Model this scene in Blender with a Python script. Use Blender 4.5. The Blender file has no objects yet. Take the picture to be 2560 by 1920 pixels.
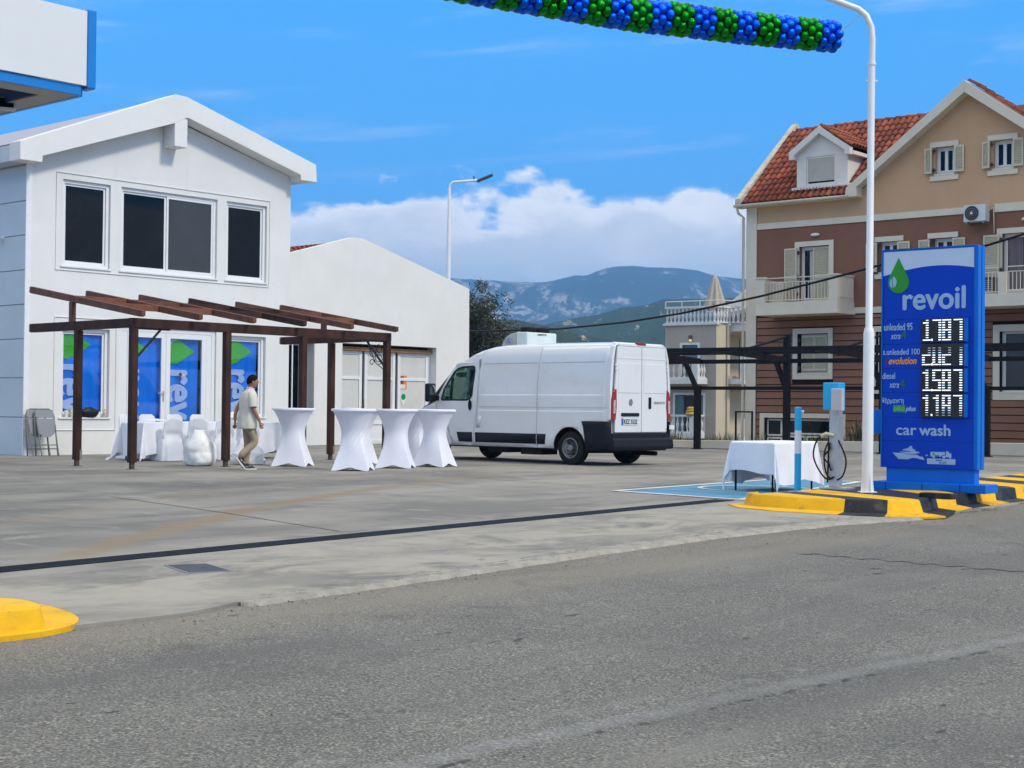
import bpy, bmesh, math, random
from mathutils import Vector, Matrix, noise
from mathutils.geometry import tessellate_polygon
R = math.radians
random.seed(7)
scene = bpy.context.scene
col = scene.collection

# ------------------------------------------------------------------ camera, sky, sun, exposure
F, H = 3750.0, 1.15                       # focal length in photo pixels (2560 wide), eye height over the forecourt
PITCH, ROLL = R(0.92), R(0.57)
fwd = Vector((0, math.cos(PITCH), math.sin(PITCH))); up0 = Vector((0, -math.sin(PITCH), math.cos(PITCH))); rt0 = Vector((1, 0, 0))
CR = rt0*math.cos(ROLL) + up0*math.sin(ROLL); CU = -rt0*math.sin(ROLL) + up0*math.cos(ROLL); CO = Vector((0, 0, H))
cam = bpy.data.cameras.new('camera'); cam.sensor_width = 36; cam.lens = F/2560*36; cam.clip_start = .1; cam.clip_end = 60000
camo = bpy.data.objects.new('camera', cam); col.objects.link(camo)
mw = Matrix((CR, CU, -fwd)).transposed().to_4x4(); mw.translation = CO; camo.matrix_world = mw
scene.camera = camo

SUN_AZ, SUN_EL = R(-30), R(42)            # azimuth as angle in the xy plane (x right, y away from the camera)
sd = Vector((math.cos(SUN_AZ)*math.cos(SUN_EL), math.sin(SUN_AZ)*math.cos(SUN_EL), math.sin(SUN_EL)))
sun = bpy.data.lights.new('sun', 'SUN'); sun.energy = 2.15; sun.angle = R(9); sun.color = (1, .93, .80)
suno = bpy.data.objects.new('sun', sun); col.objects.link(suno); suno.rotation_euler = sd.to_track_quat('Z', 'Y').to_euler()

scene.view_settings.view_transform = 'Standard'; scene.view_settings.look = 'None'
scene.view_settings.exposure = 0.0; scene.view_settings.gamma = 1; scene.view_settings.use_curve_mapping = False
scene.cycles.max_bounces = 6; scene.cycles.diffuse_bounces = 3; scene.cycles.glossy_bounces = 3; scene.cycles.transparent_max_bounces = 12
scene.cycles.volume_bounces = 0; scene.cycles.sample_clamp_indirect = 4

def lin(r, g, b):
    f = lambda c: (c/255)/12.92 if c/255 <= .04045 else ((c/255+.055)/1.055)**2.4
    return (f(r), f(g), f(b))

class NT:
    """small helper to wire nodes"""
    def __init__(s, tree): s.t = tree; s.n = tree.nodes; s.l = tree.links
    def add(s, typ, **kw):
        n = s.n.new(typ)
        for k, v in kw.items(): setattr(n, k, v)
        return n
    def link(s, a, b): s.l.new(a, b)
    def put(s, sock, v):
        if hasattr(v, 'is_linked') or isinstance(v, bpy.types.NodeSocket): s.l.new(v, sock)
        elif v is not None: sock.default_value = v
    def math(s, op, a, b=None, c=None, clamp=False):
        n = s.add('ShaderNodeMath', operation=op); n.use_clamp = clamp
        s.put(n.inputs[0], a)
        if b is not None: s.put(n.inputs[1], b)
        if c is not None: s.put(n.inputs[2], c)
        return n.outputs[0]
    def smooth(s, v, a, b, o0=0., o1=1.):
        n = s.add('ShaderNodeMapRange', interpolation_type='SMOOTHSTEP'); s.put(n.inputs[0], v)
        for i, q in zip((1, 2, 3, 4), (a, b, o0, o1)): s.put(n.inputs[i], q)
        return n.outputs[0]
    def noise(s, vec, scale, detail=3, rough=.55, dist=0, out=0):
        n = s.add('ShaderNodeTexNoise'); s.put(n.inputs['Vector'], vec); n.inputs['Scale'].default_value = scale
        n.inputs['Detail'].default_value = detail; n.inputs['Roughness'].default_value = rough; n.inputs['Distortion'].default_value = dist
        return n.outputs[out]
    def mix(s, f, a, b):
        n = s.add('ShaderNodeMix', data_type='RGBA'); s.put(n.inputs[0], f)
        for i, q in ((6, a), (7, b)):
            if isinstance(q, tuple): q = (*q[:3], 1)
            s.put(n.inputs[i], q)
        return n.outputs[2]
    def vmul(s, v, xyz):
        n = s.add('ShaderNodeVectorMath', operation='MULTIPLY'); s.put(n.inputs[0], v); n.inputs[1].default_value = xyz
        return n.outputs[0]
    def sep(s, v):
        n = s.add('ShaderNodeSeparateXYZ'); s.put(n.inputs[0], v); return n.outputs

# world: Nishita sky with broken cumulus over the mountains, wisps of cirrus and thin cloud overhead
w = bpy.data.worlds.new('World'); scene.world = w; w.use_nodes = True
T = NT(w.node_tree); T.n.clear()
sky = T.add('ShaderNodeTexSky', sky_type='NISHITA'); sky.sun_disc = False; sky.sun_elevation = SUN_EL
sky.sun_rotation = R(90) - SUN_AZ; sky.altitude = 50; sky.air_density = 1.0; sky.dust_density = .3; sky.ozone_density = 3.0
tc = T.add('ShaderNodeTexCoord'); d = tc.outputs['Generated']
sx, sy, sz = T.sep(d)
el = T.math('ARCSINE', T.math('MAXIMUM', T.math('MINIMUM', sz, 1.), -1.))
skc = T.add('ShaderNodeMix', data_type='RGBA', blend_type='MULTIPLY'); skc.inputs[0].default_value = 1
T.link(sky.outputs[0], skc.inputs[6]); skc.inputs[7].default_value = (.92, 1.16, 1.28, 1)
# above the haze the clear sky in the picture keeps nearly one colour
base = T.mix(.80, skc.outputs[2], (.42, 5.1, 12.9))
# cumulus bank: seen top profile about 6.5 to 9 degrees
dv = T.vmul(d, (1, 1, 1.75))
n1 = T.noise(dv, 13, 9, .5, .1); n2 = T.noise(dv, 33, 6, .6); n0 = T.noise(T.vmul(d, (1, 1, .3)), 2.6, 2)
top = T.math('ADD', T.math('MULTIPLY', T.math('SUBTRACT', n1, .5), .105), T.math('MULTIPLY', T.math('SUBTRACT', n2, .5), .028))
top = T.math('ADD', top, T.math('MULTIPLY', T.math('SUBTRACT', n0, .5), .03))
edge = T.math('SUBTRACT', T.math('ADD', top, .140), el)                 # > 0 inside the bank
cmask = T.smooth(edge, -.003, .008)
gap = T.smooth(T.noise(T.vmul(d, (1, 1, 3.2)), 8, 5, .5), .42, .62)
lowfade = T.smooth(el, .045, .075)
n3 = T.noise(dv, 15, 7, .55, .2)
lit = T.math('ADD', T.smooth(edge, .004, .030, 1, 0), T.math('MULTIPLY', T.math('SUBTRACT', n3, .50), 2.6), clamp=True)
shade = T.mix(T.smooth(el, .065, .115), (6.6, 8.3, 9.9), (9.0, 9.6, 10.4))
ccol = T.mix(lit, shade, (12.4, 12.6, 13.0))
cov = T.math('MULTIPLY', cmask, T.math('MAXIMUM', T.math('SUBTRACT', 1, T.math('MULTIPLY', T.math('SUBTRACT', 1, gap), T.math('MULTIPLY', T.math('SUBTRACT', 1, lowfade), .3))), .0))
# cirrus streaks and thin overhead cloud
rot = T.add('ShaderNodeVectorRotate', rotation_type='AXIS_ANGLE'); T.link(d, rot.inputs[0]); rot.inputs['Axis'].default_value = (0, 1, 0); rot.inputs['Angle'].default_value = R(4)
ci = T.noise(T.vmul(rot.outputs[0], (2.2, 2.2, 17)), 2.4, 5, .55, .4)
cir = T.math('MULTIPLY', T.smooth(ci, .53, .80), T.smooth(el, .12, .2))
ov = T.math('MULTIPLY', T.smooth(T.noise(T.vmul(d, (1, 1, 1.4)), 2.1, 7, .6, .3), .26, .52), T.smooth(el, .36, .60))
c1 = T.mix(T.math('MULTIPLY', cir, .62), base, (6.6, 8.6, 12.0))
c2 = T.mix(T.math('MULTIPLY', ov, .94), c1, (15.4, 14.6, 13.6))
c3_ = T.mix(cov, c2, ccol)
c4 = T.mix(T.smooth(el, -.04, -.01, 1, 0), c3_, (2.2, 2.3, 2.3))
bg = T.add('ShaderNodeBackground'); T.link(c4, bg.inputs[0]); bg.inputs[1].default_value = .10
T.link(bg.outputs[0], T.add('ShaderNodeOutputWorld').inputs[0])

# ------------------------------------------------------------------ helpers
def ray(u, v): return fwd + CR*((u-1280)/F) - CU*((v-960)/F)
def G(u, v, z=0.): d = ray(u, v); t = (z-H)/d.z; return CO + d*t
def PY(u, v, y): d = ray(u, v); return CO + d*(y/d.y)
class Fr:
    """a local frame standing on the ground: x along a facade, y into it, z up"""
    def __init__(s, o, a): s.o = Vector((o[0], o[1], 0)); s.a = a; s.x = Vector((math.cos(a), math.sin(a), 0)); s.y = Vector((-math.sin(a), math.cos(a), 0))
    def on(s, u, v, y=0.):
        d = ray(u, v); t = ((s.o+s.y*y-CO).dot(s.y))/d.dot(s.y); q = CO+d*t-s.o; return (q.dot(s.x), q.z)
    def loc(s, p): q = Vector(p)-s.o; return Vector((q.dot(s.x), q.dot(s.y), q.z))
    def w(s, x, y, z=0.): return s.o+s.x*x+s.y*y+Vector((0, 0, z))

def tag(o, label=None, cat=None, group=None, kind=None):
    if label: o['label'] = label
    if cat: o['category'] = cat
    if group: o['group'] = group
    if kind: o['kind'] = kind
    return o
def empty(name, loc=(0, 0, 0), rz=0., label=None, cat=None, group=None, kind=None):
    o = bpy.data.objects.new(name, None); col.objects.link(o); o.location = loc; o.rotation_euler = (0, 0, rz); o.empty_display_size = .1
    return tag(o, label, cat, group, kind)
def copy_tree(o, parent=None):
    c = o.copy(); col.objects.link(c); c.parent = parent
    for ch in o.children: copy_tree(ch, c)
    return c

class MB:
    def __init__(s): s.v = []; s.f = []; s.m = []
    def add(s, vs, fs, m=0):
        b = len(s.v); s.v += [tuple(q) for q in vs]; s.f += [[b+i for i in f] for f in fs]; s.m += [m]*len(fs); return s
    def box(s, x0, x1, y0, y1, z0, z1, m=0, M=None):
        vs = [(x, y, z) for z in (z0, z1) for y in (y0, y1) for x in (x0, x1)]
        if M: vs = [M @ Vector(q) for q in vs]
        return s.add(vs, [(0, 2, 3, 1), (4, 5, 7, 6), (0, 1, 5, 4), (2, 6, 7, 3), (0, 4, 6, 2), (1, 3, 7, 5)], m)
    def bar(s, a, b, w, h=None, up=(0, 0, 1), m=0):
        a, b = Vector(a), Vector(b); h = h or w; d = (b-a).normalized(); up = Vector(up)
        if abs(d.dot(up)) > .99: up = Vector((1, 0, 0))
        x = d.cross(up).normalized()*w/2; y = x.cross(d).normalized()*h/2
        vs = [a-x-y, a+x-y, a+x+y, a-x+y, b-x-y, b+x-y, b+x+y, b-x+y]
        return s.add(vs, [(3, 2, 1, 0), (4, 5, 6, 7), (0, 1, 5, 4), (1, 2, 6, 5), (2, 3, 7, 6), (3, 0, 4, 7)], m)
    def prism(s, poly, f0, f1, m=0):
        """poly: list of 2D points; f0/f1 map a 2D point to the near and far 3D point"""
        n = len(poly); vs = [f0(*p) for p in poly]+[f1(*p) for p in poly]
        tr = tessellate_polygon([[Vector((p[0], p[1], 0)) for p in poly]])
        fs = [list(t) for t in tr]+[[i+n for i in reversed(t)] for t in tr]+[[i, (i+1) % n, (i+1) % n+n, i+n] for i in range(n)]
        return s.add(vs, fs, m)
    def xz(s, poly, y0, y1, m=0): return s.prism(poly, lambda x, z: (x, y0, z), lambda x, z: (x, y1, z), m)
    def yz(s, poly, x0, x1, m=0): return s.prism(poly, lambda y, z: (x0, y, z), lambda y, z: (x1, y, z), m)
    def xy(s, poly, z0, z1, m=0): return s.prism(poly, lambda x, y: (x, y, z0), lambda x, y: (x, y, z1), m)
    def tube(s, pts, r, n=8, m=0, cap=True, closed=False):
        pts = [Vector(p) for p in pts]; k = len(pts); rs = r if isinstance(r, (list, tuple)) else [r]*k; vs = []; prev = None
        for i, p in enumerate(pts):
            if closed: d = pts[(i+1) % k]-pts[i-1]
            else: d = pts[min(i+1, k-1)]-pts[max(i-1, 0)]
            d.normalize()
            if prev is None: a = d.orthogonal().normalized()
            else: a = (prev-d*prev.dot(d)).normalized()
            prev = a; b = d.cross(a)
            vs += [p+(a*math.cos(t)+b*math.sin(t))*rs[i] for t in (2*math.pi*j/n for j in range(n))]
        fs = []
        for i in range(k if closed else k-1):
            i2 = (i+1) % k
            fs += [(i*n+j, i*n+(j+1) % n, i2*n+(j+1) % n, i2*n+j) for j in range(n)]
        if cap and not closed: fs += [tuple(range(n-1, -1, -1)), tuple((k-1)*n+j for j in range(n))]
        return s.add(vs, fs, m)
    def lathe(s, prof, n=16, c=(0, 0, 0), m=0, axis='z'):
        vs = []; c = Vector(c)
        for r, z in prof:
            for j in range(n):
                t = 2*math.pi*j/n; q = (r*math.cos(t), r*math.sin(t), z)
                if axis == 'x': q = (z, q[0], q[1])
                if axis == 'y': q = (q[0], z, q[1])
                vs.append(c+Vector(q))
        fs = [(i*n+j, i*n+(j+1) % n, (i+1)*n+(j+1) % n, (i+1)*n+j) for i in range(len(prof)-1) for j in range(n)]
        fs += [tuple(range(n-1, -1, -1)), tuple((len(prof)-1)*n+j for j in range(n))]
        return s.add(vs, fs, m)
    def grid(s, fn, nu, nv, m=0, wrap=False):
        vs = [fn(i/nu, j/nv) for j in range(nv+1) for i in range(nu+(0 if wrap else 1))]; W = nu+(0 if wrap else 1)
        return s.add(vs, [(j*W+i, j*W+(i+1) % W, (j+1)*W+(i+1) % W, (j+1)*W+i) for j in range(nv) for i in range(nu)], m)
    def ball(s, c, r, nu=12, nv=8, m=0):
        c = Vector(c); r = Vector(r) if hasattr(r, '__len__') else Vector((r, r, r))
        return s.grid(lambda a, b: c+Vector((r.x*math.cos(2*math.pi*a)*math.sin(math.pi*b), r.y*math.sin(2*math.pi*a)*math.sin(math.pi*b), -r.z*math.cos(math.pi*b))), nu, nv, m, True)
    def build(s, name, mats, parent=None, smooth=False, bev=0., loc=None, kind=None, label=None):
        me = bpy.data.meshes.new(name); me.from_pydata(s.v, [], s.f)
        if not isinstance(mats, (list, tuple)): mats = [mats]
        for q in mats: me.materials.append(q)
        if any(s.m): me.polygons.foreach_set('material_index', s.m)
        bm = bmesh.new(); bm.from_mesh(me); bmesh.ops.remove_doubles(bm, verts=bm.verts, dist=1e-5); bmesh.ops.recalc_face_normals(bm, faces=bm.faces); bm.to_mesh(me); bm.free()
        if smooth:
            me.polygons.foreach_set('use_smooth', [True]*len(me.polygons))
            if smooth is not True: me.set_sharp_from_angle(angle=R(smooth))
        me.update()
        o = bpy.data.objects.new(name, me); col.objects.link(o); o.parent = parent
        if loc is not None: o.location = loc
        if bev:
            b = o.modifiers.new('bevel', 'BEVEL'); b.width = bev; b.segments = 2; b.limit_method = 'ANGLE'; b.angle_limit = R(40)
        if kind: o['kind'] = kind
        if label: o['label'] = label
        return o

def holed(mb, outer, holes, y0, depth, m=0, mr=None):
    """a wall face at y0 (facing -y) with openings whose reveals run back by depth"""
    loops = [outer]+holes; flat = [p for l in loops for p in l]
    tr = tessellate_polygon([[Vector((x, z, 0)) for x, z in l] for l in loops])
    mb.add([(x, y0, z) for x, z in flat], [list(t) for t in tr], m)
    for h in holes:
        n = len(h)
        mb.add([(x, y0, z) for x, z in h]+[(x, y0+depth, z) for x, z in h], [(i, (i+1) % n, (i+1) % n+n, i+n) for i in range(n)], m if mr is None else mr)
    return mb
def rect(x0, x1, z0, z1): return [(x0, z0), (x1, z0), (x1, z1), (x0, z1)]
def frame_mb(mb, x0, x1, z0, z1, t, y0, y1, m=0, sill=None):
    """four mitre-free members butted together"""
    s_ = t if sill is None else sill
    mb.box(x0, x0+t, y0, y1, z0, z1, m); mb.box(x1-t, x1, y0, y1, z0, z1, m)
    mb.box(x0+t, x1-t, y0, y1, z1-t, z1, m); mb.box(x0+t, x1-t, y0, y1, z0, z0+s_, m)
    return mb

def text_obj(name, s, mat, parent, x0, x1, z0, z1, y, depth=.004, bold=.0, shear=0., rot=False):
    """flat lettering fitted to a rectangle on the plane y (facing -y)"""
    c = bpy.data.curves.new('t', 'FONT'); c.body = s; c.size = 1; c.shear = shear; c.extrude = .0; c.resolution_u = 4
    t = bpy.data.objects.new('t', c); col.objects.link(t)
    dg = bpy.context.evaluated_depsgraph_get(); me = bpy.data.meshes.new_from_object(t.evaluated_get(dg)); bpy.data.objects.remove(t); bpy.data.curves.remove(c)
    vs = [q.co.copy() for q in me.vertices]
    if rot: vs = [Vector((q.y, -q.x, 0)) for q in vs]
    ax, bx = min(q.x for q in vs), max(q.x for q in vs); ay, by = min(q.y for q in vs), max(q.y for q in vs)
    n = len(vs); W = [(x0+(q.x-ax)/(bx-ax)*(x1-x0), z0+(q.y-ay)/(by-ay)*(z1-z0)) for q in vs]
    mb = MB(); fs = [list(p.vertices) for p in me.polygons]
    # front faces plus side walls along border edges
    ed = {}
    for f in fs:
        for i in range(len(f)):
            a, b = f[i], f[(i+1) % len(f)]; k = (min(a, b), max(a, b)); ed[k] = ed.get(k, 0)+1
    sides = [(a, b, b+n, a+n) for (a, b), k in ed.items() if k == 1]
    sc_ = (z1-z0)*bold*1.1                                        # heavier strokes: nudged copies, each a hair proud of the last
    for i, (ox_, oz_) in enumerate([(0, 0)]+([(sc_, 0), (-sc_, 0), (0, sc_*.8), (0, -sc_*.8)] if bold else [])):
        mb.add([(x+ox_, y-depth-i*.0004, z+oz_) for x, z in W]+[(x+ox_, y, z+oz_) for x, z in W], fs+sides)
    bpy.data.meshes.remove(me)
    return mb.build(name, mat, parent)

# ------------------------------------------------------------------ materials
MATS = {}
def M(name, c, rough=.6, metal=0., var=.06, vs=3., bump=0., bs=40., coat=0., spec=.5, em=None, es=0., dirt=0., tr=0., sheen=0., streak=None, rain=0., chips=None):
    if name in MATS: return MATS[name]
    m = bpy.data.materials.new(name); m.use_nodes = True; t = NT(m.node_tree); p = t.n['Principled BSDF']; MATS[name] = m
    tc = t.add('ShaderNodeTexCoord'); v = tc.outputs['Object']
    if streak: v = t.vmul(v, streak)
    nz = t.noise(v, vs, 4, .6)
    k = t.smooth(nz, .25, .75, 1-var, 1+var)
    h = t.add('ShaderNodeVectorMath', operation='SCALE'); h.inputs[0].default_value = c[:3]; t.link(k, h.inputs['Scale'])
    cc = h.outputs[0]
    if dirt:
        dn = t.smooth(t.noise(v, vs*2.3, 6, .65), .52, .78, 0, dirt); cc = t.mix(dn, cc, (.16, .14, .11))
    if rain:                                                    # rain streaks and general soiling with shapes of their own
        rn = t.math('MULTIPLY', t.smooth(t.noise(t.vmul(v, (5, 5, .28)), 1.3, 5, .6), .50, .78, 0, rain), t.smooth(t.noise(v, .6, 4, .6), .35, .65)); cc = t.mix(rn, cc, (.24, .22, .19))
        cc = t.mix(t.smooth(t.noise(v, 7, 5, .75), .60, .72, 0, rain*.7), cc, (.30, .28, .25))
    if chips:
        cc = t.mix(t.smooth(t.noise(v, 16, 6, .75), .66, .69, 0, .85), cc, chips); cc = t.mix(t.smooth(t.noise(v, 3.5, 5, .7), .52, .72, 0, .45), cc, (.13, .11, .085))
    t.link(cc, p.inputs['Base Color'])
    if name == 'white_plastic_bag': p.inputs['Subsurface Weight'].default_value = .6; p.inputs['Subsurface Radius'].default_value = (.12, .12, .12)
    p.inputs['Roughness'].default_value = rough; p.inputs['Metallic'].default_value = metal; p.inputs['Coat Weight'].default_value = coat
    p.inputs['Specular IOR Level'].default_value = spec; p.inputs['Coat Roughness'].default_value = .06; p.inputs['Sheen Weight'].default_value = sheen
    if tr: p.inputs['Transmission Weight'].default_value = tr
    if em: p.inputs['Emission Color'].default_value = (*em, 1); p.inputs['Emission Strength'].default_value = es
    if bump:
        b = t.add('ShaderNodeBump'); b.inputs['Strength'].default_value = min(1, bump); b.inputs['Distance'].default_value = .01
        t.link(t.noise(tc.outputs['Object'], bs, 4, .6), b.inputs['Height']); t.link(b.outputs[0], p.inputs['Normal'])
    return m
stucco = M('white_stucco', (.74, .74, .72), .88, var=.04, vs=.7, bump=.35, bs=45, dirt=.06, rain=.09, spec=.2)
stucco2 = M('white_fascia', (.74, .74, .73), .85, var=.03, vs=1.2, bump=.25, bs=50, dirt=.05, rain=.08, spec=.2)
white_pvc = M('white_pvc', (.78, .785, .79), .35, var=.02)
cladpan = M('pale_panel', (.50, .58, .64), .4, var=.06, vs=.8)
dkglass = M('dark_glass', (.002, .005, .010), .04, var=.4, vs=1.5, spec=.22)
greyglass = M('screened_glass', (.045, .05, .052), .35, var=.1, vs=2)
wood = M('brown_stained_wood', (.044, .017, .010), .6, spec=.25, var=.45, vs=5, streak=(1, 1, .35), bump=.25, bs=30)
woodlt = M('reddish_wood', (.17, .055, .024), .6, var=.35, vs=4, bump=.2, bs=30)
endgrain = M('weathered_end_grain', (.22, .20, .16), .9, var=.3, vs=20)
metal_grey = M('grey_steel', (.30, .31, .32), .45, .6, var=.08)
galv = M('brushed_metal', (.50, .52, .54), .42, .55, var=.06, vs=8)
black = M('black_paint', (.008, .008, .010), .55, var=.2, spec=.18)
blackpl = M('black_plastic', (.009, .011, .017), .6, var=.2, vs=4, spec=.2)
rubber = M('tyre_rubber', (.014, .014, .014), .85, spec=.2, var=.2, bump=.3, bs=60)
cloth = M('white_cloth', (.80, .81, .85), .85, var=.03, vs=5, bump=.55, bs=8, sheen=.2)
lycra = M('white_stretch_fabric', (.78, .785, .86), .7, var=.04, vs=2, bump=.25, bs=5, sheen=.2)
bagm = M('white_plastic_bag', (.86, .86, .84), .5, var=.04, vs=9, bump=.9, bs=9, spec=.25)
blue_sign = M('blue_sign_face', (.0005, .052, .52), .35, var=.04, spec=.15)
blue_rim = M('bright_blue_metal', (.002, .15, .62), .4, var=.05, spec=.2)
skyblue = M('sky_blue_paint', (.015, .42, .78), .4, var=.05, dirt=.05)
ltblue = M('pale_lettering', (.30, .47, .72), .5, var=.03)
green = M('green_print', (.012, .27, .012), .4, var=.05)
white_paint = M('white_paint', (.78, .79, .80), .38, var=.04, dirt=.08)
cream = M('cream_paint', (.66, .60, .48), .75, var=.05, vs=1.5, bump=.15, dirt=.08)
creamsh = M('cream_shutter', (.58, .52, .38), .6, var=.05, vs=3)
tan = M('tan_stucco', (.56, .35, .20), .9, var=.07, vs=.5, bump=.4, bs=30, dirt=.08, rain=.22, spec=.2)
brown = M('brown_stucco', (.225, .108, .068), .9, var=.08, vs=.6, bump=.4, bs=30, dirt=.05, rain=.15, spec=.2)
sidingm = M('brown_siding', (.235, .118, .078), .8, var=.12, vs=.8, bump=.2, bs=30, rain=.12, spec=.2)
sidegap = M('siding_joint', (.022, .012, .009), .95, spec=.1)
def glassmat(name, tint=(.9, .95, 1), amt=.12):
    m = bpy.data.materials.new(name); m.use_nodes = True; t = NT(m.node_tree); t.n.clear(); MATS[name] = m
    a = t.add('ShaderNodeBsdfTransparent'); a.inputs[0].default_value = (*tint, 1); g = t.add('ShaderNodeBsdfGlossy'); g.inputs['Roughness'].default_value = .02
    fr = t.add('ShaderNodeFresnel'); fr.inputs[0].default_value = 1.5; mx = t.add('ShaderNodeMixShader')
    t.link(t.math('MULTIPLY', fr.outputs[0], .45+amt, clamp=True), mx.inputs[0]); t.link(a.outputs[0], mx.inputs[1]); t.link(g.outputs[0], mx.inputs[2])
    t.link(mx.outputs[0], t.add('ShaderNodeOutputMaterial').inputs[0]); return m
clear_glass = glassmat('clear_glass'); tint_glass = glassmat('green_tinted_glass', (.55, .72, .66), .3)

# ------------------------------------------------------------------ ground, road, forecourt
TH = R(51.2); EX, EY = math.cos(TH), math.sin(TH); QX, QY = EY, -EX; E0 = Vector((-2.24, 7.78))
def road_s(x, y): return (x-E0.x)*QX+(y-E0.y)*QY
def road_z(x, y): return -.02-.035*max(0, road_s(x, y)-.15)
def GR(u, v):
    d = ray(u, v); lo, hi = .5, 200.
    for _ in range(40):
        m_ = (lo+hi)/2; p = CO+d*m_
        if p.z > road_z(p.x, p.y): lo = m_
        else: hi = m_
    return CO+d*lo

def ground_mat(name, kind):
    m = bpy.data.materials.new(name); m.use_nodes = True; t = NT(m.node_tree); p = t.n['Principled BSDF']
    v = t.add('ShaderNodeTexCoord').outputs['Object']; x, y, z = t.sep(v)
    rot = t.add('ShaderNodeVectorRotate', rotation_type='Z_AXIS'); t.link(v, rot.inputs[0]); rot.inputs['Angle'].default_value = -TH
    rv = rot.outputs[0]
    if kind == 'concrete':
        c = t.mix(t.smooth(t.noise(v, .33, 5, .62, .3), .34, .66), (.168, .159, .140), (.285, .268, .230))
        c = t.mix(t.smooth(t.noise(t.vmul(rv, (.35, 1.6, 1)), 1.1, 6, .65, .4), .50, .66, 0, .62), c, (.115, .112, .106))
        c = t.mix(t.smooth(t.noise(t.vmul(rv, (1.2, .5, 1)), 1.7, 5, .6, .8), .55, .68, 0, .5), c, (.34, .32, .285))
        c = t.mix(t.smooth(t.noise(v, 9, 5, .7), .50, .78, 0, .35), c, (.12, .115, .108))
        c = t.mix(t.smooth(t.noise(v, .12, 3, .5), .52, .7, 0, .30), c, (.13, .14, .155))
        ap_ = t.math('ADD', t.math('MULTIPLY', t.math('SUBTRACT', x, -3.5), .8192), t.math('MULTIPLY', t.math('SUBTRACT', y, 10.35), -.5736))
        c = t.mix(t.math('MULTIPLY', t.smooth(ap_, -1.2, .9, 0, .85), t.smooth(t.noise(t.vmul(rv, (.8, 1.2, 1)), .8, 8, .72, .8), .42, .58, .0, 1)), c, (.345, .32, .262))
        c = t.mix(t.smooth(t.noise(v, 2.0, 5, .6, 1.0), .64, .74, 0, .5), c, (.055, .052, .048))
        # tyre-borne dust trail curving across the slab
        yy = t.math('SUBTRACT', y, 11.5)
        q = t.math('ADD', t.math('MULTIPLY', yy, .128), t.math('MULTIPLY', t.math('MULTIPLY', yy, t.math('SUBTRACT', y, 19.7)), .01297))
        dx = t.math('ABSOLUTE', t.math('SUBTRACT', t.math('SUBTRACT', x, q), t.math('ADD', -3.29, t.math('MULTIPLY', t.math('SUBTRACT', t.noise(v, 1.3, 3), .5), .35))))
        st = t.math('MULTIPLY', t.smooth(dx, .06, .30, 1, 0), t.smooth(t.noise(v, 3.5, 4, .6), .30, .6, .35, 1.))
        st = t.math('MULTIPLY', st, t.smooth(y, 10.4, 11.6, 0, .85)); c = t.mix(t.math('MULTIPLY', st, t.smooth(y, 20, 31, 1, .25)), c, (.235, .175, .105))
        dx2 = t.math('ABSOLUTE', t.math('SUBTRACT', t.math('SUBTRACT', x, q), -5.0))
        c = t.mix(t.math('MULTIPLY', t.smooth(dx2, .05, .35, .35, 0), t.smooth(t.noise(v, 2.5, 3), .4, .6)), c, (.33, .26, .17))
        bump, bsc, rough = .35, 90, .88
    else:
        g = t.noise(v, 78, 2, .6); g2 = t.noise(v, 24, 3, .7)
        c = t.mix(t.smooth(t.noise(v, .5, 5, .6, .4), .3, .7), (.122, .120, .108), (.182, .177, .156))
        c = t.mix(t.smooth(g, .54, .65, 0, .72), c, (.40, .375, .30)); c = t.mix(t.smooth(g, .36, .47, .72, 0), c, (.034, .033, .030))
        c = t.mix(t.smooth(g2, .35, .65, .35, 0), c, (.065, .063, .06))
        c = t.mix(t.smooth(t.noise(t.vmul(rv, (.22, 1.0, 1)), 1.0, 4, .6), .47, .66, 0, .5), c, (.088, .087, .083)); c = t.mix(t.smooth(t.noise(t.vmul(rv, (.10, 1.0, 1)), .9, 3, .5), .52, .66, 0, .35), c, (.22, .21, .18)); c = t.mix(t.smooth(t.noise(v, .8, 6, .65, 1.), .58, .68, 0, .42), c, (.05, .048, .045))
        rs = t.sep(rv)
        # perpendicular coordinate: worn pale band and ravelled joint between the lanes
        a, b = GR(1280, 1850), GR(2560, 1590); nrm = Vector((b.y-a.y, -(b.x-a.x), 0)).normalized()
        dist = t.math('SUBTRACT', t.math('ADD', t.math('MULTIPLY', x, nrm.x), t.math('MULTIPLY', y, nrm.y)), a.x*nrm.x+a.y*nrm.y)
        wob = t.math('ADD', dist, t.math('MULTIPLY', t.math('SUBTRACT', t.noise(v, 2.2, 3), .5), .10))
        band = t.math('MULTIPLY', t.smooth(t.math('ABSOLUTE', t.math('SUBTRACT', wob, .02)), .02, .10, .26, 0), t.smooth(t.noise(v, 5, 4), .35, .6, .4, 1))
        band2 = t.math('MULTIPLY', t.smooth(t.math('ABSOLUTE', t.math('ADD', wob, .16)), .02, .08, .22, 0), t.smooth(t.noise(v, 4, 4), .4, .65))
        c = t.mix(t.math('ADD', band, band2, clamp=True), c, (.30, .31, .31))
        crk = t.math('MULTIPLY', t.smooth(t.math('ABSOLUTE', t.math('SUBTRACT', wob, .115)), .004, .03, 1, 0), t.smooth(t.noise(v, 7, 5, .7), .50, .58))
        c = t.mix(t.math('MULTIPLY', crk, .85), c, (.035, .033, .028))
        pit = t.noise(t.vmul(rv, (.5, 1, 1)), 7, 2, .5); c = t.mix(t.smooth(pit, .722, .752, 0, .75), c, (.03, .028, .025))
        # dusty verge beside the slab
        e_ = t.math('ADD', t.math('MULTIPLY', t.math('SUBTRACT', x, E0.x), QX), t.math('MULTIPLY', t.math('SUBTRACT', y, E0.y), QY))
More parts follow.
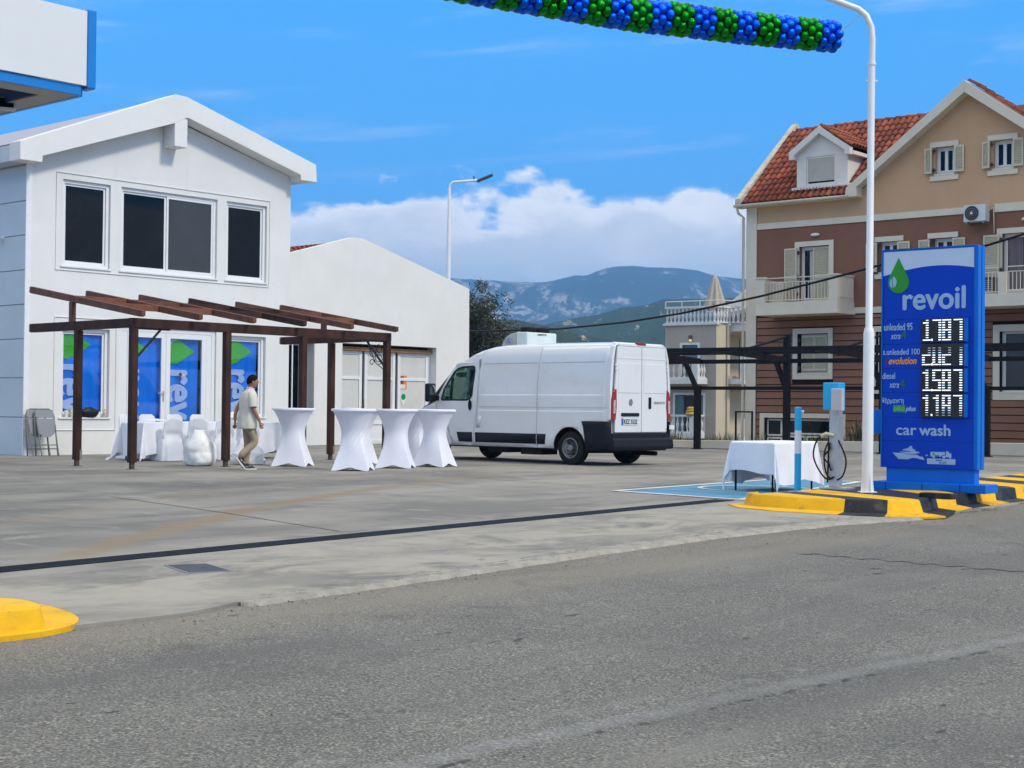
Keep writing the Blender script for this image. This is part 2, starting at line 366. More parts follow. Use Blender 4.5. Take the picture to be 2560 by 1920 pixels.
        c = t.mix(t.math('MULTIPLY', t.smooth(e_, .1, 1.0, .38, 0), t.smooth(g, .3, .6, .4, 1)), c, (.25, .21, .15))
        bump, bsc, rough = .7, 70, .92
    t.link(c, p.inputs['Base Color']); p.inputs['Roughness'].default_value = rough; p.inputs['Specular IOR Level'].default_value = .35
    b = t.add('ShaderNodeBump'); b.inputs['Strength'].default_value = bump; b.inputs['Distance'].default_value = .004 if kind == 'road' else .003
    t.link(t.noise(v, bsc, 4, .7), b.inputs['Height']); t.link(b.outputs[0], p.inputs['Normal']); return m
concrete = ground_mat('forecourt_concrete', 'concrete'); asphalt = ground_mat('worn_asphalt', 'road')
dirt = M('dry_earth', (.20, .18, .12), .95, var=.3, vs=.05, bump=.3)
MB().grid(lambda a, b: (-5000+10000*a, -50+5500*b, -.75), 4, 4).build('ground', dirt, kind='structure')

def along(s, q, z): return (E0.x+EX*s+QX*q, E0.y+EY*s+QY*q, z)
mb = MB(); ss = [-120, -30, -8, 0, 8, 30, 120]; qs = [(-7, -.02), (.15, -.02), (4, -.02-.035*3.85), (12, -.02-.035*11.85), (90, -.45)]
mb.add([along(s, q, z) for q, z in qs for s in ss], [(j*7+i, j*7+i+1, j*7+8+i, j*7+7+i) for j in range(4) for i in range(6)])
mb.build('road', asphalt, kind='structure')

upper = [(-200, 1616), (0, 1590), (190, 1563), (460, 1533), (620, 1500), (900, 1462), (1200, 1418), (1500, 1372), (1800, 1330), (2100, 1298), (2330, 1286), (2446, 1276), (2560, 1255)]
UP = [G(u, v) for u, v in upper]
edge = [(p.x, p.y) for p in UP]; e0, e1 = edge[0], edge[-1]
poly = [(e0[0]-EX*30, e0[1]-EY*30)]+edge+[(e1[0]+EX*5, e1[1]+EY*5), (e1[0]+EX*7+2, e1[1]+EY*7+.4), (e1[0]+EX*7+46, e1[1]+EY*7-27)]
WA, WB = Vector((4.6, 44.9)), Vector((13.2, 39.6)); WD = (WB-WA).normalized()      # line of the low wall behind the forecourt
wl, wr = WA-WD*12, WA+WD*38
poly += [(wr.x, wr.y), (wl.x, wl.y), (-6, 70), (-60, 70), (-60, -10)]
MB().xy(poly, -.35, 0).build('forecourt_slab', concrete, kind='structure')

# thin saw-cut joints in the slab
jm = M('joint_filler', (.10, .098, .09), .9, var=.3)
for pts in ([(278, 1242), (560, 1282), (850, 1329)], [(1150, 1190), (1290, 1203), (1480, 1216)], [(1480, 1180), (1790, 1192), (1820, 1194)], [(60, 1190), (560, 1176)], [(1560, 1222), (1790, 1202)]):
    mb = MB(); P = [G(u, v) for u, v in pts]
    for a, b in zip(P, P[1:]):
        n = Vector((-(b-a).y, (b-a).x, 0)).normalized()*.011
        mb.add([a-n+Vector((0, 0, .003)), b-n+Vector((0, 0, .003)), b+n+Vector((0, 0, .003)), a+n+Vector((0, 0, .003))], [(0, 1, 2, 3)])
    mb.build('slab_joint', jm, kind='structure')
# crack across the asphalt on the right
mb = MB(); prev = None
for i in range(40):
    u = 1990+i*15; v = 1383+(u-1990)*.083+math.sin(i*1.3)*1.6+random.uniform(-1, 1); p = GR(u, v)+Vector((0, 0, .004)); n = Vector((0, random.uniform(.012, .035), 0))
    if prev: mb.add([prev[0], prev[1], p+n, p-n], [(0, 3, 2, 1)])
    prev = (p-n, p+n)
mb.build('road_crack', jm, kind='structure')

# crumbling mortar strip between slab and asphalt
mort = M('crumbled_mortar', (.30, .28, .235), .95, var=.2, vs=6, bump=1, bs=35, dirt=.4)
lo = [(602, 1508), (640, 1514), (900, 1477), (1200, 1434), (1500, 1389), (1800, 1348), (2100, 1316), (2330, 1298)]; up_ = [(602, 1506), (640, 1499), (900, 1463), (1200, 1419), (1500, 1373), (1800, 1331), (2100, 1299), (2330, 1288)]
def interp(tab, u):
    for (a, b), (c, d_) in zip(tab, tab[1:]):
        if u <= c: return b+(d_-b)*(u-a)/(c-a)
    return tab[-1][1]
mb = MB(); vs = []; N = 420
for i in range(N+1):
    u = 602+(2330-602)*i/N; j = .9+.5*noise.noise(Vector((i*.33, 0, 0))); a, b = G(u, interp(up_, u)-1.), G(u, interp(lo, u)+2.0*noise.noise(Vector((i*.07, 7, 0)))+.8*noise.noise(Vector((i*.6, 9, 0))))
    b = a.lerp(b, .66); m1, m2 = a.lerp(b, .25), a.lerp(b, .8); h = .003+.004*noise.noise(Vector((i*.5, 3, 0)))
    vs += [a+Vector((0, 0, .004)), m1+Vector((0, 0, h)), m2+Vector((0, 0, h)), b+Vector((0, 0, -.03))]
mb.add(vs, [(i*4+k, i*4+4+k, i*4+5+k, i*4+1+k) for i in range(N) for k in range(3)])
mb.build('kerb_edging', mort, kind='structure')
mb = MB(); prev = None
for i in range(200):                                                      # dark broken crack along the strip
    u = 640+(2330-640)*i/199; v = interp(up_, u)+random.uniform(-1.5, 2); p = G(u, v)+Vector((0, 0, .022)); wd = random.uniform(0, .013) if random.random() > .25 else 0
    n = Vector((-.5*wd, wd, 0))
    if prev: mb.add([prev[0], prev[1], p+n, p-n], [(0, 3, 2, 1)])
    prev = (p-n, p+n)
mb.build('edging_crack', jm, kind='structure')
# loose pebbles and grit
gr = MB()
for i in range(260):
    u = random.uniform(100, 2500); v = interp(lo, max(602, min(u, 2330)))+random.gauss(4, 9) if u > 602 else 1545+random.gauss(0, 12); p = GR(u, v); s = random.uniform(.004, .014)
    gr.add([p+Vector((random.uniform(-s, s), random.uniform(-s, s), h)) for h in (0, 0, 0, s)], [(0, 1, 3), (1, 2, 3), (2, 0, 3)])
for i in range(110):
    p = GR(random.uniform(0, 2560), random.uniform(1480, 1915)); s = random.uniform(.003, .009)
    gr.add([p+Vector((random.uniform(-s, s), random.uniform(-s, s), h)) for h in (0, 0, 0, s)], [(0, 1, 3), (1, 2, 3), (2, 0, 3)])
gr.build('road_grit', M('grit', (.16, .14, .11), .95, var=.4, vs=30), kind='stuff')

# drainage channel with slotted grate
a, b = G(0, 1425.5), G(1812, 1250.5); L = (b-a).length; dd = (b-a).normalized(); a = a-dd*3; L += 3
t = empty('drain_channel', a, math.atan2(dd.y, dd.x), 'long black slotted drainage channel crossing the concrete forecourt', 'drain')
darkm = M('drain_painted_shadow', (.004, .005, .007), .8, spec=.1)
mb = MB(); mb.box(0, L, -.135, -.118, .002, .008); mb.box(0, L, .118, .135, .002, .008); mb.build('rail', M('cast_grate', (.010, .012, .018), .6, .0, var=.3, spec=.2), t)
MB().box(0, L, -.118, .118, .0006, .003).build('channel_shadow', darkm, t)  # near-black sheet at slab level, its colour stands in for shade inside the channel
mb = MB(); n = int(L/.035)
for i in range(n): mb.box(i*.035, i*.035+.018, -.118, .118, .0045, .0075)
mb.build('grate_bar', MATS['cast_grate'], t, kind='stuff')

# manhole plate
q = [G(425, 1416), G(510, 1409), G(567, 1426), G(478, 1435)]; c = (q[0]+q[1]+q[2]+q[3])/4; an = math.atan2((q[2]-q[1]).y, (q[2]-q[1]).x)
t = empty('manhole_cover', c, an, 'square dark steel access cover set in the pale concrete apron', 'manhole cover')
lx, ly = (q[2]-q[1]).length/2, (q[1]-q[0]).length/2*.98
plate = M('checker_plate', (.042, .048, .060), .6, .2, var=.3, vs=5)
MB().box(-lx, lx, -ly, ly, .001, .007).build('plate', plate, t, bev=.001)
mb = MB(); frame_mb(mb, -lx-.02, lx+.02, -ly-.02, ly+.02, .018, 0, .005)
fm = MB(); 
for x0, x1, y0, y1 in ((-lx-.02, lx+.02, -ly-.02, -ly-.002), (-lx-.02, lx+.02, ly+.002, ly+.02), (-lx-.02, -lx-.002, -ly, ly), (lx+.002, lx+.02, -ly, ly)): fm.box(x0, x1, y0, y1, .001, .005)
fm.build('rim', metal_grey, t)

# blue parking bay with white outline and symbol
bay = M('faded_blue_floor_paint', (.075, .24, .36), .8, var=.15, vs=2, dirt=.3); wl_m = M('white_floor_paint', (.62, .64, .65), .8, var=.1, dirt=.3)
Q = [G(1540, 1228), G(1850, 1250), G(2149, 1205.5), G(1965, 1197)]
A_, B_ = Q[0], Q[1]; D_ = Q[3]
MB().add([p+Vector((0, 0, .004)) for p in Q], [(0, 1, 2, 3)]).build('parking_bay', bay, kind='structure')
mb = MB()
for a, b in zip(Q, Q[1:]+Q[:1]):
    d_ = (b-a).normalized(); n = Vector((-d_.y, d_.x, 0))*.06; mb.add([p+Vector((0, 0, .008+.0005*len(mb.f))) for p in (a-n-d_*.06, b-n+d_*.06, b+n+d_*.06, a+n-d_*.06)], [(0, 1, 2, 3)])
cc = G(1885, 1222); mb.grid(lambda s, r: (cc.x+(.75+.08*r)*math.cos(s*6.2832), cc.y+(.75+.08*r)*math.sin(s*6.2832), .0082), 40, 1, wrap=True)
mb.build('bay_marking', wl_m, kind='structure')

# ------------------------------------------------------------------ painted kerb island
yel = M('yellow_kerb_paint', (.76, .42, .006), .65, var=.12, vs=3, bump=.6, bs=22, dirt=.15, chips=(.20, .18, .14), spec=.25)
blk = M('black_kerb_paint', (.020, .021, .025), .5, var=.4, vs=4, bump=.6, bs=22, dirt=.10, chips=(.10, .095, .085), spec=.2)
kerb = empty('kerb_island', (0, 0, 0), kind='structure')
st = [  # top edge, outer ground edge, back top point, colour of the block that starts here
 ((3.02, 18.42), (2.90, 18.58), (3.05, 18.44), 0), ((2.86, 18.15), (2.62, 18.35), (3.06, 18.45), 0), ((2.92, 17.85), (2.66, 17.68), (3.07, 18.46), 0), ((3.25, 17.50), (2.95, 17.12), (3.08, 18.47), 0),
 ((3.80, 17.07), (3.60, 16.60), (3.32, 18.72), 1), ((4.25, 16.93), (4.06, 16.32), (3.58, 19.02), 0), ((4.50, 16.95), (4.52, 16.24), (3.80, 19.30), 0), ((4.64, 17.08), (4.80, 16.42), (4.0, 19.55), 1), ((5.06, 17.92), (5.22, 17.08), (4.80, 20.5), 0),
 ((5.48, 18.58), (5.58, 17.72), (5.2, 21.0), 1), ((5.9, 19.1), (5.95, 18.28), (5.65, 21.5), 0), ((6.3, 19.58), (6.4, 18.95), (6.05, 22), 1), ((6.75, 20.12), (6.85, 19.62), (6.5, 22.5), 0), ((7.2, 20.75), (7.3, 20.3), (6.95, 23), 1),
 ((7.65, 21.4), (7.75, 20.95), (7.4, 23.6), 0), ((8.1, 22.1), (8.2, 21.6), (7.8, 24.1), 1), ((8.55, 22.8), (8.65, 22.2), (8.2, 24.7), 0), ((9.0, 23.5), (9.1, 22.9), (8.6, 25.3), 1), ((9.5, 24.2), (9.6, 23.6), (9.0, 25.9), 0)]
st = [(a, (b[0]+(a[0]-b[0])*(.38 if k >= 8 else .12), b[1]+(a[1]-b[1])*(.38 if k >= 8 else .12)), c, d_) for k, (a, b, c, d_) in enumerate(st)]
groups = []; i = 0
while i < len(st)-1:
    j = i+1
    while j < len(st)-1 and st[j][3] == st[i][3] and i == 0 and j < 4: j += 1
    if i == 5: j = 7
    groups.append((i, j)); i = j
for (i, j) in groups:
    mb = MB(); sub = []
    for a in range(i, j):
        k_ = 4 if i == 0 else 2
        for q_ in range(k_ + (1 if a == j-1 else 0)):
            f_ = q_/k_; sub.append([tuple(st[a][c_][d_]*(1-f_)+st[a+1][c_][d_]*f_ for d_ in (0, 1)) for c_ in (0, 1, 2)])
    rows = []
    for (T_, B_2, K_) in sub:
        T3, B3, K3 = Vector((*T_, .150)), Vector((*B_2, .009)), Vector((*K_, .132)); dv_ = (T3-B3); jit = .006*noise.noise(Vector((T_[0]*4, T_[1]*4, 0)))
        foot = Vector((*(T3+(B3-T3)*.17).xy, .016)); m_ = T3.lerp(foot, .22)+Vector((0, 0, .018)); inn = T3+(K3-T3)*.08 if (K3-T3).length > .3 else T3.lerp(K3, .3); inn.z = .156
        out = (K3-T3).normalized()*.1 if (K3-T3).length > .01 else Vector((0, 0, 0)); kb = K3+out; kb.z = .0
        rows.append([B3-Vector((0, 0, .02)), B3+Vector((0, 0, jit)), foot, m_, T3+Vector((0, 0, jit+.004)), inn, K3, kb])
    n = len(rows[0]); mb.add([p for r_ in rows for p in r_], [(a*n+k, a*n+k+1, a*n+n+k+1, a*n+n+k) for a in range(len(rows)-1) for k in range(n-1)])
    mb.build('kerb_block', blk if st[i][3] else yel, kerb, smooth=50)
# rounded yellow end of the kerb on the near left
t = empty('kerb_end', (0, 0, 0), kind='structure')
tp = [G(u, v, .12) for u, v in ((0, 1494), (40, 1496), (70, 1500), (88, 1505), (96, 1511), (93, 1516), (75, 1520), (40, 1523), (0, 1526))]
bs_ = [G(u, v, .008) for u, v in ((0, 1500), (60, 1505), (110, 1512), (150, 1522), (182, 1534), (197, 1548), (178, 1563), (110, 1578), (0, 1592))]
dn = Vector((EX, EY, 0))*-3.2; cen = (tp[0]+tp[-1])/2
def smooth_line(P):
    out = []
    for a in range(len(P)-1):
        p0, p1, p2, p3 = P[max(a-1, 0)], P[a], P[a+1], P[min(a+2, len(P)-1)]
        for k in range(4): f = k/4; out.append(.5*((2*p1)+(p2-p0)*f+(2*p0-5*p1+4*p2-p3)*f*f+(3*p1-p0-3*p2+p3)*f**3))
    return out+[P[-1]]
tp, bs_ = smooth_line(tp), smooth_line(bs_); tp = [tp[0]+dn]+tp+[tp[-1]+dn]; bs_ = [bs_[0]+dn]+bs_+[bs_[-1]+dn]; axis = Vector((EX, EY, 0)); rows = []
ct = []
for q in tp: s_ = min((q-cen).dot(axis), -.02); ct.append(Vector((cen.x+axis.x*s_, cen.y+axis.y*s_, .125)))
for q, b_, c_ in zip(tp, bs_, ct):
    o_ = Vector((q.x-c_.x, q.y-c_.y, 0)).normalized()
    rows.append([Vector((b_.x, b_.y, -.06)), Vector((b_.x, b_.y, .008)), q+o_*.035+Vector((0, 0, -.102)), q+o_*.018+Vector((0, 0, -.03)), q+o_*.008+Vector((0, 0, -.008)), q-o_*.012, c_])
n = len(rows[0]); mb = MB(); mb.add([p for r_ in rows for p in r_], [(a*n+k, a*n+k+1, a*n+n+k+1, a*n+n+k) for a in range(len(rows)-1) for k in range(n-1)])
mb.build('kerb_block', yel, t, smooth=40)

# ------------------------------------------------------------------ hills and mountains
def ridge(name, prof, D, D0, rough, mat, zb=-.7, seed=0, rows=46, colsn=420, crest=None):
    us = [p[0] for p in prof]
    def vv(u):
        if u <= us[0]: return prof[0][1]
        for (a, b), (c, d_) in zip(prof, prof[1:]):
            if u <= c:
                f_ = (u-a)/(c-a); return b+(d_-b)*f_
        return prof[-1][1]
    u0, u1 = -900, 3500; vs = []
    for j in range(rows+5):
        t = j/rows
        for i in range(colsn+1):
            u = u0+(u1-u0)*i/colsn; d_ = ray(u, vv(u)); k = D/d_.y; zr = H+d_.z*k; x0, y0 = d_.x*k, D
            if t <= 1:
                f_ = D0/D+(1-D0/D)*t; s = t**1.25; nz = noise.fractal(Vector((x0*f_/D*7+seed, f_*9, seed)), 1.0, 2.1, 7)
                rd = 1-abs(noise.noise(Vector((x0/D*16+seed, f_*3.2, 5+seed))))*2
                z = zb+(zr-zb)*s+(zr-zb)*rough*(nz+.55*rd)*math.sin(math.pi*min(1, t*1.0))**.7+ (zr-zb)*.006*noise.fractal(Vector((u*.03, seed, 1)), 1, 2, 4)*(t > .8)
            else: f_ = 1+(t-1)*.6; z = zb+(zr-zb)*(1-(t-1)*5)
            vs.append((x0*f_, y0*f_, z))
    W = colsn+1
    MB().add(vs, [(j*W+i, j*W+i+1, j*W+W+i+1, j*W+W+i) for j in range(rows+4) for i in range(colsn)]).build(name, mat, kind='structure', smooth=True)
def hill_mat(name, dark, mid, rock, sc, lo_, hi_, amt=1.):
    m = bpy.data.materials.new(name); m.use_nodes = True; t = NT(m.node_tree); p = t.n['Principled BSDF']; v = t.add('ShaderNodeTexCoord').outputs['Object']
    c = t.mix(t.smooth(t.noise(v, sc*7, 6, .7), .38, .62), dark, mid); c = t.mix(t.smooth(t.noise(t.vmul(v, (1, .25, .7)), sc*40, 4, .7), .42, .60, 0, .75), c, dark)
    xs_ = t.sep(v)[0]; left = t.smooth(xs_, -200, 260, .15, 0) if name == 'far_mountain' else 0.; r = t.math('MULTIPLY', t.smooth(t.math('ADD', t.noise(t.vmul(v, (1, .16, .6)), sc, 9, .66, .9), left), lo_, hi_), t.smooth(t.noise(t.vmul(v, (1, .2, .6)), sc*6, 5, .7), .44, .54))
    c = t.mix(t.math('MULTIPLY', r, amt), c, rock); t.link(c, p.inputs['Base Color']); p.inputs['Roughness'].default_value = 1; p.inputs['Specular IOR Level'].default_value = 0
    return m
far = [(-900, 690), (300, 700), (900, 700), (1060, 690), (1136, 696), (1180, 699), (1237, 701), (1300, 705), (1360, 706), (1389, 700), (1433, 689), (1462, 690), (1509, 672), (1545, 665), (1606, 666), (1660, 670), (1715, 671), (1751, 678), (1787, 690), (1867, 698), (2200, 720), (3500, 700)]
ridge('mountains', far, 4200, 1900, .085, hill_mat('far_mountain', (.022, .045, .05), (.04, .07, .06), (.54, .49, .44), .0075, .545, .63, .62), seed=3)
near = [(-900, 860), (900, 850), (1170, 850), (1300, 826), (1368, 811), (1425, 797), (1498, 786), (1552, 770), (1613, 763), (1660, 748), (1751, 747), (1900, 742), (2300, 760), (3500, 800)]
ridge('hillside', near, 1500, 550, .07, hill_mat('scrub_hillside', (.028, .05, .024), (.06, .085, .045), (.36, .32, .25), .034, .57, .62, .8), seed=11)
shr = [(-900, 830), (900, 815), (1150, 806), (1208, 801), (1281, 799), (1317, 805), (1368, 816), (1430, 832), (1520, 850), (1700, 880), (2200, 900), (3500, 900)]
ridge('scrub_hill', shr, 700, 300, .05, hill_mat('near_scrub', (.022, .035, .018), (.075, .085, .05), (.42, .38, .31), .03, .54, .62, .8), seed=23)

# air between here and the mountains
hz = bpy.data.materials.new('haze_air'); hz.use_nodes = True; t = NT(hz.node_tree); t.n.clear()
pv = t.add('ShaderNodeVolumePrincipled'); pv.inputs['Color'].default_value = (.26, .56, 1, 1); pv.inputs['Density'].default_value = 2.5e-4; pv.inputs['Anisotropy'].default_value = .0
t.link(pv.outputs[0], t.add('ShaderNodeOutputMaterial').inputs['Volume'])
MB().box(-5200, 5200, -60, 5600, -2.5, 425).build('haze', hz, kind='stuff')

# ------------------------------------------------------------------ barrel roof tiles
terra = [M('terracotta_%d' % i, c, .85, var=.22, vs=2.5, bump=.2, bs=25, dirt=.3) for i, c in enumerate([(.22, .040, .014), (.15, .030, .013), (.28, .062, .022)])]
def tile_mesh(mat, L=.40, r=.095, seg=5, t=.014):
    mb = MB()
    def ring(y, rr, lift): return [(rr*math.cos(math.pi*i/seg), y, rr*math.sin(math.pi*i/seg)+lift) for i in range(seg+1)]
    a, b, c_, d_ = ring(0, r, .022), ring(L, r*.86, 0), ring(0, r-t, .022), None
    n = seg+1; mb.add(a+b+c_, [(i, i+1, n+i+1, n+i) for i in range(seg)]+[(i, 2*n+i, 2*n+i+1, i+1) for i in range(seg)])
    o = mb.build('tile', mat, smooth=60); me = o.data; bpy.data.objects.remove(o); return me
TM = [tile_mesh(m) for m in terra]
def put_tile(parent, M4, name='tile'):
    o = bpy.data.objects.new(name, random.choice(TM)); col.objects.link(o); o.parent = parent; o.matrix_local = M4; return o
def tile_roof(parent, o, ex, ey, W, L, inside, n_single=300, step=.215, row=.33, start=0):
    """tiles on the plane o + ex*a + ey*b; single objects first, the rest joined"""
    ex, ey = Vector(ex).normalized(), Vector(ey).normalized(); ez = ex.cross(ey); o = Vector(o); cnt = 0; rest = MB(); rm = []
    spots = [(i*step+step/2, j*row) for j in range(int(L/row)) for i in range(int(W/step)) if inside(i*step+step/2, j*row)]
    for a, b in spots:
        p = o+ex*(a+random.uniform(-.006, .006))+ey*b+ez*random.uniform(0, .006); M4 = Matrix((ex, ey, ez)).transposed().to_4x4(); M4.translation = p
        M4 = M4 @ Matrix.Rotation(random.uniform(-.02, .02), 4, 'Z')
        if cnt < n_single: put_tile(parent, M4); cnt += 1
        else:
            me = TM[0]; k = random.randrange(3); rest.add([M4 @ q.co for q in me.vertices], [list(f.vertices) for f in me.polygons], k)
    if rest.v: rest.build('tiles', terra, parent, kind='stuff', smooth=60)
    # under surface (the covers' channels)
    return cnt

# ------------------------------------------------------------------ two-storey shop
MF = Fr(G(65, 1139), R(48.477))
shop = empty('shop_building', MF.o, MF.a, 'white two-storey shop with gabled front and dark upper windows behind the timber pergola', 'building')
ops_up = [(.82, 2.06), (2.35, 5.10), (5.38, 6.65)]; ZU0, ZU1 = 4.25, 6.20
ops_lo = [(.83, 2.09, .84, 2.86), (2.33, 5.12, 0, 2.97), (5.50, 6.66, .86, 2.88)]
mb = MB(); holed(mb, [(0, -.1), (7.42, -.1), (7.42, 7.03), (3.66, 8.0), (0, 6.55)], [rect(a, b, ZU0, ZU1) for a, b in ops_up]+[rect(a, b, max(c, -.0), d_) for a, b, c, d_ in ops_lo], 0, .17)
mb.add([(7.42, 0, -.1), (7.42, 12, -.1), (7.42, 12, 7.03), (7.42, 0, 7.03), (0, 0, -.1), (0, 12, -.1), (0, 12, 6.55), (0, 0, 6.55), (3.66, 12, 8.0)], [(0, 1, 2, 3), (5, 4, 7, 6), (1, 5, 6, 8, 2)])
mb.build('wall', stucco, shop)
# dark rooms behind the glass
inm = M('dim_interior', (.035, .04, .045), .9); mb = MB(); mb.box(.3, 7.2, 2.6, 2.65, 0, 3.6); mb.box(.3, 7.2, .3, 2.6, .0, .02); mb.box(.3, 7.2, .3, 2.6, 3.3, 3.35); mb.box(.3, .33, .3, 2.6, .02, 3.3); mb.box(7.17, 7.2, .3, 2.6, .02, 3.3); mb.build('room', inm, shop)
# fascia, soffit and ridge beam end
fas = [(-.52, 6.82), (3.5, 8.475), (3.83, 8.465), (7.87, 7.37), (7.90, 6.92), (7.37, 6.92), (7.365, 7.04), (3.85, 7.975), (3.48, 7.79), (.03, 6.56), (.02, 6.42), (-.516, 6.416)]
MB().xz(fas, -.46, -.003).build('fascia', stucco2, shop, bev=.012)
MB().box(3.485, 3.845, -.455, -.003, 7.255, 7.93).build('ridge_beam', stucco2, shop, bev=.01)
roofm = M('grey_roof_sheet', (.36, .35, .40), .6, var=.05)
mb = MB(); mb.add([(-.5, 0, 6.80), (3.66, 0, 8.47), (3.66, 12, 8.47), (-.5, 12, 6.80), (7.87, 0, 7.36), (7.87, 12, 7.36)], [(0, 1, 2, 3), (1, 4, 5, 2)]); mb.build('roof', roofm, shop)
mb = MB(); mb.box(-.50, .0, 0, 12, 6.43, 6.78); mb.box(7.42, 7.85, 0, 12, 6.93, 7.33); mb.build('eave', M('eave_white', (.55, .60, .66), .8), shop)
for i in range(16):
    M4 = Matrix(((0, 1, 0), (-1, 0, 0), (0, 0, 1))).transposed().to_4x4(); M4.translation = (-.55, .75+i*.21, 6.79); put_tile(shop, M4 @ Matrix.Rotation(R(0), 4, 'Z'))
# raised plaster bands round the window groups
mb = MB()
for x0, x1, z0, z1 in ((.645, 6.74, 4.145, 6.345), (.645, 2.26, .55, 3.1)):
    for a in ((x0, x1, z1-.012, z1), (x0, x1, z0, z0+.012), (x0, x0+.012, z0+.012, z1-.012), (x1-.012, x1, z0+.012, z1-.012)): mb.box(a[0], a[1], -.022, .0, a[2], a[3])
mb.build('plaster_border', stucco, shop)
def shop_window(x0, x1, z0, z1, split=None, glass=(dkglass,), name='window', fy=.06):
    w_ = MB(); frame_mb(w_, x0+.004, x1-.004, z0+.004, z1-.004, .075, fy, fy+.07); o = w_.build(name, white_pvc, shop, bev=.004)
    xs = [x0+.079]+([split] if split else [])+[x1-.079]
    for i in range(len(xs)-1):
        a, b = xs[i], xs[i+1]; yy = fy+.02+(.0 if i else .018)
        s_ = MB(); frame_mb(s_, a+(0 if i == 0 else .001), b-(.002), z0+.081, z1-.081, .05, yy-.012 if i else yy, yy+.03); s_.build('sash', white_pvc, o, bev=.003)
        MB().box(a+.05, b-.05, yy+.010, yy+.016, z0+.13, z1-.13).build('pane', glass[i % len(glass)], o)
    MB().box(x0-.05, x1+.03, -.035, .06, z0-.035, z0+.003).build('sill', stucco2, o, bev=.004)
    return o
shop_window(*ops_up[0], ZU0, ZU1); shop_window(*ops_up[1], ZU0, ZU1, 3.66, (dkglass, greyglass)); shop_window(*ops_up[2], ZU0, ZU1)
shop_window(.83, 2.09, .84, 2.86, None, (clear_glass,), fy=.08); shop_window(5.50, 6.66, .86, 2.88, None, (clear_glass,), fy=.08)
# double glass door
dr = MB(); dr.box(2.334, 2.43, .05, .13, 0, 2.965); dr.box(5.02, 5.116, .05, .13, 0, 2.965); dr.box(2.43, 5.02, .05, .13, 2.86, 2.965); dr.box(2.43, 2.60, .06, .12, .0, 2.86); dr.box(4.86, 5.02, .06, .12, .0, 2.86)
door = dr.build('door', white_pvc, shop, bev=.004)
for a, b in ((2.605, 3.68), (3.685, 4.855)):
    s_ = MB(); frame_mb(s_, a, b, .02, 2.855, .125, .055, .115, sill=.72); lf = s_.build('leaf', white_pvc, door, bev=.006)
    MB().box(a+.125, b-.125, .08, .09, .74, 2.73).build('pane', clear_glass, door)
h = MB(); h.tube([(3.62, .055, 1.42), (3.62, .01, 1.42), (3.44, .005, 1.42)], .012, 8); h.lathe([(.018, -.01), (.018, 0)], 10, (3.62, .05, 1.28), axis='y'); h.box(3.60, 3.64, .045, .054, 1.22, 1.48); h.build('handle', galv, door, smooth=40)
MB().box(2.3, 5.15, -.04, .05, -.02, .015).build('doorstep', stucco2, shop)
# corner post and ribbed cladding on the left wall
MB().box(-.10, .03, -.03, .0, -.05, 6.42).build('corner_trim', white_paint, shop)
zs = [-.02, .84, 1.71, 2.57, 3.33, 4.09, 4.86, 5.62, 6.40]
for k in range(3):
    for z0, z1 in zip(zs, zs[1:]): MB().box(-.06, -.002, .012+k*2.4, .002+(k+1)*2.4, z0+.008, z1-.008).build('panel', cladpan, shop, bev=.006)

# security camera on the cladding
q = MF.loc(PY(40, 585, 33.4)); t = empty('security_camera', MF.w(-.07, 1.0, 4.85), MF.a, 'small white bullet security camera on the pale clad side wall of the shop', 'camera')
mb = MB(); mb.lathe([(.05, 0), (.05, .03)], 12, (0, 0, 0), axis='x'); mb.build('base', white_paint, t, smooth=40)
mb = MB(); mb.tube([(0, 0, 0), (-.10, 0, -.02)], .018, 8); mb.build('arm', white_paint, t, smooth=40)
mb = MB(); mb.tube([(-.06, .09, -.0), (-.20, -.10, -.05)], .042, 12); mb.build('housing', white_paint, t, smooth=40)
MB().tube([(-.198, -.098, -.0495), (-.203, -.105, -.051)], .032, 12).build('lens', black, t, smooth=40)

# printed banners hanging inside the ground-floor glass
blueb = M('banner_blue', (.0005, .27, .95), .55, var=.15, vs=1.2); greenb = M('banner_green', (.10, .62, .02), .55, var=.1); lilac = M('banner_lilac', (.72, .78, 1.0), .6)
def banner(x0, x1, z0, z1, tx0, tx1, tz0, tz1, label, y=.205):
    t = empty('banner', MF.o, MF.a, label, 'banner', 'blue banners hung behind the shop glass')
    def fn(a, b):
        x = x0+(x1-x0)*a; return (x, y+.02*math.sin(a*17)+.05*max(0, a-.7)*math.sin(a*40+b*2), z0+(z1-z0)*b)
    MB().grid(fn, 40, 4).build('sheet', blueb, t, smooth=True)
    r = (tx1-tx0)*.60; cx, cz = tx0+(tx1-tx0)*.35, tz1+.48; pts = []
    for i in range(40):
        th = R(38)+(R(360)-R(76))*i/39; pts.append((cx+r*math.cos(th)*1.0, cz+r*math.sin(th)*.92))
    pts.append((cx+r*1.85, cz)); mb = MB(); mb.xz(pts, y-.034, y-.028); mb.build('green_drop', greenb, t)
    lf = [(cx-.22, cz+.30), (cx-.02, cz+.34), (cx+.10, cz+.28), (cx-.04, cz+.22), (cx-.20, cz+.10), (cx-.08, cz+.24)]; MB().xz(lf, y-.042, y-.036).build('leaf_mark', lilac, t)
    text_obj('lettering', 'rev', lilac, t, tx0, tx1, tz0, tz1, y-.034, .005, bold=.03, rot=True)
    return t
banner(.80, 1.99, .70, 3.0, .84, 1.44, .95, 2.02, 'blue banner with green drop in the leftmost shop window above the black bag')
banner(2.45, 3.62, .50, 3.0, 2.40, 2.98, .80, 1.98, 'blue lettered banner behind the left leaf of the double glass door')
banner(3.72, 4.70, .50, 3.0, 3.80, 4.36, .80, 1.96, 'blue lettered banner behind the right leaf of the double glass door')
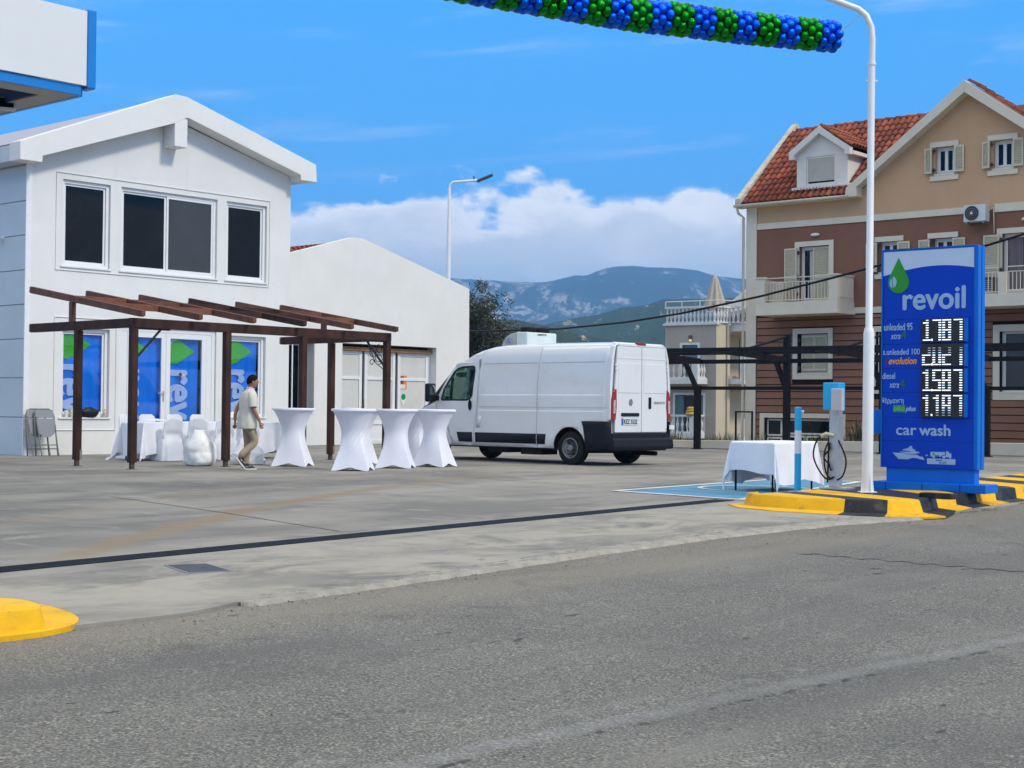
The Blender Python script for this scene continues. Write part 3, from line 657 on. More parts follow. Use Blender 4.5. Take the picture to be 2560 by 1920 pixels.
banner(5.45, 6.50, .70, 3.0, 5.52, 6.10, .92, 2.02, 'blue banner with green drop in the shop window behind the walking man')
st_ = MB(); st_.lathe([(.045, 0), (.045, .003)], 14, (0, 0, 0), axis='y'); o = st_.build('door_sticker', M('sticker_red_white', (.6, .45, .42), .5, var=.5, vs=30)); o.location = MF.w(4.22, .075, 1.88); o.rotation_euler = (0, 0, MF.a); tag(o, 'small round red and white sticker on the right door glass', 'sticker')
st_ = MB(); st_.lathe([(.045, 0), (.045, .003)], 14, (0, 0, 0), axis='y'); o = st_.build('door_sticker', M('sticker_dark', (.05, .05, .06), .5)); o.location = MF.w(4.12, .075, 1.88); o.rotation_euler = (0, 0, MF.a); tag(o, 'small round dark sticker left of the red one on the door glass', 'sticker')

# things on the left window sill
o = MB().grid(lambda a, b: (.24*math.cos(6.2832*a)*math.sin(math.pi*b)**.6*(1+.08*noise.noise(Vector((a*6, b*5, 1)))), .10*math.sin(6.2832*a)*math.sin(math.pi*b)**.6, .105-.105*math.cos(math.pi*b)+.05*math.sin(a*12.57)*max(0, b-.5)+.03*noise.noise(Vector((a*9, b*7, 4)))), 28, 16, wrap=True).build('handbag', M('black_leather', (.008, .008, .010), .5, bump=.3, bs=18, spec=.3), smooth=True)
o.location = MF.w(1.58, .0, .845); o.rotation_euler = (0, 0, MF.a); tag(o, 'slumped black bag on the sill of the leftmost shop window', 'bag')
for i, (x, r_, h_, c_, lb) in enumerate([(.98, .045, .16, (.75, .74, .70), 'white paper cup at the left end of the window sill'), (1.13, .055, .20, (.72, .66, .52), 'cream cup beside the white cup on the window sill'), (1.98, .045, .19, (.66, .48, .42), 'pinkish bottle at the right end of the window sill'), (1.24, .09, .05, (.78, .78, .78), 'low white dish between the cups and the black bag')]):
    mb = MB(); mb.lathe([(r_*.8, 0), (r_, h_*.6), (r_*(1 if i != 2 else .45), h_*.75), (r_*(1.02 if i != 2 else .45), h_)], 14); o = mb.build(['cup', 'cup', 'bottle', 'dish'][i], M('sillitem%d' % i, c_, .5), smooth=40); o.location = MF.w(x, -.005, .845); tag(o, lb, ['cup', 'cup', 'bottle', 'dish'][i])

# ------------------------------------------------------------------ single-storey annex
AY = 3.84
annex = empty('annex_building', MF.w(0, AY), MF.a, 'low white gabled annex with shuttered glass doors, right of the two-storey shop', 'building')
mb = MB(); holed(mb, [(7.0, -.1), (18.30, -.1), (18.26, 5.05), (13.48, 6.28), (13.10, 6.27), (8.0, 4.86), (7.0, 4.86)], [rect(10.6, 11.62, 1.0, 3.0), rect(12.72, 16.75, 0, 3.06)], 0, .42)
mb.add([(18.3, 0, -.1), (18.3, 9, -.1), (18.26, 9, 5.05), (18.26, 0, 5.05), (7, 9, -.1), (7, 9, 4.86), (13.3, 9, 6.28)], [(0, 1, 2, 3), (1, 4, 5, 6, 2)])
mb.add([(7.0, 0, 4.86), (8, 0, 4.86), (13.1, 0, 6.27), (13.48, 0, 6.28), (18.26, 0, 5.05), (7.0, .24, 4.86), (8, .24, 4.86), (13.1, .24, 6.27), (13.48, .24, 6.28), (18.26, .24, 5.05)], [(0, 1, 6, 5), (1, 2, 7, 6), (2, 3, 8, 7), (3, 4, 9, 8)])
mb.build('wall', stucco, annex)
ux = Vector((-5.1, 0, -1.41)).normalized()
mb = MB(); mb.add([(13.2, .25, 6.18), (13.2, 9, 6.18), (7.9, 9, 4.72), (7.9, .25, 4.72), (18.3, .25, 4.95), (18.3, 9, 4.95)], [(0, 1, 2, 3), (0, 4, 5, 1)]); mb.build('roof', terra[1], annex)
ey = Vector((5.3, 0, 1.46)); ex = Vector((0, -1, 0))
tile_roof(annex, (8.3, 5.4, 4.84), ex, ey, 5.0, 4.6, lambda a, b: a > .0, 300)
# barred window
mb = MB(); frame_mb(mb, 10.605, 11.615, 1.005, 2.995, .06, .30, .36); wn = mb.build('window', white_pvc, annex); MB().box(10.67, 11.55, .33, .335, 1.07, 2.93).build('pane', dkglass, wn)
for x in (10.80, 11.06, 11.32): MB().box(x-.018, x+.018, .02, .05, 1.0, 3.0).build('bar', white_paint, wn)
MB().box(10.55, 11.62, -.02, .28, .93, 1.0).build('sill', stucco2, wn)
# timber and glass doors, papered inside
paper = M('papered_glass', (.66, .66, .63), .35, var=.07, vs=1.6, bump=.2, bs=5, coat=.6); lint = M('bare_wood', (.30, .16, .07), .7, var=.3, vs=6)
MB().box(12.72, 16.75, .18, .42, 2.86, 2.97).build('lintel', lint, annex); MB().box(12.73, 16.74, .40, .43, 2.97, 3.05).build('painted_shadow_strip', black, annex)  # black strip stands in for the shadow over the lintel
gx = lambda u, v: MF.on(u, v, AY+.30)[0]
X0 = 12.95; cols = [(gx(856, 930)-.0, gx(905, 930)), (gx(911, 930), gx(988, 930)), (gx(994, 930), gx(1072, 930))]
cols = [(12.80, cols[0][1]), cols[1], (cols[2][0], 16.68)]
dd_ = MB(); dd_.box(12.725, 12.80, .28, .36, 0, 2.855); dd_.box(16.68, 16.745, .28, .36, 0, 2.855); dfr = dd_.build('door', white_paint, annex)
for a, b in cols:
    s_ = MB(); s_.box(a+.004, a+.12, .29, .35, .0, 2.85); s_.box(b-.12, b-.004, .29, .35, .0, 2.85)
    for z0, z1 in ((0, .12), (.60, .72), (1.98, 2.07), (2.75, 2.85)): s_.box(a+.12, b-.12, .29, .35, z0, z1)
    s_.build('leaf', white_paint, dfr, bev=.004)
    for z0, z1, m_ in ((.12, .60, white_paint), (.72, 1.98, paper), (2.07, 2.75, paper)): MB().box(a+.12, b-.12, .32, .33, z0, z1).build('pane' if m_ is paper else 'panel', m_, dfr)
h = MB(); h.box(cols[0][1]+.02, cols[0][1]+.06, .27, .29, .95, 1.35); h.tube([(cols[0][1]+.04, .27, 1.15), (cols[0][1]+.04, .22, 1.15), (cols[0][1]-.1, .21, 1.14)], .012, 8); h.build('handle', M('old_bronze', (.2, .15, .1), .4, .8), dfr, smooth=40)
x = gx(1008, 950)
t = empty('poster', MF.w(x, AY+.31, 2.0), MF.a, 'small orange and dark poster taped inside the right annex door', 'poster')
MB().box(-.14, .16, -.004, 0, -.28, .14).build('sheet', M('poster_orange', (.75, .22, .03), .6, var=.2, vs=6), t); MB().box(-.14, .02, -.007, -.0045, -.12, .12).build('photo_patch', M('poster_dark', (.10, .06, .05), .6, var=.7, vs=18), t); MB().box(-.12, .10, -.007, -.0045, -.27, -.14).build('text_patch', M('poster_white', (.7, .7, .68), .6), t)
mb = MB(); pts = [(.13*math.cos(a), .13*math.sin(a)) for a in [R(-35+250*i/20) for i in range(21)]]+[(0, -.26)]; mb.xz(pts, -.004, 0)
t2 = empty('location_sticker', MF.w(x+.02, AY+.31, 1.45), MF.a, 'green and white map pin sticker below the orange poster', 'sticker'); mb.build('pin', M('sticker_white', (.75, .78, .75), .5), t2)
MB().lathe([(.10, 0), (.10, .003)], 20, (0, -.008, .02), axis='y').build('green_disc', M('sticker_green', (.0, .25, .10), .5), t2)

# ------------------------------------------------------------------ filling-station canopy, top left
c_ = PY(217, 217, 19.0); CF = Fr((c_.x, c_.y), MF.a)
can = empty('station_canopy', CF.o, CF.a, 'white filling-station canopy with blue edge trim jutting in at the top left corner', 'canopy')
zb = c_.z; zt = PY(217, 28, 19.0).z
panw = M('canopy_white', (.72, .73, .72), .30, var=.015, coat=.3); bluet = M('canopy_blue', (.006, .20, .60), .35, var=.04)
for i in range(4): MB().box(-(i+1)*2.5+.004, -i*2.5-.004, 0, .05, zb+.01, zt).build('fascia_panel', panw, can, bev=.004)
MB().box(.0, .125, -.02, .20, zb-.02, zt+.03).build('corner_trim', bluet, can, bev=.02)
for i in range(4):
    MB().box(-(i+1)*2.5+(.0 if i else 0)-.9*0, -i*2.5-(.06 if i == 0 else 0), .03, .10, zb-.115, zb+.005).build('lower_trim', bluet, can, bev=.003)
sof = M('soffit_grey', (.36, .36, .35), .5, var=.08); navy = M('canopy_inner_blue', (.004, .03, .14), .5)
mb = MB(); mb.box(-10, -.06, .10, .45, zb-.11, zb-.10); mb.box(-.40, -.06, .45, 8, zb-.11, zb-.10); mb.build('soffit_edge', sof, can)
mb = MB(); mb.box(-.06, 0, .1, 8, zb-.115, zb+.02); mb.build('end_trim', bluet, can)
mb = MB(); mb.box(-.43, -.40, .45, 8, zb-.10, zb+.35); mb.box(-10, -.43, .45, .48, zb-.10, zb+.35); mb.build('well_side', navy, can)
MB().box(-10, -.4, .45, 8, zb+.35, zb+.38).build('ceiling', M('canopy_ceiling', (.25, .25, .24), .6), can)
MB().box(-10, 0, 0.05, 8, zt-.05, zt).build('deck', panw, can)
p = PY(14, 262, 19.6); t = empty('floodlight', p, R(20), 'grey floodlight hanging under the canopy edge at the left border', 'floodlight')
mb = MB(); mb.box(-.13, .13, -.10, .10, -.07, .09); mb.build('housing', galv, t, bev=.03); MB().box(-.02, .02, -.02, .02, .09, .45).build('bracket', galv, t); MB().box(-.10, .10, -.108, -.101, -.05, .07).build('lens', dkglass, t)

# ------------------------------------------------------------------ timber pergola
PF = Fr((-6.71, 26.55), R(47.9)); per = empty('pergola', PF.o, PF.a, 'dark brown timber pergola with sloping rafters standing in front of the shop', 'pergola')
LX = 6.13; ZB = 2.68
for x, y in [(0, 0), (2.04, 0), (3.88, 0), (LX, 0), (0, 1.78), (LX, 1.74)]:
    MB().box(x-.062, x+.062, y-.062, y+.062, .12, ZB-.172 if y == 0 else ZB-.172).build('post', wood, per, bev=.006)
    mb = MB(); mb.box(x-.035, x+.035, y-.035, y+.035, 0, .12); mb.box(x-.07, x+.07, y-.07, y+.07, .0, .008); mb.build('post_foot', M('rusty_steel', (.10, .07, .05), .8, .3, var=.3), per)
for x, y in [(0, 1.78), (LX, 1.74)]: MB().box(x+.02, x+.068, y-.068, y+.01, .12, .30).build('splice', endgrain, per)
MB().box(-.065, LX+.065, -.065, .065, ZB-.17, ZB).build('front_beam', wood, per, bev=.006)
for x in (0, LX):
    MB().box(x-.055, x+.055, .066, 3.40, ZB-.168, ZB-.004).build('side_beam', wood, per, bev=.006); MB().box(x-.05, x+.05, 3.401, 3.44, ZB-.16, ZB-.01).build('beam_end', endgrain, per)
def rz(y): return ZB+.075+(y+.25)*.157
for i in range(6):
    x = i*LX/5; m_ = wood if i in (3,) else M('mid_brown_wood', (.125, .044, .022), .6, var=.4, vs=5, streak=(1, 1, .35))
    pr = [(-.30, -.035), (-.30, .055), (3.44, .065), (3.44, -.065), (-.22, -.065)]
    mb = MB(); mb.prism([(q[0], rz(q[0])+q[1]) for q in pr], lambda a, b: (x-.042, a, b), lambda a, b: (x+.042, a, b)); mb.build('rafter', m_, per, bev=.006)
    MB().bar((x, 3.441, rz(3.44)), (x, 3.47, rz(3.47)), .075, .11).build('rafter_end', endgrain, per)
for y, ms in ((1.0, [woodlt, woodlt, wood, wood, woodlt]), (2.05, [woodlt, MATS['mid_brown_wood'], wood, wood, MATS['mid_brown_wood']])):
    for i in range(5): MB().box(i*LX/5+.044, (i+1)*LX/5-.044, y-.035, y+.035, rz(y)-.06, rz(y)+.055).build('blocking', ms[i], per, bev=.004)
for x in (0, LX): MB().box(x-.045, x+.045, 1.95, 2.05, ZB-.003, rz(2.0)-.066).build('stub_post', MATS['mid_brown_wood'], per)
iron = M('dark_iron', (.03, .03, .032), .5, .6, var=.2)
for x, s in ((0, 1), (LX, -1)):
    mb = MB(); mb.bar((x+s*.065, 0, ZB-.70), (x+s*.56, 0, ZB-.19), .03, .035); mb.box(min(x+s*.1, x+s*.75), max(x+s*.1, x+s*.75), -.04, .04, ZB-.195, ZB-.172); mb.build('brace', iron, per)
mb = MB()
for cx_, cz_, r_, a0, a1 in ((-.36, -.42, .13, 0, 420), (-.20, -.34, .10, 90, 480), (-.22, -.54, .12, -90, 300), (-.40, -.62, .07, 0, 360)):
    mb.tube([(LX+cx_+r_*(1-.5*i/18)*math.cos(R(a0+(a1-a0)*i/18)), .02, ZB+cz_+r_*(1-.5*i/18)*math.sin(R(a0+(a1-a0)*i/18))) for i in range(19)], .009, 5)
mb.tube([(LX-.5, .02, ZB-.172), (LX-.45, .02, ZB-.36), (LX-.3, .02, ZB-.62), (LX-.1, .02, ZB-.74)], .01, 5); mb.build('scroll_bracket', iron, per)

# ------------------------------------------------------------------ folded chairs against the wall
def folded_chair(lean_x, y0, label, rz_=0.):
    t = empty('folded_chair', MF.w(lean_x, y0), MF.a+rz_, label, 'chair', 'grey folding chairs stacked against the shop wall'); t.scale = (1.12, 1.12, 1.12)
    # chair stands upright in the local xz plane and leans to the wall along +y
    def L(x, z, o_=0): return (x, z*.16+o_, z*.985)
    g = metal_grey; tb = M('grey_painted_tube', (.15, .16, .15), .5, .2)
    mb = MB(); arc = [(-.24, 0), (-.225, .55), (-.21, .80), (-.175, .90), (-.10, .93), (.10, .93), (.175, .90), (.21, .80), (.225, .55), (.24, 0)]
    mb.tube([L(*p_) for p_ in arc], .014, 7); mb.build('back_frame', tb, t, smooth=True)
    mb = MB(); mb.tube([L(-.19, .62, -.05), L(-.185, .0, -.12), L(.185, .0, -.12), L(.19, .62, -.05)], .012, 7); mb.tube([L(-.19, .22, -.10), L(.19, .22, -.10)], .010, 7); mb.tube([L(-.22, .14), L(.22, .14)], .010, 7); mb.build('leg_frame', tb, t, smooth=True)
    gs = M('grey_seat_plastic', (.24, .255, .28), .5, var=.06)
    seat = [(-.20, .74)]+[(-.20+.20*(1-math.cos(a)) if a < 0 else 0, 0) for a in []]+[(.20*math.cos(R(180+180*k/14)), .55+.18*math.sin(R(180+180*k/14))) for k in range(15)]+[(.20, .74)]
    mb = MB(); mb.prism(seat, lambda x, z: L(x, z, -.055), lambda x, z: L(x, z, -.03)); mb.build('seat', gs, t, bev=.01)
    bk = [(-.16, .905), (-.195, .87), (-.205, .79), (-.19, .765), (-.10, .755), (.10, .755), (.19, .765), (.205, .79), (.195, .87), (.16, .905), (.08, .918), (-.08, .918)]
    mb = MB(); mb.prism(bk, lambda x, z: L(x, z, -.022), lambda x, z: L(x, z, -.006)); mb.build('backrest', gs, t, bev=.005)
    return t
folded_chair(.24, -.46, 'front grey folding chair leaning on the white wall near the leftmost window, seat panel showing')
folded_chair(.10, -.34, 'rear grey folding chair leaning on the wall, mostly covered by the front one', .03)

# ------------------------------------------------------------------ tablecloths, chair covers, bags
def draped(w_, d_, h, ox, oy, seed, fold=.03, nseg=56, flare=.10, stiff=1.):
    """cloth over a w x d table top (centred), overhang ox / oy; hangs with folds and long corner tips"""
    A, B = w_/2+ox, d_/2+oy; zmin = .012
    def fn(a, b):
        s = (a*2-1)*A; t_ = (b*2-1)*B; cx, cy = max(-w_/2, min(w_/2, s)), max(-d_/2, min(d_/2, t_)); dx, dy = s-cx, t_-cy; L_ = math.hypot(dx, dy)
        z = h-L_
        if L_ < 1e-6: return (s, t_, h+.003*noise.noise(Vector((s*3, t_*3, seed))))
        ux, uy = dx/L_, dy/L_; corner = 2*abs(ux*uy)
        k = (s*9 if abs(uy) > abs(ux) else t_*9); f_ = fold*L_/.4*(math.sin(k+seed)+.5*math.sin(k*2.3+seed*2))*(1-corner)
        out = .008+flare*L_*(.35+1.4*corner)+f_
        if corner > .3: out *= (1+.25*math.sin(math.atan2(abs(dy), abs(dx))*10+seed))
        zz = z if z > zmin else zmin+(.004*math.sin(k*2))
        if z < zmin: out += (zmin-z)*.6
        zz += .025*L_/.4*math.sin(k*.7+seed*3)
        return (cx+ux*out, cy+uy*out, max(zmin, zz))
    return MB().grid(fn, nseg, nseg)
def table_legs(t, w_, d_, h, m_, r_=.016):
    for sx_ in (-1, 1):
        for sy_ in (-1, 1): MB().tube([(sx_*(w_/2-.06), sy_*(d_/2-.06), 0), (sx_*(w_/2-.06), sy_*(d_/2-.06), h-.03)], r_, 8).build('leg', m_, t, smooth=True)
q = G(356, 1153.5); TF = Fr((q.x, q.y), MF.a)
t = empty('banquet_table', TF.w(1.85, .42), MF.a, 'long folding table hidden under a white cloth behind the pergola posts', 'table')
MB().box(-1.8, 1.8, -.38, .38, .765, .79).build('tabletop', white_pvc, t); table_legs(t, 3.6, .76, .79, metal_grey)
o = draped(3.62, .78, .795, .66, .66, 1.3, .035, 90, .13).build('tablecloth', cloth, smooth=True); o.location = TF.w(1.85, .42); o.rotation_euler = (0, 0, MF.a); o.modifiers.new('s', 'SUBSURF').render_levels = 1; tag(o, 'long white tablecloth falling almost to the ground, left of the covered chairs', 'tablecloth')
o = MB().grid(lambda a, b: (.30*(a-.5)*2*(1+.1*math.sin(b*9)), .16*(b-.5)*2, .02+.035*(1-(2*a-1)**2)*(1-(2*b-1)**2)+.012*noise.noise(Vector((a*6, b*6, 2)))), 20, 14).build('folded_cloth', cloth, smooth=True); o.location = TF.w(.55, .35, .80); o.rotation_euler = (0, 0, MF.a); tag(o, 'crumpled white cloth lying on top of the long table', 'cloth')

def covered_chair(p, rz_, label, seed=0., h=.86, name='covered_chair'):
    """cover drawn over a folding chair: the back faces local -y, the seat goes to +y"""
    t = empty(name, p, rz_, label, 'chair', 'chairs in white covers round the long table')
    def prof(z):            # half width, front y, back y at height z
        if z > .46:
            k = (z-.46)/(h-.46); hw = .225*(1-.10*k)*(1-max(0, (k-.80)/.2)**2.6*.42); yb = -.22-.07*k; return hw, yb, yb+.055+.30*max(0, 1-k*7)
        k = z/.46; return .235+.045*(1-k), -.22-.05*(1-k), .21+.05*(1-k)
    def fn(a, b):
        z = h*b**.9; hw, y0, y1 = prof(z); th = 2*math.pi*a; cx, sx_ = math.cos(th), math.sin(th); e = .35
        x = hw*math.copysign(abs(cx)**e, cx); y = (y0+y1)/2+(y1-y0)/2*math.copysign(abs(sx_)**e, sx_)
        amt = .020*max(0, 1-z/.5); fo = amt*math.sin(a*44+seed)+.5*amt*math.sin(a*71+seed*2)
        if .40 < z < .66: y += -.0; x *= 1+.012*math.sin(z*70+seed)
        sag = .03*math.exp(-((z-.55)/.07)**2)*math.cos(cx*2.2) if sx_ < 0 else 0
        return (x*(1+fo*2), y+sag+fo*math.copysign(1, sx_)+.006*noise.noise(Vector((x*8, z*9, seed))), max(.01, z+(.012*math.sin(a*30+seed) if b == 0 else 0)))
    mb = MB(); mb.grid(fn, 84, 34, wrap=True); hw, y0, y1 = prof(h); n = 84; top = len(mb.v)-n; mb.f.append([top+i for i in range(n)]); mb.m.append(0)
    mb.build('cover', cloth, t, smooth=60)
    mb = MB()
    for sx_ in (-1, 1):
        for yy in (-.17, .17): mb.tube([(sx_*.19, yy, 0), (sx_*.19, yy, .03)], .012, 6)
    mb.build('leg_ends', metal_grey, t); return t
for u, v, lb in ((437, 1153, 'covered white chair nearest the open end of the long table'), (503, 1152, 'covered white chair with the full plastic bag in front of it'), (567, 1150, 'covered white chair between the bag and the pergola post beside the man'), (632, 1148, 'covered white chair mostly hidden behind the walking man')):
    q = G(u, v); covered_chair(q+Vector((MF.y.x*.25, MF.y.y*.25, 0)), MF.a+R(-14+random.uniform(-6, 6)), lb, u*.1)
for k, (u, lb) in enumerate(((335, 'covered chair back at the far left side of the table, beside the brown post'), (386, 'covered chair back on the far side, behind the crumpled cloth'), (453, 'covered chair back on the far side, under the right door leaf'), (512, 'covered chair back on the far side, right of the door leaf'))):
    q = TF.w(1.85, 1.30); d_ = ray(u, 1040); tt_ = (q-CO).dot(TF.y)/d_.dot(TF.y); p = CO+d_*tt_; p.z = 0
    covered_chair(p, MF.a+math.pi+R(random.uniform(-4, 4)), lb, k*2.1, .94)

def bag(p, w_, h_, label, seed, neck=True):
    def fn(a, b):
        th = 6.2832*a; z = b; pf = ((0, .80), (.12, .97), (.30, 1.0), (.50, .94), (.68, .80), (.84, .62), (1.0, .36)) if neck else ((0, .86), (.2, 1.0), (.5, .93), (.75, .66), (1.0, .22)); r_ = interp(pf, z)
        r_ = max(.05, r_)*(1+.16*noise.noise(Vector((math.cos(th)*1.5, math.sin(th)*1.5, z*2.5+seed)))-.10*abs(noise.noise(Vector((math.cos(th)*4, math.sin(th)*4, z*5+seed))))-.09*abs(noise.noise(Vector((math.cos(th)*8, math.sin(th)*8, z*4+seed))))*(.4+z)-.03*abs(noise.noise(Vector((math.cos(th)*14, math.sin(th)*14, z*9+seed)))))
        if b == 0: r_ *= .6
        return (w_/2*r_*math.cos(th), w_/2*.9*r_*math.sin(th), h_*z+(.02*noise.noise(Vector((a*9, b*6, seed))) if b > 0 else 0))
    mb = MB(); mb.grid(fn, 48, 30, wrap=True); n = 48; mb.f.append([i for i in range(n)][::-1]); mb.m.append(0); mb.f.append([len(mb.v)-n+i for i in range(n)]); mb.m.append(0)
    o = mb.build('plastic_bag', bagm, smooth=True); o.location = p; tag(o, label, 'bag', 'white plastic bags on the ground'); return o
q = G(493, 1166)+Vector((.0, .22, 0)); bag(q, .64, .68, 'upright bulging white plastic bag standing between two pergola posts', 1.0)
q = G(614, 1163)+Vector((.0, .25, 0)); bag(q, .74, .44, 'slumped white plastic bag lying behind the walking man', 5.0, False)

# ------------------------------------------------------------------ bistro tables in stretch covers
def bistro(u, D_, label, rot=0., tilt=0., wrinkle=0., seed=0.):
    d_ = ray(u, 1100); p = CO+d_*(D_/d_.y); p.z = 0
    t = empty('bistro_table', p, rot, label, 'table', 'bistro tables in white stretch covers'); t.rotation_euler = (0, tilt, rot)
    hh = 1.095; rt_ = .405
    def rad(z, th):
        k = z/hh; waist = .212+.19*max(0, (k-.52)/.48)**2.0; top_ = waist
        foot_c = .475; prof = foot_c/(abs(math.cos(th))+abs(math.sin(th)))**1.28
        kk = max(0, 1-k/.66); kk = kk**1.35
        r_ = top_*(1-kk)+prof*kk
        if k > .8: r_ = waist
        return r_
    def fn(a, b):
        th = 6.2832*a; z = hh*b; c4 = abs(math.cos(2*th))**1.5; r_ = rad(z, th)
        if b > .985: r_ = max(r_, rt_-.004)
        r_ += .006*math.sin(a*38+seed)*(max(0, b-.72))*2
        if wrinkle and th > 3.6 and th < 5.6: r_ -= wrinkle*.5*(1+math.sin((th*8-z*19)*2.1))*math.exp(-((z-.62)/.17)**2)*math.exp(-((th-4.55)/.5)**2)
        z0 = .062*(1-c4)**.7*(1-b)**6
        return (r_*math.cos(th), r_*math.sin(th), max(.004, z+z0))
    mb = MB(); mb.grid(fn, 112, 44, wrap=True); mb.build('cover', lycra, t, smooth=70)
    mb = MB(); mb.lathe([(rt_-.012, hh-.032), (rt_, hh-.026), (rt_+.003, hh), (rt_-.004, hh+.012), (rt_-.03, hh+.016), (.01, hh+.017)], 56); mb.build('cover_cap', lycra, t, smooth=50)
    mb = MB()
    for k in range(4): th = k*math.pi/2; mb.bar((.05*math.cos(th), .05*math.sin(th), .05), (.44*math.cos(th), .44*math.sin(th), .012), .03, .02)
    mb.tube([(0, 0, .03), (0, 0, hh-.05)], .028, 8); mb.build('pedestal', metal_grey, t)
    return t
bistro(733, 28.7, 'white stretch-covered bistro table standing alone right of the walking man', R(38), seed=1)
bistro(884, 27.05, 'white bistro table with diagonal creases in its cover, closest of the cluster', R(40), wrinkle=.028, seed=2)
bistro(990, 28.3, 'smooth white bistro table in the cluster, just right of the creased one', R(40), seed=3)
bistro(1087, 29.2, 'rightmost white bistro table, overlapping the front of the van', R(22), wrinkle=.006, seed=4)
bistro(893, 30.3, 'white bistro table leaning slightly behind the creased one, only its tilted top showing', R(20), tilt=R(4), seed=5)
bistro(1046, 31.4, 'white bistro table seen in the gap between the two right-hand tables of the cluster', R(10), wrinkle=.012, seed=6)

# ------------------------------------------------------------------ white van
vw = M('van_white', (.72, .735, .735), .25, var=.02, vs=1.5, coat=.7, dirt=.10, rain=.05)
VF = Fr((1.872, 31.39), R(136.5)); van = empty('van', VF.o, VF.a, 'white high-roof panel van parked with its rear doors and left side towards the road', 'van')
XR, XF = -1.05, 4.80
def vw_half(x, z):          # half width of the body shell
    w_ = 1.015-.035*max(0, (.55-z)/.25)**2
    if z > 1.35: w_ -= .13*((z-1.35)/1.05)**1.5
    if z > 2.22: w_ -= .9*((z-2.22))**2*1.1
    if x > 3.0: w_ -= .20*((x-3.0)/1.9)**2.3
    if x < -.9: w_ -= .55*(-.9-x)**1.6*2.0
    return w_
def recess(x, z):           # pressed panels and swage lines
    r_ = 0
    for (x0, x1, z0, z1) in ((-.88, .86, 1.43, 2.10), (.93, 2.56, 1.43, 2.10)):
        if x0 < x < x1 and z0 < z < z1: r_ = .014
    if x < 2.60 and x > -.93 and 1.10 < z < 1.17: r_ = max(r_, .012)
    return r_
def side_panel(name, loops, mat, sgn=1, off=0., thick=0., grid_x=.12, grid_z=.12, parent=van):
    """a 2D outline (x, z) with holes laid on the body side surface"""
    bm = bmesh.new(); vs = []; flat = [p for l in loops for p in l]
    for x, z in flat: vs.append(bm.verts.new((x, 0, z)))
    for tri in tessellate_polygon([[Vector((x, z, 0)) for x, z in l] for l in loops]):
        try: bm.faces.new([vs[i] for i in tri])
        except ValueError: pass
    xs = [p[0] for p in flat]; zs_ = [p[1] for p in flat]
    cx_ = [min(xs)+i*grid_x for i in range(1, int((max(xs)-min(xs))/grid_x)+1)]+([-.895, -.87, .85, .875, .915, .94, 2.55, 2.575] if off == 0 else [])
    cz_ = [min(zs_)+i*grid_z for i in range(1, int((max(zs_)-min(zs_))/grid_z)+1)]+([1.09, 1.11, 1.16, 1.18, 1.42, 1.44, 2.09, 2.11] if off == 0 else [])
    for c in cx_: bmesh.ops.bisect_plane(bm, geom=bm.verts[:]+bm.edges[:]+bm.faces[:], plane_co=(c, 0, 0), plane_no=(1, 0, 0), dist=1e-5)
    for c in cz_: bmesh.ops.bisect_plane(bm, geom=bm.verts[:]+bm.edges[:]+bm.faces[:], plane_co=(0, 0, c), plane_no=(0, 0, 1), dist=1e-5)
    for q in bm.verts: q.co.y = sgn*(vw_half(q.co.x, q.co.z)-(recess(q.co.x, q.co.z) if off == 0 else 0)+off)
    bmesh.ops.recalc_face_normals(bm, faces=bm.faces)
    f0 = bm.faces[:][0]
    if f0.normal.y*sgn < 0: bmesh.ops.reverse_faces(bm, faces=bm.faces)
    me = bpy.data.meshes.new(name); bm.to_mesh(me); bm.free(); me.materials.append(mat); me.polygons.foreach_set('use_smooth', [True]*len(me.polygons)); me.set_sharp_from_angle(angle=R(25))
    o = bpy.data.objects.new(name, me); col.objects.link(o); o.parent = parent
    sdm = o.modifiers.new('s', 'SOLIDIFY'); sdm.thickness = thick or .012; sdm.offset = -1
    return o
def arc(cx, cz, r_, a0, a1, n=14): return [(cx+r_*math.cos(R(a0+(a1-a0)*i/n)), cz+r_*math.sin(R(a0+(a1-a0)*i/n))) for i in range(n+1)]
roofl = [(XR+.03, 2.42), (2.2, 2.44), (2.55, 2.40), (2.85, 2.31), (3.15, 2.15)]
win = [(2.80, 1.42), (2.86, 1.34), (2.98, 1.30), (3.78, 1.30), (3.82, 1.34), (3.74, 1.56), (3.45, 1.93), (3.33, 2.02), (3.20, 2.05), (2.86, 2.07), (2.79, 2.04), (2.765, 1.95)]
door_out = [(2.80, .33), (3.42, .33), (3.46, .45), (3.60, .75), (3.93, .98), (3.99, 1.26), (3.86, 1.48), (3.50, 1.98), (3.36, 2.10), (3.20, 2.145), (2.66, 2.15), (2.66, 1.2), (2.72, .75)]
archr = arc(0, .34, .44, 0, 180)[::-1]
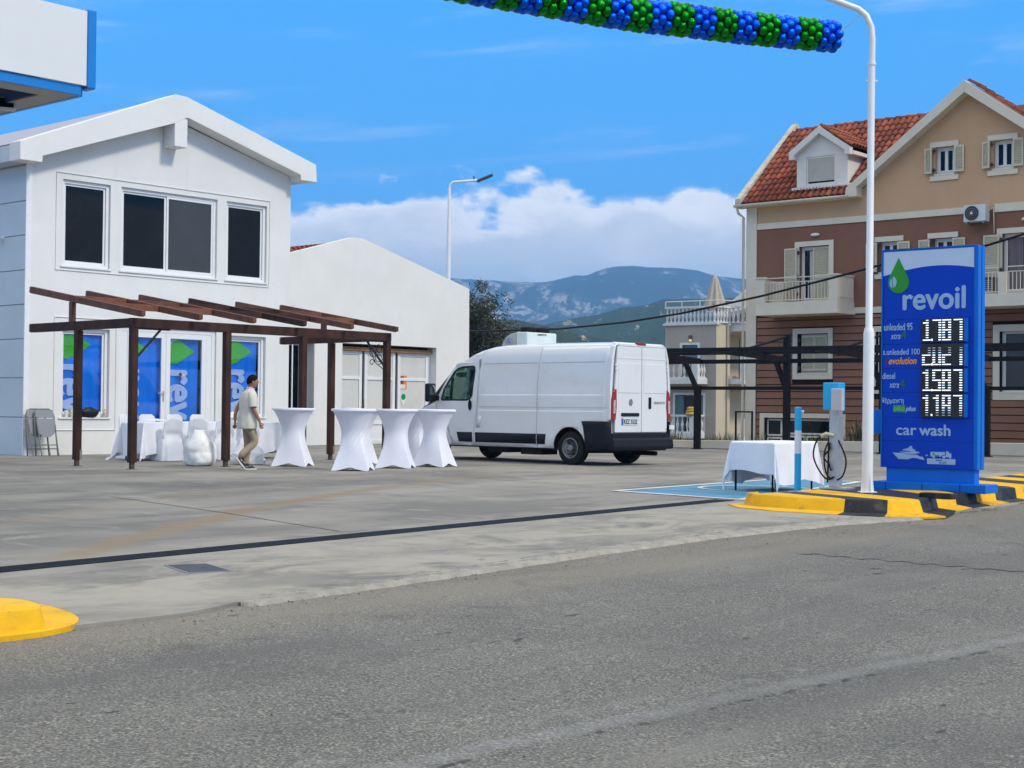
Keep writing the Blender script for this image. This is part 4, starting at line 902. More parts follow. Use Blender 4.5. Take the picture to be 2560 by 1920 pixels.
for sg in (1, -1):
    rear_out = [(XR+.03, .86), (-.40, .86), (-.44, .62)]+[p for p in archr if p[1] > .40]+[(.44, .33), (.895, .33), (.895, 2.44), (XR+.03, 2.42)]
    side_panel('rear_quarter', [rear_out], vw, sg)
    side_panel('side_panel', [[(.905, .33), (2.79, .33), (2.71, .75), (2.65, 1.2), (2.65, 2.16), (2.55, 2.40), (2.2, 2.44), (.905, 2.44)]], vw, sg)
    side_panel('roof_side', [[(2.655, 2.158), (3.20, 2.153), (3.37, 2.108), (3.40, 2.06), (3.15, 2.16), (2.85, 2.31), (2.56, 2.40)]], vw, sg)
    dr_ = side_panel('door', [door_out, win[::-1]], vw, sg)
    side_panel('window', [win], tint_glass, sg, -.012, .003, .3, .3, dr_)
    wf = [(x-(.03 if x < 3.2 else -.03), z+(.03 if z > 1.7 else -.03)) for x, z in win]; side_panel('window_frame', [win, [(3.2+(x-3.2)*.93, 1.68+(z-1.68)*.91) for x, z in win][::-1]], blackpl, sg, .003, .01, .4, .4, dr_)
    side_panel('quarter_bar', [[(3.46, 1.32), (3.50, 1.32), (3.50, 1.84), (3.46, 1.88)]], blackpl, sg, .005, .01, .4, .4, dr_)
    fen = [(3.43, .33), (3.60, .33), (3.62, .45)]+[p for p in arc(4.035, .34, .43, 170, 10)]+[(4.55, .33), (4.80, .36), (4.80, .80), (4.70, 1.0), (4.38, 1.17), (4.0, 1.25), (3.94, .97), (3.61, .74), (3.47, .44)]
    side_panel('fender', [fen], vw, sg)
    mb = MB(); hx = 2.865; w0 = sg*vw_half(hx, 1.2)
    mb.lathe([(.0, -.01), (.06, -.004), (.075, .012)], 20, (0, 0, 0), axis='y'); o = mb.build('door_handle', blackpl, dr_, smooth=50); o.scale = (.72, sg, 1.6); o.location = (hx, w0+.004*sg, 1.21)
    MB().box(hx-.02, hx+.02, min(w0+.012*sg, w0+.035*sg), max(w0+.012*sg, w0+.035*sg), 1.13, 1.30).build('grip', blackpl, dr_, bev=.01)
    for a, b in ((-.0+.64, .885), (.915, 2.70), (2.80, 3.27)):
        sk = (a+.02 if a < .7 else a, b); side_panel('side_moulding', [[(a+(.03 if a < .7 else 0), .41), (b-(.06 if b > 3.2 else 0), .41), (b, .62), (a, .62)]], blackpl, sg, .014, .02, .4, .4)
    side_panel('fuel_flap', [[(2.56, .72), (2.68, .72), (2.64, .98), (2.53, .98)]], vw, sg, .003, .006, .4, .4) if sg == 1 else None
    side_panel('bumper_corner', [[(XR-.02, .34), (-.44, .30), (-.42, .60), (-.385, .78), (-.34, .90), (XR-.02, .90)]], blackpl, sg, .016, .03, .2, .2)
    # wheel arch liner
    mb = MB(); mb.grid(lambda a, b: (.45*math.cos(math.pi*a), sg*(.62+.37*b), .34+.45*math.sin(math.pi*a)), 14, 1); mb.grid(lambda a, b: (4.035+.44*math.cos(math.pi*a), sg*(.58+.36*b), .34+.44*math.sin(math.pi*a)), 14, 1); mb.build('arch_liner', rubber, van)
    mb = MB(); mb.add([(x, sg*.62, z) for x, z in ((-.45, .3), (.45, .3), (.45, .8), (-.45, .8))], [(0, 1, 2, 3)]); mb.build('arch_back', rubber, van)
    # tail light column
    zz = lambda x, z: sg*(vw_half(x, z))
    MB().prism([(.845, .93), (.955, .92), (.945, 1.35), (.905, 1.50), (.82, 1.56), (.81, 1.2)], lambda y, z: (XR-.045, sg*y, z), lambda y, z: (XR+.10, sg*(y+.012), z)).build('tail_light', M('tail_red', (.30, .005, .008), .2, coat=.5), van, bev=.012)
    MB().prism([(.865, 1.06), (.925, 1.06), (.918, 1.32), (.852, 1.34)], lambda y, z: (XR-.052, sg*y, z), lambda y, z: (XR-.03, sg*y, z)).build('reversing_lens', M('clear_lens', (.55, .5, .48), .15, .3, var=.3, vs=18, coat=.5), van, bev=.01)
    m_ = MB(); m_.box(4.0, 4.06, sg*.95 if sg > 0 else -1.20, 1.20 if sg > 0 else -.95, 1.35, 1.42)
    mr = MB().box(3.90, 4.04, min(sg*1.05, sg*1.28), max(sg*1.05, sg*1.28), 1.27, 1.68).build('mirror', blackpl, van, bev=.035); MB().box(3.893, 3.90, min(sg*1.08, sg*1.25), max(sg*1.08, sg*1.25), 1.42, 1.64).build('mirror_glass', M('mirror_glass', (.6, .62, .65), .05, 1), mr)
    MB().box(3.88, 4.02, min(sg*.88, sg*1.06), max(sg*.88, sg*1.06), 1.30, 1.42).build('arm', blackpl, mr, bev=.01)
# wheels
def wheel(x, y, sg):
    t_ = MB(); pr = [(.19, -.10), (.205, -.115), (.30, -.118), (.335, -.10), (.348, -.07), (.348, .07), (.335, .10), (.30, .118), (.205, .115), (.19, .10)]
    t_.lathe(pr, 40, (0, 0, 0), axis='y'); o = t_.build('wheel', rubber, van, smooth=35, loc=(x, y-sg*.12, .345))
    r_ = MB(); r_.lathe([(.205, .10*sg), (.212, .118*sg), (.195, .121*sg), (.18, .09*sg), (.165, .06*sg), (.12, .085*sg), (.07, .095*sg), (.055, .12*sg), (.0, .122*sg)], 36, axis='y'); r_.build('rim', M('steel_rim', (.26, .27, .28), .45, .7, var=.2, vs=8, dirt=.3), o, smooth=35)
    h_ = MB()
    for k in range(12): th = k*math.pi/6; h_.lathe([(.017, .081*sg), (.017, .0825*sg)], 8, (.143*math.cos(th), 0, .143*math.sin(th)), axis='y')
    for k in range(5): th = k*2*math.pi/5; h_.lathe([(.014, .09*sg), (.012, .105*sg)], 6, (.085*math.cos(th), 0, .085*math.sin(th)), axis='y')
    h_.build('bolts', black, o)
for x in (0, 4.035):
    for sg in (1, -1): wheel(x, sg*.985, sg)
# roof, rear frame, rear doors
mb = MB(); prof_r = [(-1.01, 2.46), (-.90, 2.505), (-.6, 2.525), (1.0, 2.54), (2.0, 2.535), (2.4, 2.50), (2.7, 2.43), (3.0, 2.31), (3.3, 2.13), (3.42, 2.05)]
rows = []
for x, zt_ in prof_r:
    zs_ = interp(roofl+[(3.42, 1.98)], x) if x > XR+.03 else 2.42; zs_ = min(zs_, zt_-.02); hw = vw_half(x, zs_); row = []
    for i in range(25):
        a = -1+2*i/24; k = abs(a); row.append((x, hw*a*1.0, zs_+(zt_-zs_)*(1-k**5)**.7*(1-.12*k*k)))
    rows.append(row)
mb.add([p for r_ in rows for p in r_], [(j*25+i, j*25+i+1, j*25+26+i, j*25+25+i) for j in range(len(rows)-1) for i in range(24)]); rf = mb.build('roof', vw, van, smooth=50)
rf.modifiers.new('s', 'SOLIDIFY').thickness = .02
mb = MB(); rows = []
for x, z, hw in [(3.42, 2.05, .80), (3.8, 1.72, .80), (4.32, 1.22, .80)]: rows.append([(x+.10*(1-(2*i/16-1)**2), hw*(2*i/16-1), z) for i in range(17)])
mb.add([p for r_ in rows for p in r_], [(j*17+i, j*17+i+1, j*17+18+i, j*17+17+i) for j in range(2) for i in range(16)]); mb.build('windscreen', tint_glass, van, smooth=True)
for sg in (1, -1):
    mb = MB(); mb.grid(lambda a, b: (3.42+.90*a, sg*(.80+(vw_half(3.42+.9*a, 2.05-.85*a)-.80)*b), 2.05-.83*a-.03*b), 8, 3); mb.build('windscreen_pillar', vw, van, smooth=True)
mb = MB(); mb.grid(lambda a, b: (4.30+.50*a+.12*a*(1-(2*b-1)**2), (2*b-1)*vw_half(4.3+.5*a, 1.0), 1.21-.36*a**1.6+.02*(1-(2*b-1)**2)), 8, 12); mb.build('bonnet', vw, van, smooth=True)
mb = MB(); mb.grid(lambda a, b: (4.80+.13*(1-(2*b-1)**2), (2*b-1)*vw_half(4.8, .8), .85-.55*a), 6, 12); mb.build('front_bumper', blackpl, van, smooth=True)
MB().box(XR+.06, 4.75, -.93, .93, .30, .36).build('floor', black, van)
MB().box(2.62, 2.66, -.95, .95, .36, 2.2).build('bulkhead', M('van_bulkhead', (.25, .26, .27), .7), van)
mb = MB(); mb.box(3.55, 4.30, -.85, .85, .9, 1.16); mb.build('dashboard', blackpl, van, bev=.06)
for y in (.45, -.45):
    mb = MB(); mb.box(2.85, 3.35, y-.25, y+.25, .70, .92); mb.build('seat', M('seat_fabric', (.03, .035, .05), .9), van, bev=.04); mb = MB(); mb.bar((2.85, y, .9), (2.72, y, 1.62), .46, .12, up=(1, 0, 0)); mb.build('seat_back', MATS['seat_fabric'], van, bev=.04)
mb = MB(); c0 = Vector((3.50, .45, 1.30)); ax1, ax2 = Vector((0, 1, 0)), Vector((.45, 0, .89)); mb.tube([c0+(ax1*math.cos(a)+ax2*math.sin(a))*.20 for a in [k*math.pi/12 for k in range(24)]], .016, 6, closed=True); mb.tube([c0-ax1*.19, c0, c0+ax1*.19], .02, 6); mb.tube([c0, c0+Vector((.25, 0, -.16))], .03, 6); mb.build('steering_wheel', black, van, smooth=True)
mb = MB(); holed(mb, [(-.90, .66), (.90, .66), (.93, 1.0), (.905, 1.6), (.86, 2.15), (.80, 2.42), (.70, 2.475), (-.70, 2.475), (-.80, 2.42), (-.86, 2.15), (-.905, 1.6), (-.93, 1.0)], [], 0, 0)
fr_ = MB(); fr_.v = [(XR+.045, x, z) for x, y, z in mb.v]; fr_.f = mb.f; fr_.m = mb.m; fr_.build('rear_frame', vw, van)
mb = MB(); mb.prism([(.70, 2.48), (.80, 2.425), (.86, 2.15), (.905, 1.6), (.93, .93), (.99, .93), (.985, 1.6), (.92, 2.18), (.845, 2.42), (.72, 2.50)], lambda y, z: (XR-.005, y, z), lambda y, z: (XR+.10, y, z)); mb.build('rear_pillar', vw, van, bev=.015); mb = MB(); mb.prism([(-.70, 2.48), (-.80, 2.425), (-.86, 2.15), (-.905, 1.6), (-.93, .93), (-.99, .93), (-.985, 1.6), (-.92, 2.18), (-.845, 2.42), (-.72, 2.50)][::-1], lambda y, z: (XR-.005, y, z), lambda y, z: (XR+.10, y, z)); mb.build('rear_pillar', vw, van, bev=.015)
mb = MB(); mb.grid(lambda a, b: (XR-.005+.10*b, (2*a-1)*(.80-.0*b), 2.435+.07*b**.6+.0*(a)), 12, 6); mb.box(XR-.01, XR+.09, -.72, .72, 2.43, 2.47); mb.build('rear_header', vw, van, smooth=40)
for y0, y1, nm in ((.008, .835, 0), (-.835, -.008, 1)):
    s = 1 if nm == 0 else -1; top_out = .775*s; pl = [(y0 if s > 0 else y1, .68), (.845*s, .68), (.845*s, 1.6), (.80*s, 2.15), (top_out, 2.42), (.008*s, 2.42)]
    o = MB().prism(pl, lambda y, z: (XR-.028, y, z), lambda y, z: (XR+.02, y, z)).build('rear_door', vw, van, bev=.014)
    p2 = [(.06*s, 1.48), (.77*s, 1.48), (.74*s, 2.08), (.06*s, 2.08)]; p2 = p2 if s > 0 else p2[::-1]; MB().prism(p2, lambda y, z: (XR-.036, y, z), lambda y, z: (XR-.026, y, z)).build('door_pressing', vw, o, bev=.006)
    MB().box(XR-.034, XR-.026, min(.03*s, .80*s), max(.03*s, .80*s), 2.17, 2.19).build('door_swage', vw, o); 
    for z in (1.98, 2.06): MB().box(XR-.045, XR-.02, min(.80*s, .86*s), max(.80*s, .86*s), z-.04, z).build('hinge', vw, o, bev=.004)
MB().box(XR-.05, XR-.02, -.30, -.22, 1.16, 1.40).build('rear_handle', blackpl, van, bev=.02)
mb = MB(); mb.lathe([(.055, 0), (.055, .008), (.04, .012), (.0, .012)], 24, axis='x'); o = mb.build('emblem', M('emblem_metal', (.35, .36, .37), .3, .7, var=.5, vs=40), van, smooth=30, loc=(XR-.04, .36, 1.29)); o.scale = (1, 1, 1.25)
MB().box(XR-.055, XR-.026, .10, .66, 1.01, 1.075).build('plate_light_bar', blackpl, van, bev=.01)
pl = MB().box(XR-.040, XR-.028, .14, .66, .83, .97).build('number_plate', M('plate_white', (.62, .66, .70), .4), van, bev=.003)
MB().box(XR-.042, XR-.0405, .60, .655, .835, .965).build('plate_band', M('plate_blue', (.01, .10, .45), .4), pl)
mb = MB(); mb.box(XR-.030, XR+.06, -.93, .93, .56, .665); mb.build('rear_trim', blackpl, van, bev=.01)
MB().prism([(XR-.10, .34), (XR-.12, .40), (XR-.10, .54), (XR-.05, .57), (XR+.1, .57), (XR+.1, .32)], lambda x, z: (x, -.97, z), lambda x, z: (x, .97, z)).build('rear_bumper', blackpl, van, bev=.02)
MB().box(XR-.12, XR-.10, -.98, -.83, .74, .83).build('rear_reflector', vw, van)
MB().prism([(-.14, 2.455), (.14, 2.455), (.13, 2.51), (-.13, 2.51)], lambda y, z: (XR-.02, y, z), lambda y, z: (XR+.05, y, z)).build('brake_light', MATS['tail_red'], van, bev=.005)
mb = MB(); mb.tube([(XR+.25, .0, .30), (-.2, 0, .28), (.8, 0, .25)], .05, 8); mb.box(-.08, .08, -.85, .85, .28, .38); mb.box(.9, 1.5, .35, .85, .18, .31); mb.box(1.9, 2.5, .3, .8, .20, .31); mb.tube([(-1.0, -.6, .24), (-.3, -.6, .24)], .05, 8); mb.build('underbody', black, van, bev=.01)
def rear_text(name, s, mat, y0, y1, z0, z1, x, sh=0.):
    o = text_obj(name, s, mat, None, 0, abs(y1-y0), z0, z1, 0, .003, .02, sh); o.parent = van; o.rotation_euler = (0, 0, R(-90)); o.location = (x, max(y0, y1), 0); return o
rear_text('model_lettering', 'DUCATO', M('dark_chrome', (.10, .10, .11), .3, .7), -.40, -.76, 1.262, 1.312, XR-.029, .25)
o = rear_text('plate_lettering', 'KEZ 5532', black, .58, .16, .855, .945, XR-.0405)
# refrigeration unit on the roof: white rear face, grey cowl tapering forwards
un = MB().xz([(2.14, 2.50), (2.14, 2.79), (2.48, 2.80), (2.48, 2.50)], -.50, .50).build('refrigeration_unit', M('unit_white', (.60, .68, .67), .4), van, bev=.025)
fr_ = MB(); rows = []
for x, zt_, hw in ((2.482, 2.795, .50), (2.70, 2.77, .48), (2.90, 2.70, .44), (3.02, 2.60, .40), (3.06, 2.50, .38)):
    rows.append([(x, -hw, 2.40), (x, -hw*.98, zt_-.05), (x, -hw*.90, zt_), (x, hw*.90, zt_), (x, hw*.98, zt_-.05), (x, hw, 2.40)])
fr_.add([p for r_ in rows for p in r_], [(j*6+i, j*6+i+1, j*6+7+i, j*6+6+i) for j in range(4) for i in range(5)]+[(0, 1, 2, 3, 4, 5), (24, 25, 26, 27, 28, 29)]); fr_.build('nose_cowl', M('unit_grey', (.36, .37, .36), .45), un, smooth=40)
for y in (-.20, .24): MB().lathe([(.19, 2.78), (.19, 2.88), (.16, 2.91), (.04, 2.91)], 24, (2.36, y, 0)).build('fan', black, un, smooth=40)
MB().box(2.62, 2.86, .470, .487, 2.58, 2.66).build('unit_label', M('label_blue_grey', (.25, .32, .45), .5, var=.6, vs=30), un)
o = text_obj('unit_lettering', 'ZANOTTI', black, None, 0, .30, 2.725, 2.765, 0, .003, .02); o.parent = un; o.rotation_euler = (0, 0, R(-90)); o.location = (2.137, .16, 0); un.location.x = -.34; un.scale = (.95, .95, 1)

# ------------------------------------------------------------------ price totem
Dr = 18.9; SF = Fr((.3089*Dr-.0522*Dr, 1.0418*Dr), R(-38.7))
tot = empty('price_sign', SF.w(0, 0, 0), SF.a, 'tall blue filling-station price sign with green drop logo and four lit price displays', 'sign')
W_ = 1.257; ZT, ZL = 3.255, .425
MB().box(.035, W_, .012, .20, ZL, ZT).build('cabinet', blue_rim, tot, bev=.004)
mb = MB(); mb.box(-.005, .012, -.015, .095, ZL, ZT+.012); mb.box(W_-.005+.0, W_+.045, -.015, .095, ZL, ZT+.012); mb.box(.012, W_-.005, -.015, .095, ZT-.005, ZT+.012); mb.build('front_rim', blue_rim, tot, bev=.006)
mb = MB(); mb.box(W_-.01, W_+.045, .118, .215, ZL, ZT+.012); mb.box(-.005, .03, .118, .215, ZL, ZT+.012); mb.box(.03, W_-.01, .2, .215, ZL, ZT+.012); mb.build('rear_rim', blue_rim, tot, bev=.006)
zs_ = [ZL, .775, 1.08, 1.40, 1.715, 2.03, 2.35]
for z0, z1 in zip(zs_, zs_[1:]): MB().box(.014, W_-.007, -.002, .012, z0+.002, z1-.002).build('panel', blue_sign, tot, bev=.003)
MB().box(.014, W_-.007, -.002, .012, 2.352, ZT-.007).build('panel', blue_sign, tot, bev=.003)
pts = [(.02, ZT-.012), (W_-.012, ZT-.012), (W_-.012, 2.945)]+[(W_-.012-(W_-.032)*i/16, 2.945+.045*math.sin(math.pi*i/16*.85)+.03*(i/16)*0) for i in range(1, 16)]
pts = [(.02, ZT-.012), (W_-.012, ZT-.012)]+[(W_-.012-(W_-.032)*i/18, 2.930+.105*math.sin(math.pi*(.18+.82*i/18)) * 1.0 - (.0) ) for i in range(19)]
MB().xz(pts, -.0055, -.0025).build('white_header', M('header_white', (.50, .62, .80), .4, var=.04, vs=6), tot)
def drop_poly(cx, cz, r_, h_, n=28):
    return [(cx, cz+h_)]+[(cx+r_*math.cos(R(a)), cz+r_*math.sin(R(a))) for a in [28-(236)*i/n for i in range(n+1)]]
MB().xz(drop_poly(.233, 2.842, .145, .316), -.012, -.006).build('green_drop', green, tot)
lf = [(.175, 2.92), (.205, 2.885), (.215, 2.84), (.20, 2.795), (.165, 2.765), (.125, 2.79), (.115, 2.83), (.13, 2.875)]; o = MB().xz([(x-.005, z) for x, z in lf], -.0155, -.0125).build('leaf_mark', ltblue, tot)
MB().xz([(.150, 2.90), (.158, 2.90), (.152, 2.84), (.168, 2.775), (.158, 2.765), (.140, 2.84)], -.017, -.016).build('leaf_vein', green, tot)
wl2 = ltblue
text_obj('lettering', 'revoil', wl2, tot, .30, 1.127, 2.478, 2.757, -.003, .004, bold=.035)
sm = ltblue
text_obj('lettering', 'unleaded 95', sm, tot, .035, .425, 2.215, 2.305, -.003, .003, bold=.02); text_obj('lettering', 'xtra', sm, tot, .125, .262, 2.10, 2.165, -.003, .003, bold=.02, shear=.3)
dg = M('dark_green_print', (.01, .12, .13), .5); text_obj('lettering', '4', dg, tot, .268, .345, 2.095, 2.215, -.003, .003, bold=.03)
text_obj('lettering', 's.unleaded 100', sm, tot, .02, .529, 1.896, 1.972, -.003, .003, bold=.02)
orange = M('orange_print', (.85, .32, .01), .5); redp = M('dark_red_print', (.20, .02, .01), .5)
text_obj('lettering', 'r', redp, tot, .058, .10, 1.775, 1.842, -.003, .003, bold=.04, shear=.3); text_obj('lettering', 'evolution', orange, tot, .103, .485, 1.772, 1.86, -.003, .003, bold=.03, shear=.3)
text_obj('lettering', 'diesel', sm, tot, .015, .191, 1.580, 1.66, -.003, .003, bold=.02); text_obj('lettering', 'xtra', sm, tot, .11, .246, 1.465, 1.53, -.003, .003, bold=.02, shear=.3); text_obj('lettering', '4', dg, tot, .252, .33, 1.46, 1.58, -.003, .003, bold=.03)
text_obj('lettering', 'θέρμανση', sm, tot, .012, .31, 1.245, 1.335, -.003, .003, bold=.02)
MB().box(.165, .33, -.004, -.0025, 1.148, 1.238).build('green_patch', M('mid_green_print', (.03, .30, .05), .5), tot, bev=.001); text_obj('lettering', 'oiko', M('light_green_print', (.16, .55, .16), .5), tot, .172, .325, 1.165, 1.228, -.0045, .003, bold=.03, shear=.2); text_obj('lettering', 'plus', ltblue, tot, .338, .478, 1.145, 1.225, -.003, .003, bold=.04, shear=.25)
text_obj('lettering', 'car', wl2, tot, .212, .488, .852, .945, -.003, .004, bold=.035); text_obj('lettering', 'wash', wl2, tot, .530, .940, .852, .990, -.003, .004, bold=.035)
def from8(x, y): return SF.on(2180+x/10.05, 1080+y/10.05)
for nm, pp in (('boat_hull', [(520, 515), (820, 525), (840, 555), (1150, 575), (1185, 610), (1280, 625), (1325, 700), (1220, 685), (1120, 655), (1020, 648), (900, 685), (670, 675)]), ('boat_cabin', [(700, 490), (960, 495), (970, 480), (770, 455), (785, 435), (900, 410), (965, 350), (1005, 350), (1025, 425), (1075, 440), (1100, 490), (1185, 500), (1195, 532), (1130, 530), (1120, 552), (850, 545), (830, 515), (700, 500)]), ('truck_base', [(1385, 660), (2100, 685), (2097, 825), (1388, 800)]), ('truck_tank', [(1475, 497), (1835, 505), (1838, 575), (1760, 580), (1740, 622), (1590, 618), (1580, 655), (1535, 655), (1525, 620), (1475, 610)]), ('truck_cab', [(1865, 485), (1925, 488), (1935, 530), (1995, 540), (2000, 630), (1985, 665), (1945, 665), (1930, 632), (1845, 630), (1830, 665), (1790, 665), (1770, 630), (1765, 598), (1860, 590)]), ('fuel_hose', [(1340, 600), (1370, 572), (1420, 572), (1395, 585), (1395, 604)])):
    P2 = [from8(*p_) for p_ in pp]; a_ = sum(P2[i][0]*P2[(i+1) % len(P2)][1]-P2[(i+1) % len(P2)][0]*P2[i][1] for i in range(len(P2)))
    MB().xz(P2 if a_ > 0 else P2[::-1], -.0055, -.0025).build(nm, ltblue, tot)
for s_, x0, x1, z0, z1, m_ in (('revoil', 1585, 1690, 575, 615, blue_sign), ('diesel', 1610, 1760, 690, 722, blue_sign), ('xtra', 1690, 1810, 755, 790, M('teal_print', (.02, .25, .30), .5)), ('4', 1820, 1862, 735, 800, M('mid_green_print', (.03, .3, .05), .5))):
    a, b = from8(x0, z1), from8(x1, z0); text_obj('lettering', s_, m_, tot, a[0], b[0], a[1], b[1], -.0058, .002, bold=.02)
a = from8(1560, 560); MB().xz(drop_poly(a[0], a[1], .012, .03, 8), -.0075, -.006).build('tank_drop', M('mid_green_print', (.03, .3, .05), .5), tot)
# displays
ledm = M('led_segment', (.9, .95, 1), .5, em=(.90, .95, 1.0), es=1.15); ledb = M('led_segment_blue', (.5, .8, 1), .5, em=(.45, .75, 1.0), es=1.0); faintm = M('led_segment_dim', (.6, .6, .65), .5, em=(.8, .85, 1.0), es=.35)
SEG = {'0': 'abcdef', '1': 'BCt', '2': 'abged', '5': 'afgcd', '7': 'abc', '8': 'abcdefg'}
def digits(disp, s, x0, x1, z0, z1, dim):
    cells = [x0+.015, x0+.155, x0+.285, x0+.435]; cw = .115; n = 9
    for ci, ch in enumerate([c for c in s if c != '.']):
        cx0 = cells[ci]; on = SEG[ch]; mb = MB(); H_ = z1-z0
        for r_ in range(n):
            z = z1-(r_+.5)*H_/n; hh = H_/n*.20
            if dim == 'top': hh *= .35+.65*min(1, r_/5)
            if dim == 'bot': hh *= .45+.55*min(1, (n-1-r_)/4)
            upper_ = r_ < n//2; cells_ = []
            if ch == '1':
                cells_.append((cx0+.05, cx0+.085))
                if r_ == 1: cells_.append((cx0+.01, cx0+.05))
                if r_ == n-1 and dim != 'bot': cells_ = [(cx0+.01, cx0+.115)]
            else:
                if (r_ == 0 and 'a' in on) or (r_ == n-1 and 'd' in on and dim != 'bot') or (r_ == n//2 and 'g' in on): cells_ = [(cx0, cx0+cw)]
                else:
                    if (upper_ and 'f' in on) or (not upper_ and 'e' in on): cells_.append((cx0, cx0+.036))
                    if (upper_ and 'b' in on) or (not upper_ and 'c' in on): cells_.append((cx0+cw-.036, cx0+cw))
            if dim == 'top' and r_ < 2: cells_ = cells_ if r_ == 1 else []
            for a_, b_ in cells_: mb.box(a_, b_, -.058, -.055, z-hh, z+hh, (1 if (r_*3+ci*5) % 7 == 0 else (2 if (dim and ((dim == 'top' and r_ < 4) or (dim == 'bot' and r_ > 6))) else 0)))
        if mb.v: mb.build('digit', [ledm, ledb, faintm], disp, kind='stuff' if dim == 'bot' else None)
    MB().box(cells[0]+.122, cells[0]+.142, -.058, -.055, z0+.006, z0+.030).build('decimal_point', ledm, disp)
scr = M('display_black', (.010, .009, .011), .35)
for s, z0, z1, dim in (('1.787', 2.048, 2.35, ''), ('2.027', 1.734, 2.024, 'top'), ('1.587', 1.404, 1.71, ''), ('1.187', 1.086, 1.385, 'bot')):
    dsp = MB().box(.558, 1.135, -.05, -.003, z0, z1).build('price_display', scr, tot, bev=.002)
    MB().box(1.1355, 1.178, -.048, -.003, z0+.003, z1-.003).build('display_side', blue_rim, dsp)
    digits(dsp, s, .566, 1.125, z0+.012, z1-.006, dim)
MB().box(.06, W_-.01, .03, .19, .22, ZL).build('neck', blue_rim, tot, bev=.004)
mb = MB(); mb.box(-.10, 1.44, -.10, .32, .135, .245); mb.build('plinth', blue_rim, tot, bev=.008)
MB().box(-.17, -.006, .05, .18, .868, 1.175).build('side_cabinet', blue_rim, tot, bev=.005)
mb = MB()
for x in (.1, .6, 1.1): mb.box(x, x+.02, -.1015, -.100, .135, .24)
mb.build('plinth_seam', blue_sign, tot)

# black block lying on the kerb in front of the totem
q = G(2345, 1247, .14); o = MB().xy([(-.20, -.09), (.20, -.09), (.22, -.02), (.20, .09), (-.20, .09), (-.22, .02)], 0, .065).build('black_block', blk, bev=.015); o.location = (q.x, q.y, .142); o.rotation_euler = (0, 0, R(-40)); tag(o, 'low black-painted block on the striped kerb in front of the price sign', 'block')

# ------------------------------------------------------------------ charger, bollard, right lamp post
t = empty('charging_station', (4.245, 19.6, .135), R(-38), 'grey pedestal charging point with a sky-blue box and hanging black cable', 'charger')
MB().box(-.075, .06, -.055, .055, .03, 1.05).build('pedestal', galv, t, bev=.004); MB().box(-.079, -.0755, -.05, .05, .03, 1.0).build('blue_side', M('pale_teal', (.12, .42, .52), .5), t)
MB().box(-.17, .20, -.15, .15, .0, .025).build('base_plate', galv, t, bev=.003)
MB().box(-.17, .055, -.06, .14, 1.03, 1.39).build('wall_box', skyblue, t, bev=.012); MB().box(-.015, .14, -.14, -.062, 1.02, 1.31).build('meter_box', M('light_grey_case', (.52, .53, .56), .4), t, bev=.01)
cr_ = black; mb = MB()
mb.tube([(-.09, 0, 1.03), (-.10, -.02, .55), (-.115, -.02, .08)], .012, 7); mb.build('conduit', black, t)
mb = MB(); mb.tube(smooth_line([Vector(q) for q in ((-.06, -.09, .71), (-.20, -.12, .66), (-.27, -.12, .46), (-.22, -.10, .28), (-.10, -.08, .13), (-.0, -.07, .16))]), .011, 7)
mb.tube(smooth_line([Vector(q) for q in ((-.07, -.09, .62), (-.115, -.12, .45), (-.10, -.10, .22), (-.03, -.09, .13))]), .011, 7); mb.tube(smooth_line([Vector(q) for q in ((.05, -.05, .64), (.14, -.06, .47), (.165, -.06, .33), (.12, -.06, .18), (.04, -.06, .12))]), .011, 7)
mb.tube([(-.06, -.07, .60)]+[(-.06+.045*math.sin(k*.9)-.03, -.09, .60-.035*k) for k in range(1, 10)]+[(-.03, -.08, .24)], .011, 7); mb.build('cable', rubber, t, smooth=True)
mb = MB(); mb.tube([(-.005, -.07, .70), (-.10, -.10, .72), (-.16, -.10, .685)], [.02, .026, .03], 8); mb.build('connector', M('cream_plug', (.50, .52, .36), .5), t, smooth=40)
for z in (.06, .12):
    for y in (-.03, .03): MB().lathe([(.008, .0), (.008, .006)], 6, (.06, y, z), axis='x').build('bolt', metal_grey, t)
q = PY(1995, 1100, 20.3); q.z = 0; t = empty('bollard', q, 0, 'slim blue and white banded bollard standing in front of the clothed table', 'bollard')
for z0, z1, m_ in ((.0, .575, skyblue), (.575, .885, white_paint), (.885, 1.19, skyblue)): mb = MB(); mb.lathe([(.046, z0), (.046, z1)], 20); mb.build('band', m_, t, smooth=40)
mb = MB(); mb.lathe([(.046, 1.19), (.040, 1.202), (.01, 1.205)], 20); mb.build('cap', skyblue, t, smooth=40); mb = MB(); mb.tube([(.04, 0, 1.14), (.075, 0, 1.14)], .022, 10); mb.build('hook', white_paint, t, smooth=40)

lampA = empty('street_lamp', (4.39, 18.5, .135), 0, 'tall white lamp post rising from the striped kerb beside the price sign', 'street lamp')
mb = MB(); mb.lathe([(.068, 0), (.066, 1.98), (.055, 2.04), (.043, 2.06), (.042, 5.35)], 24, (.0, 0, 0)); o = mb.build('pole', white_paint, lampA, smooth=40)
o.rotation_euler = (0, R(.25), 0)
mb = MB(); pts = [(.028, 0, 5.34), (.03, 0, 5.62), (.015, 0, 5.78), (-.05, 0, 5.92), (-.15, 0, 6.0), (-.40, 0, 6.09), (-1.0, 0, 6.30), (-1.6, 0, 6.50)]; mb.tube(pts, .038, 12); mb.build('arm', white_paint, lampA, smooth=40)
mb = MB(); mb.lathe([(.05, 5.30), (.05, 5.33)], 16, (.026, 0, 0)); mb.box(-.045, .10, -.005, .005, 5.10, 5.12); mb.build('collar', white_paint, lampA, smooth=40)
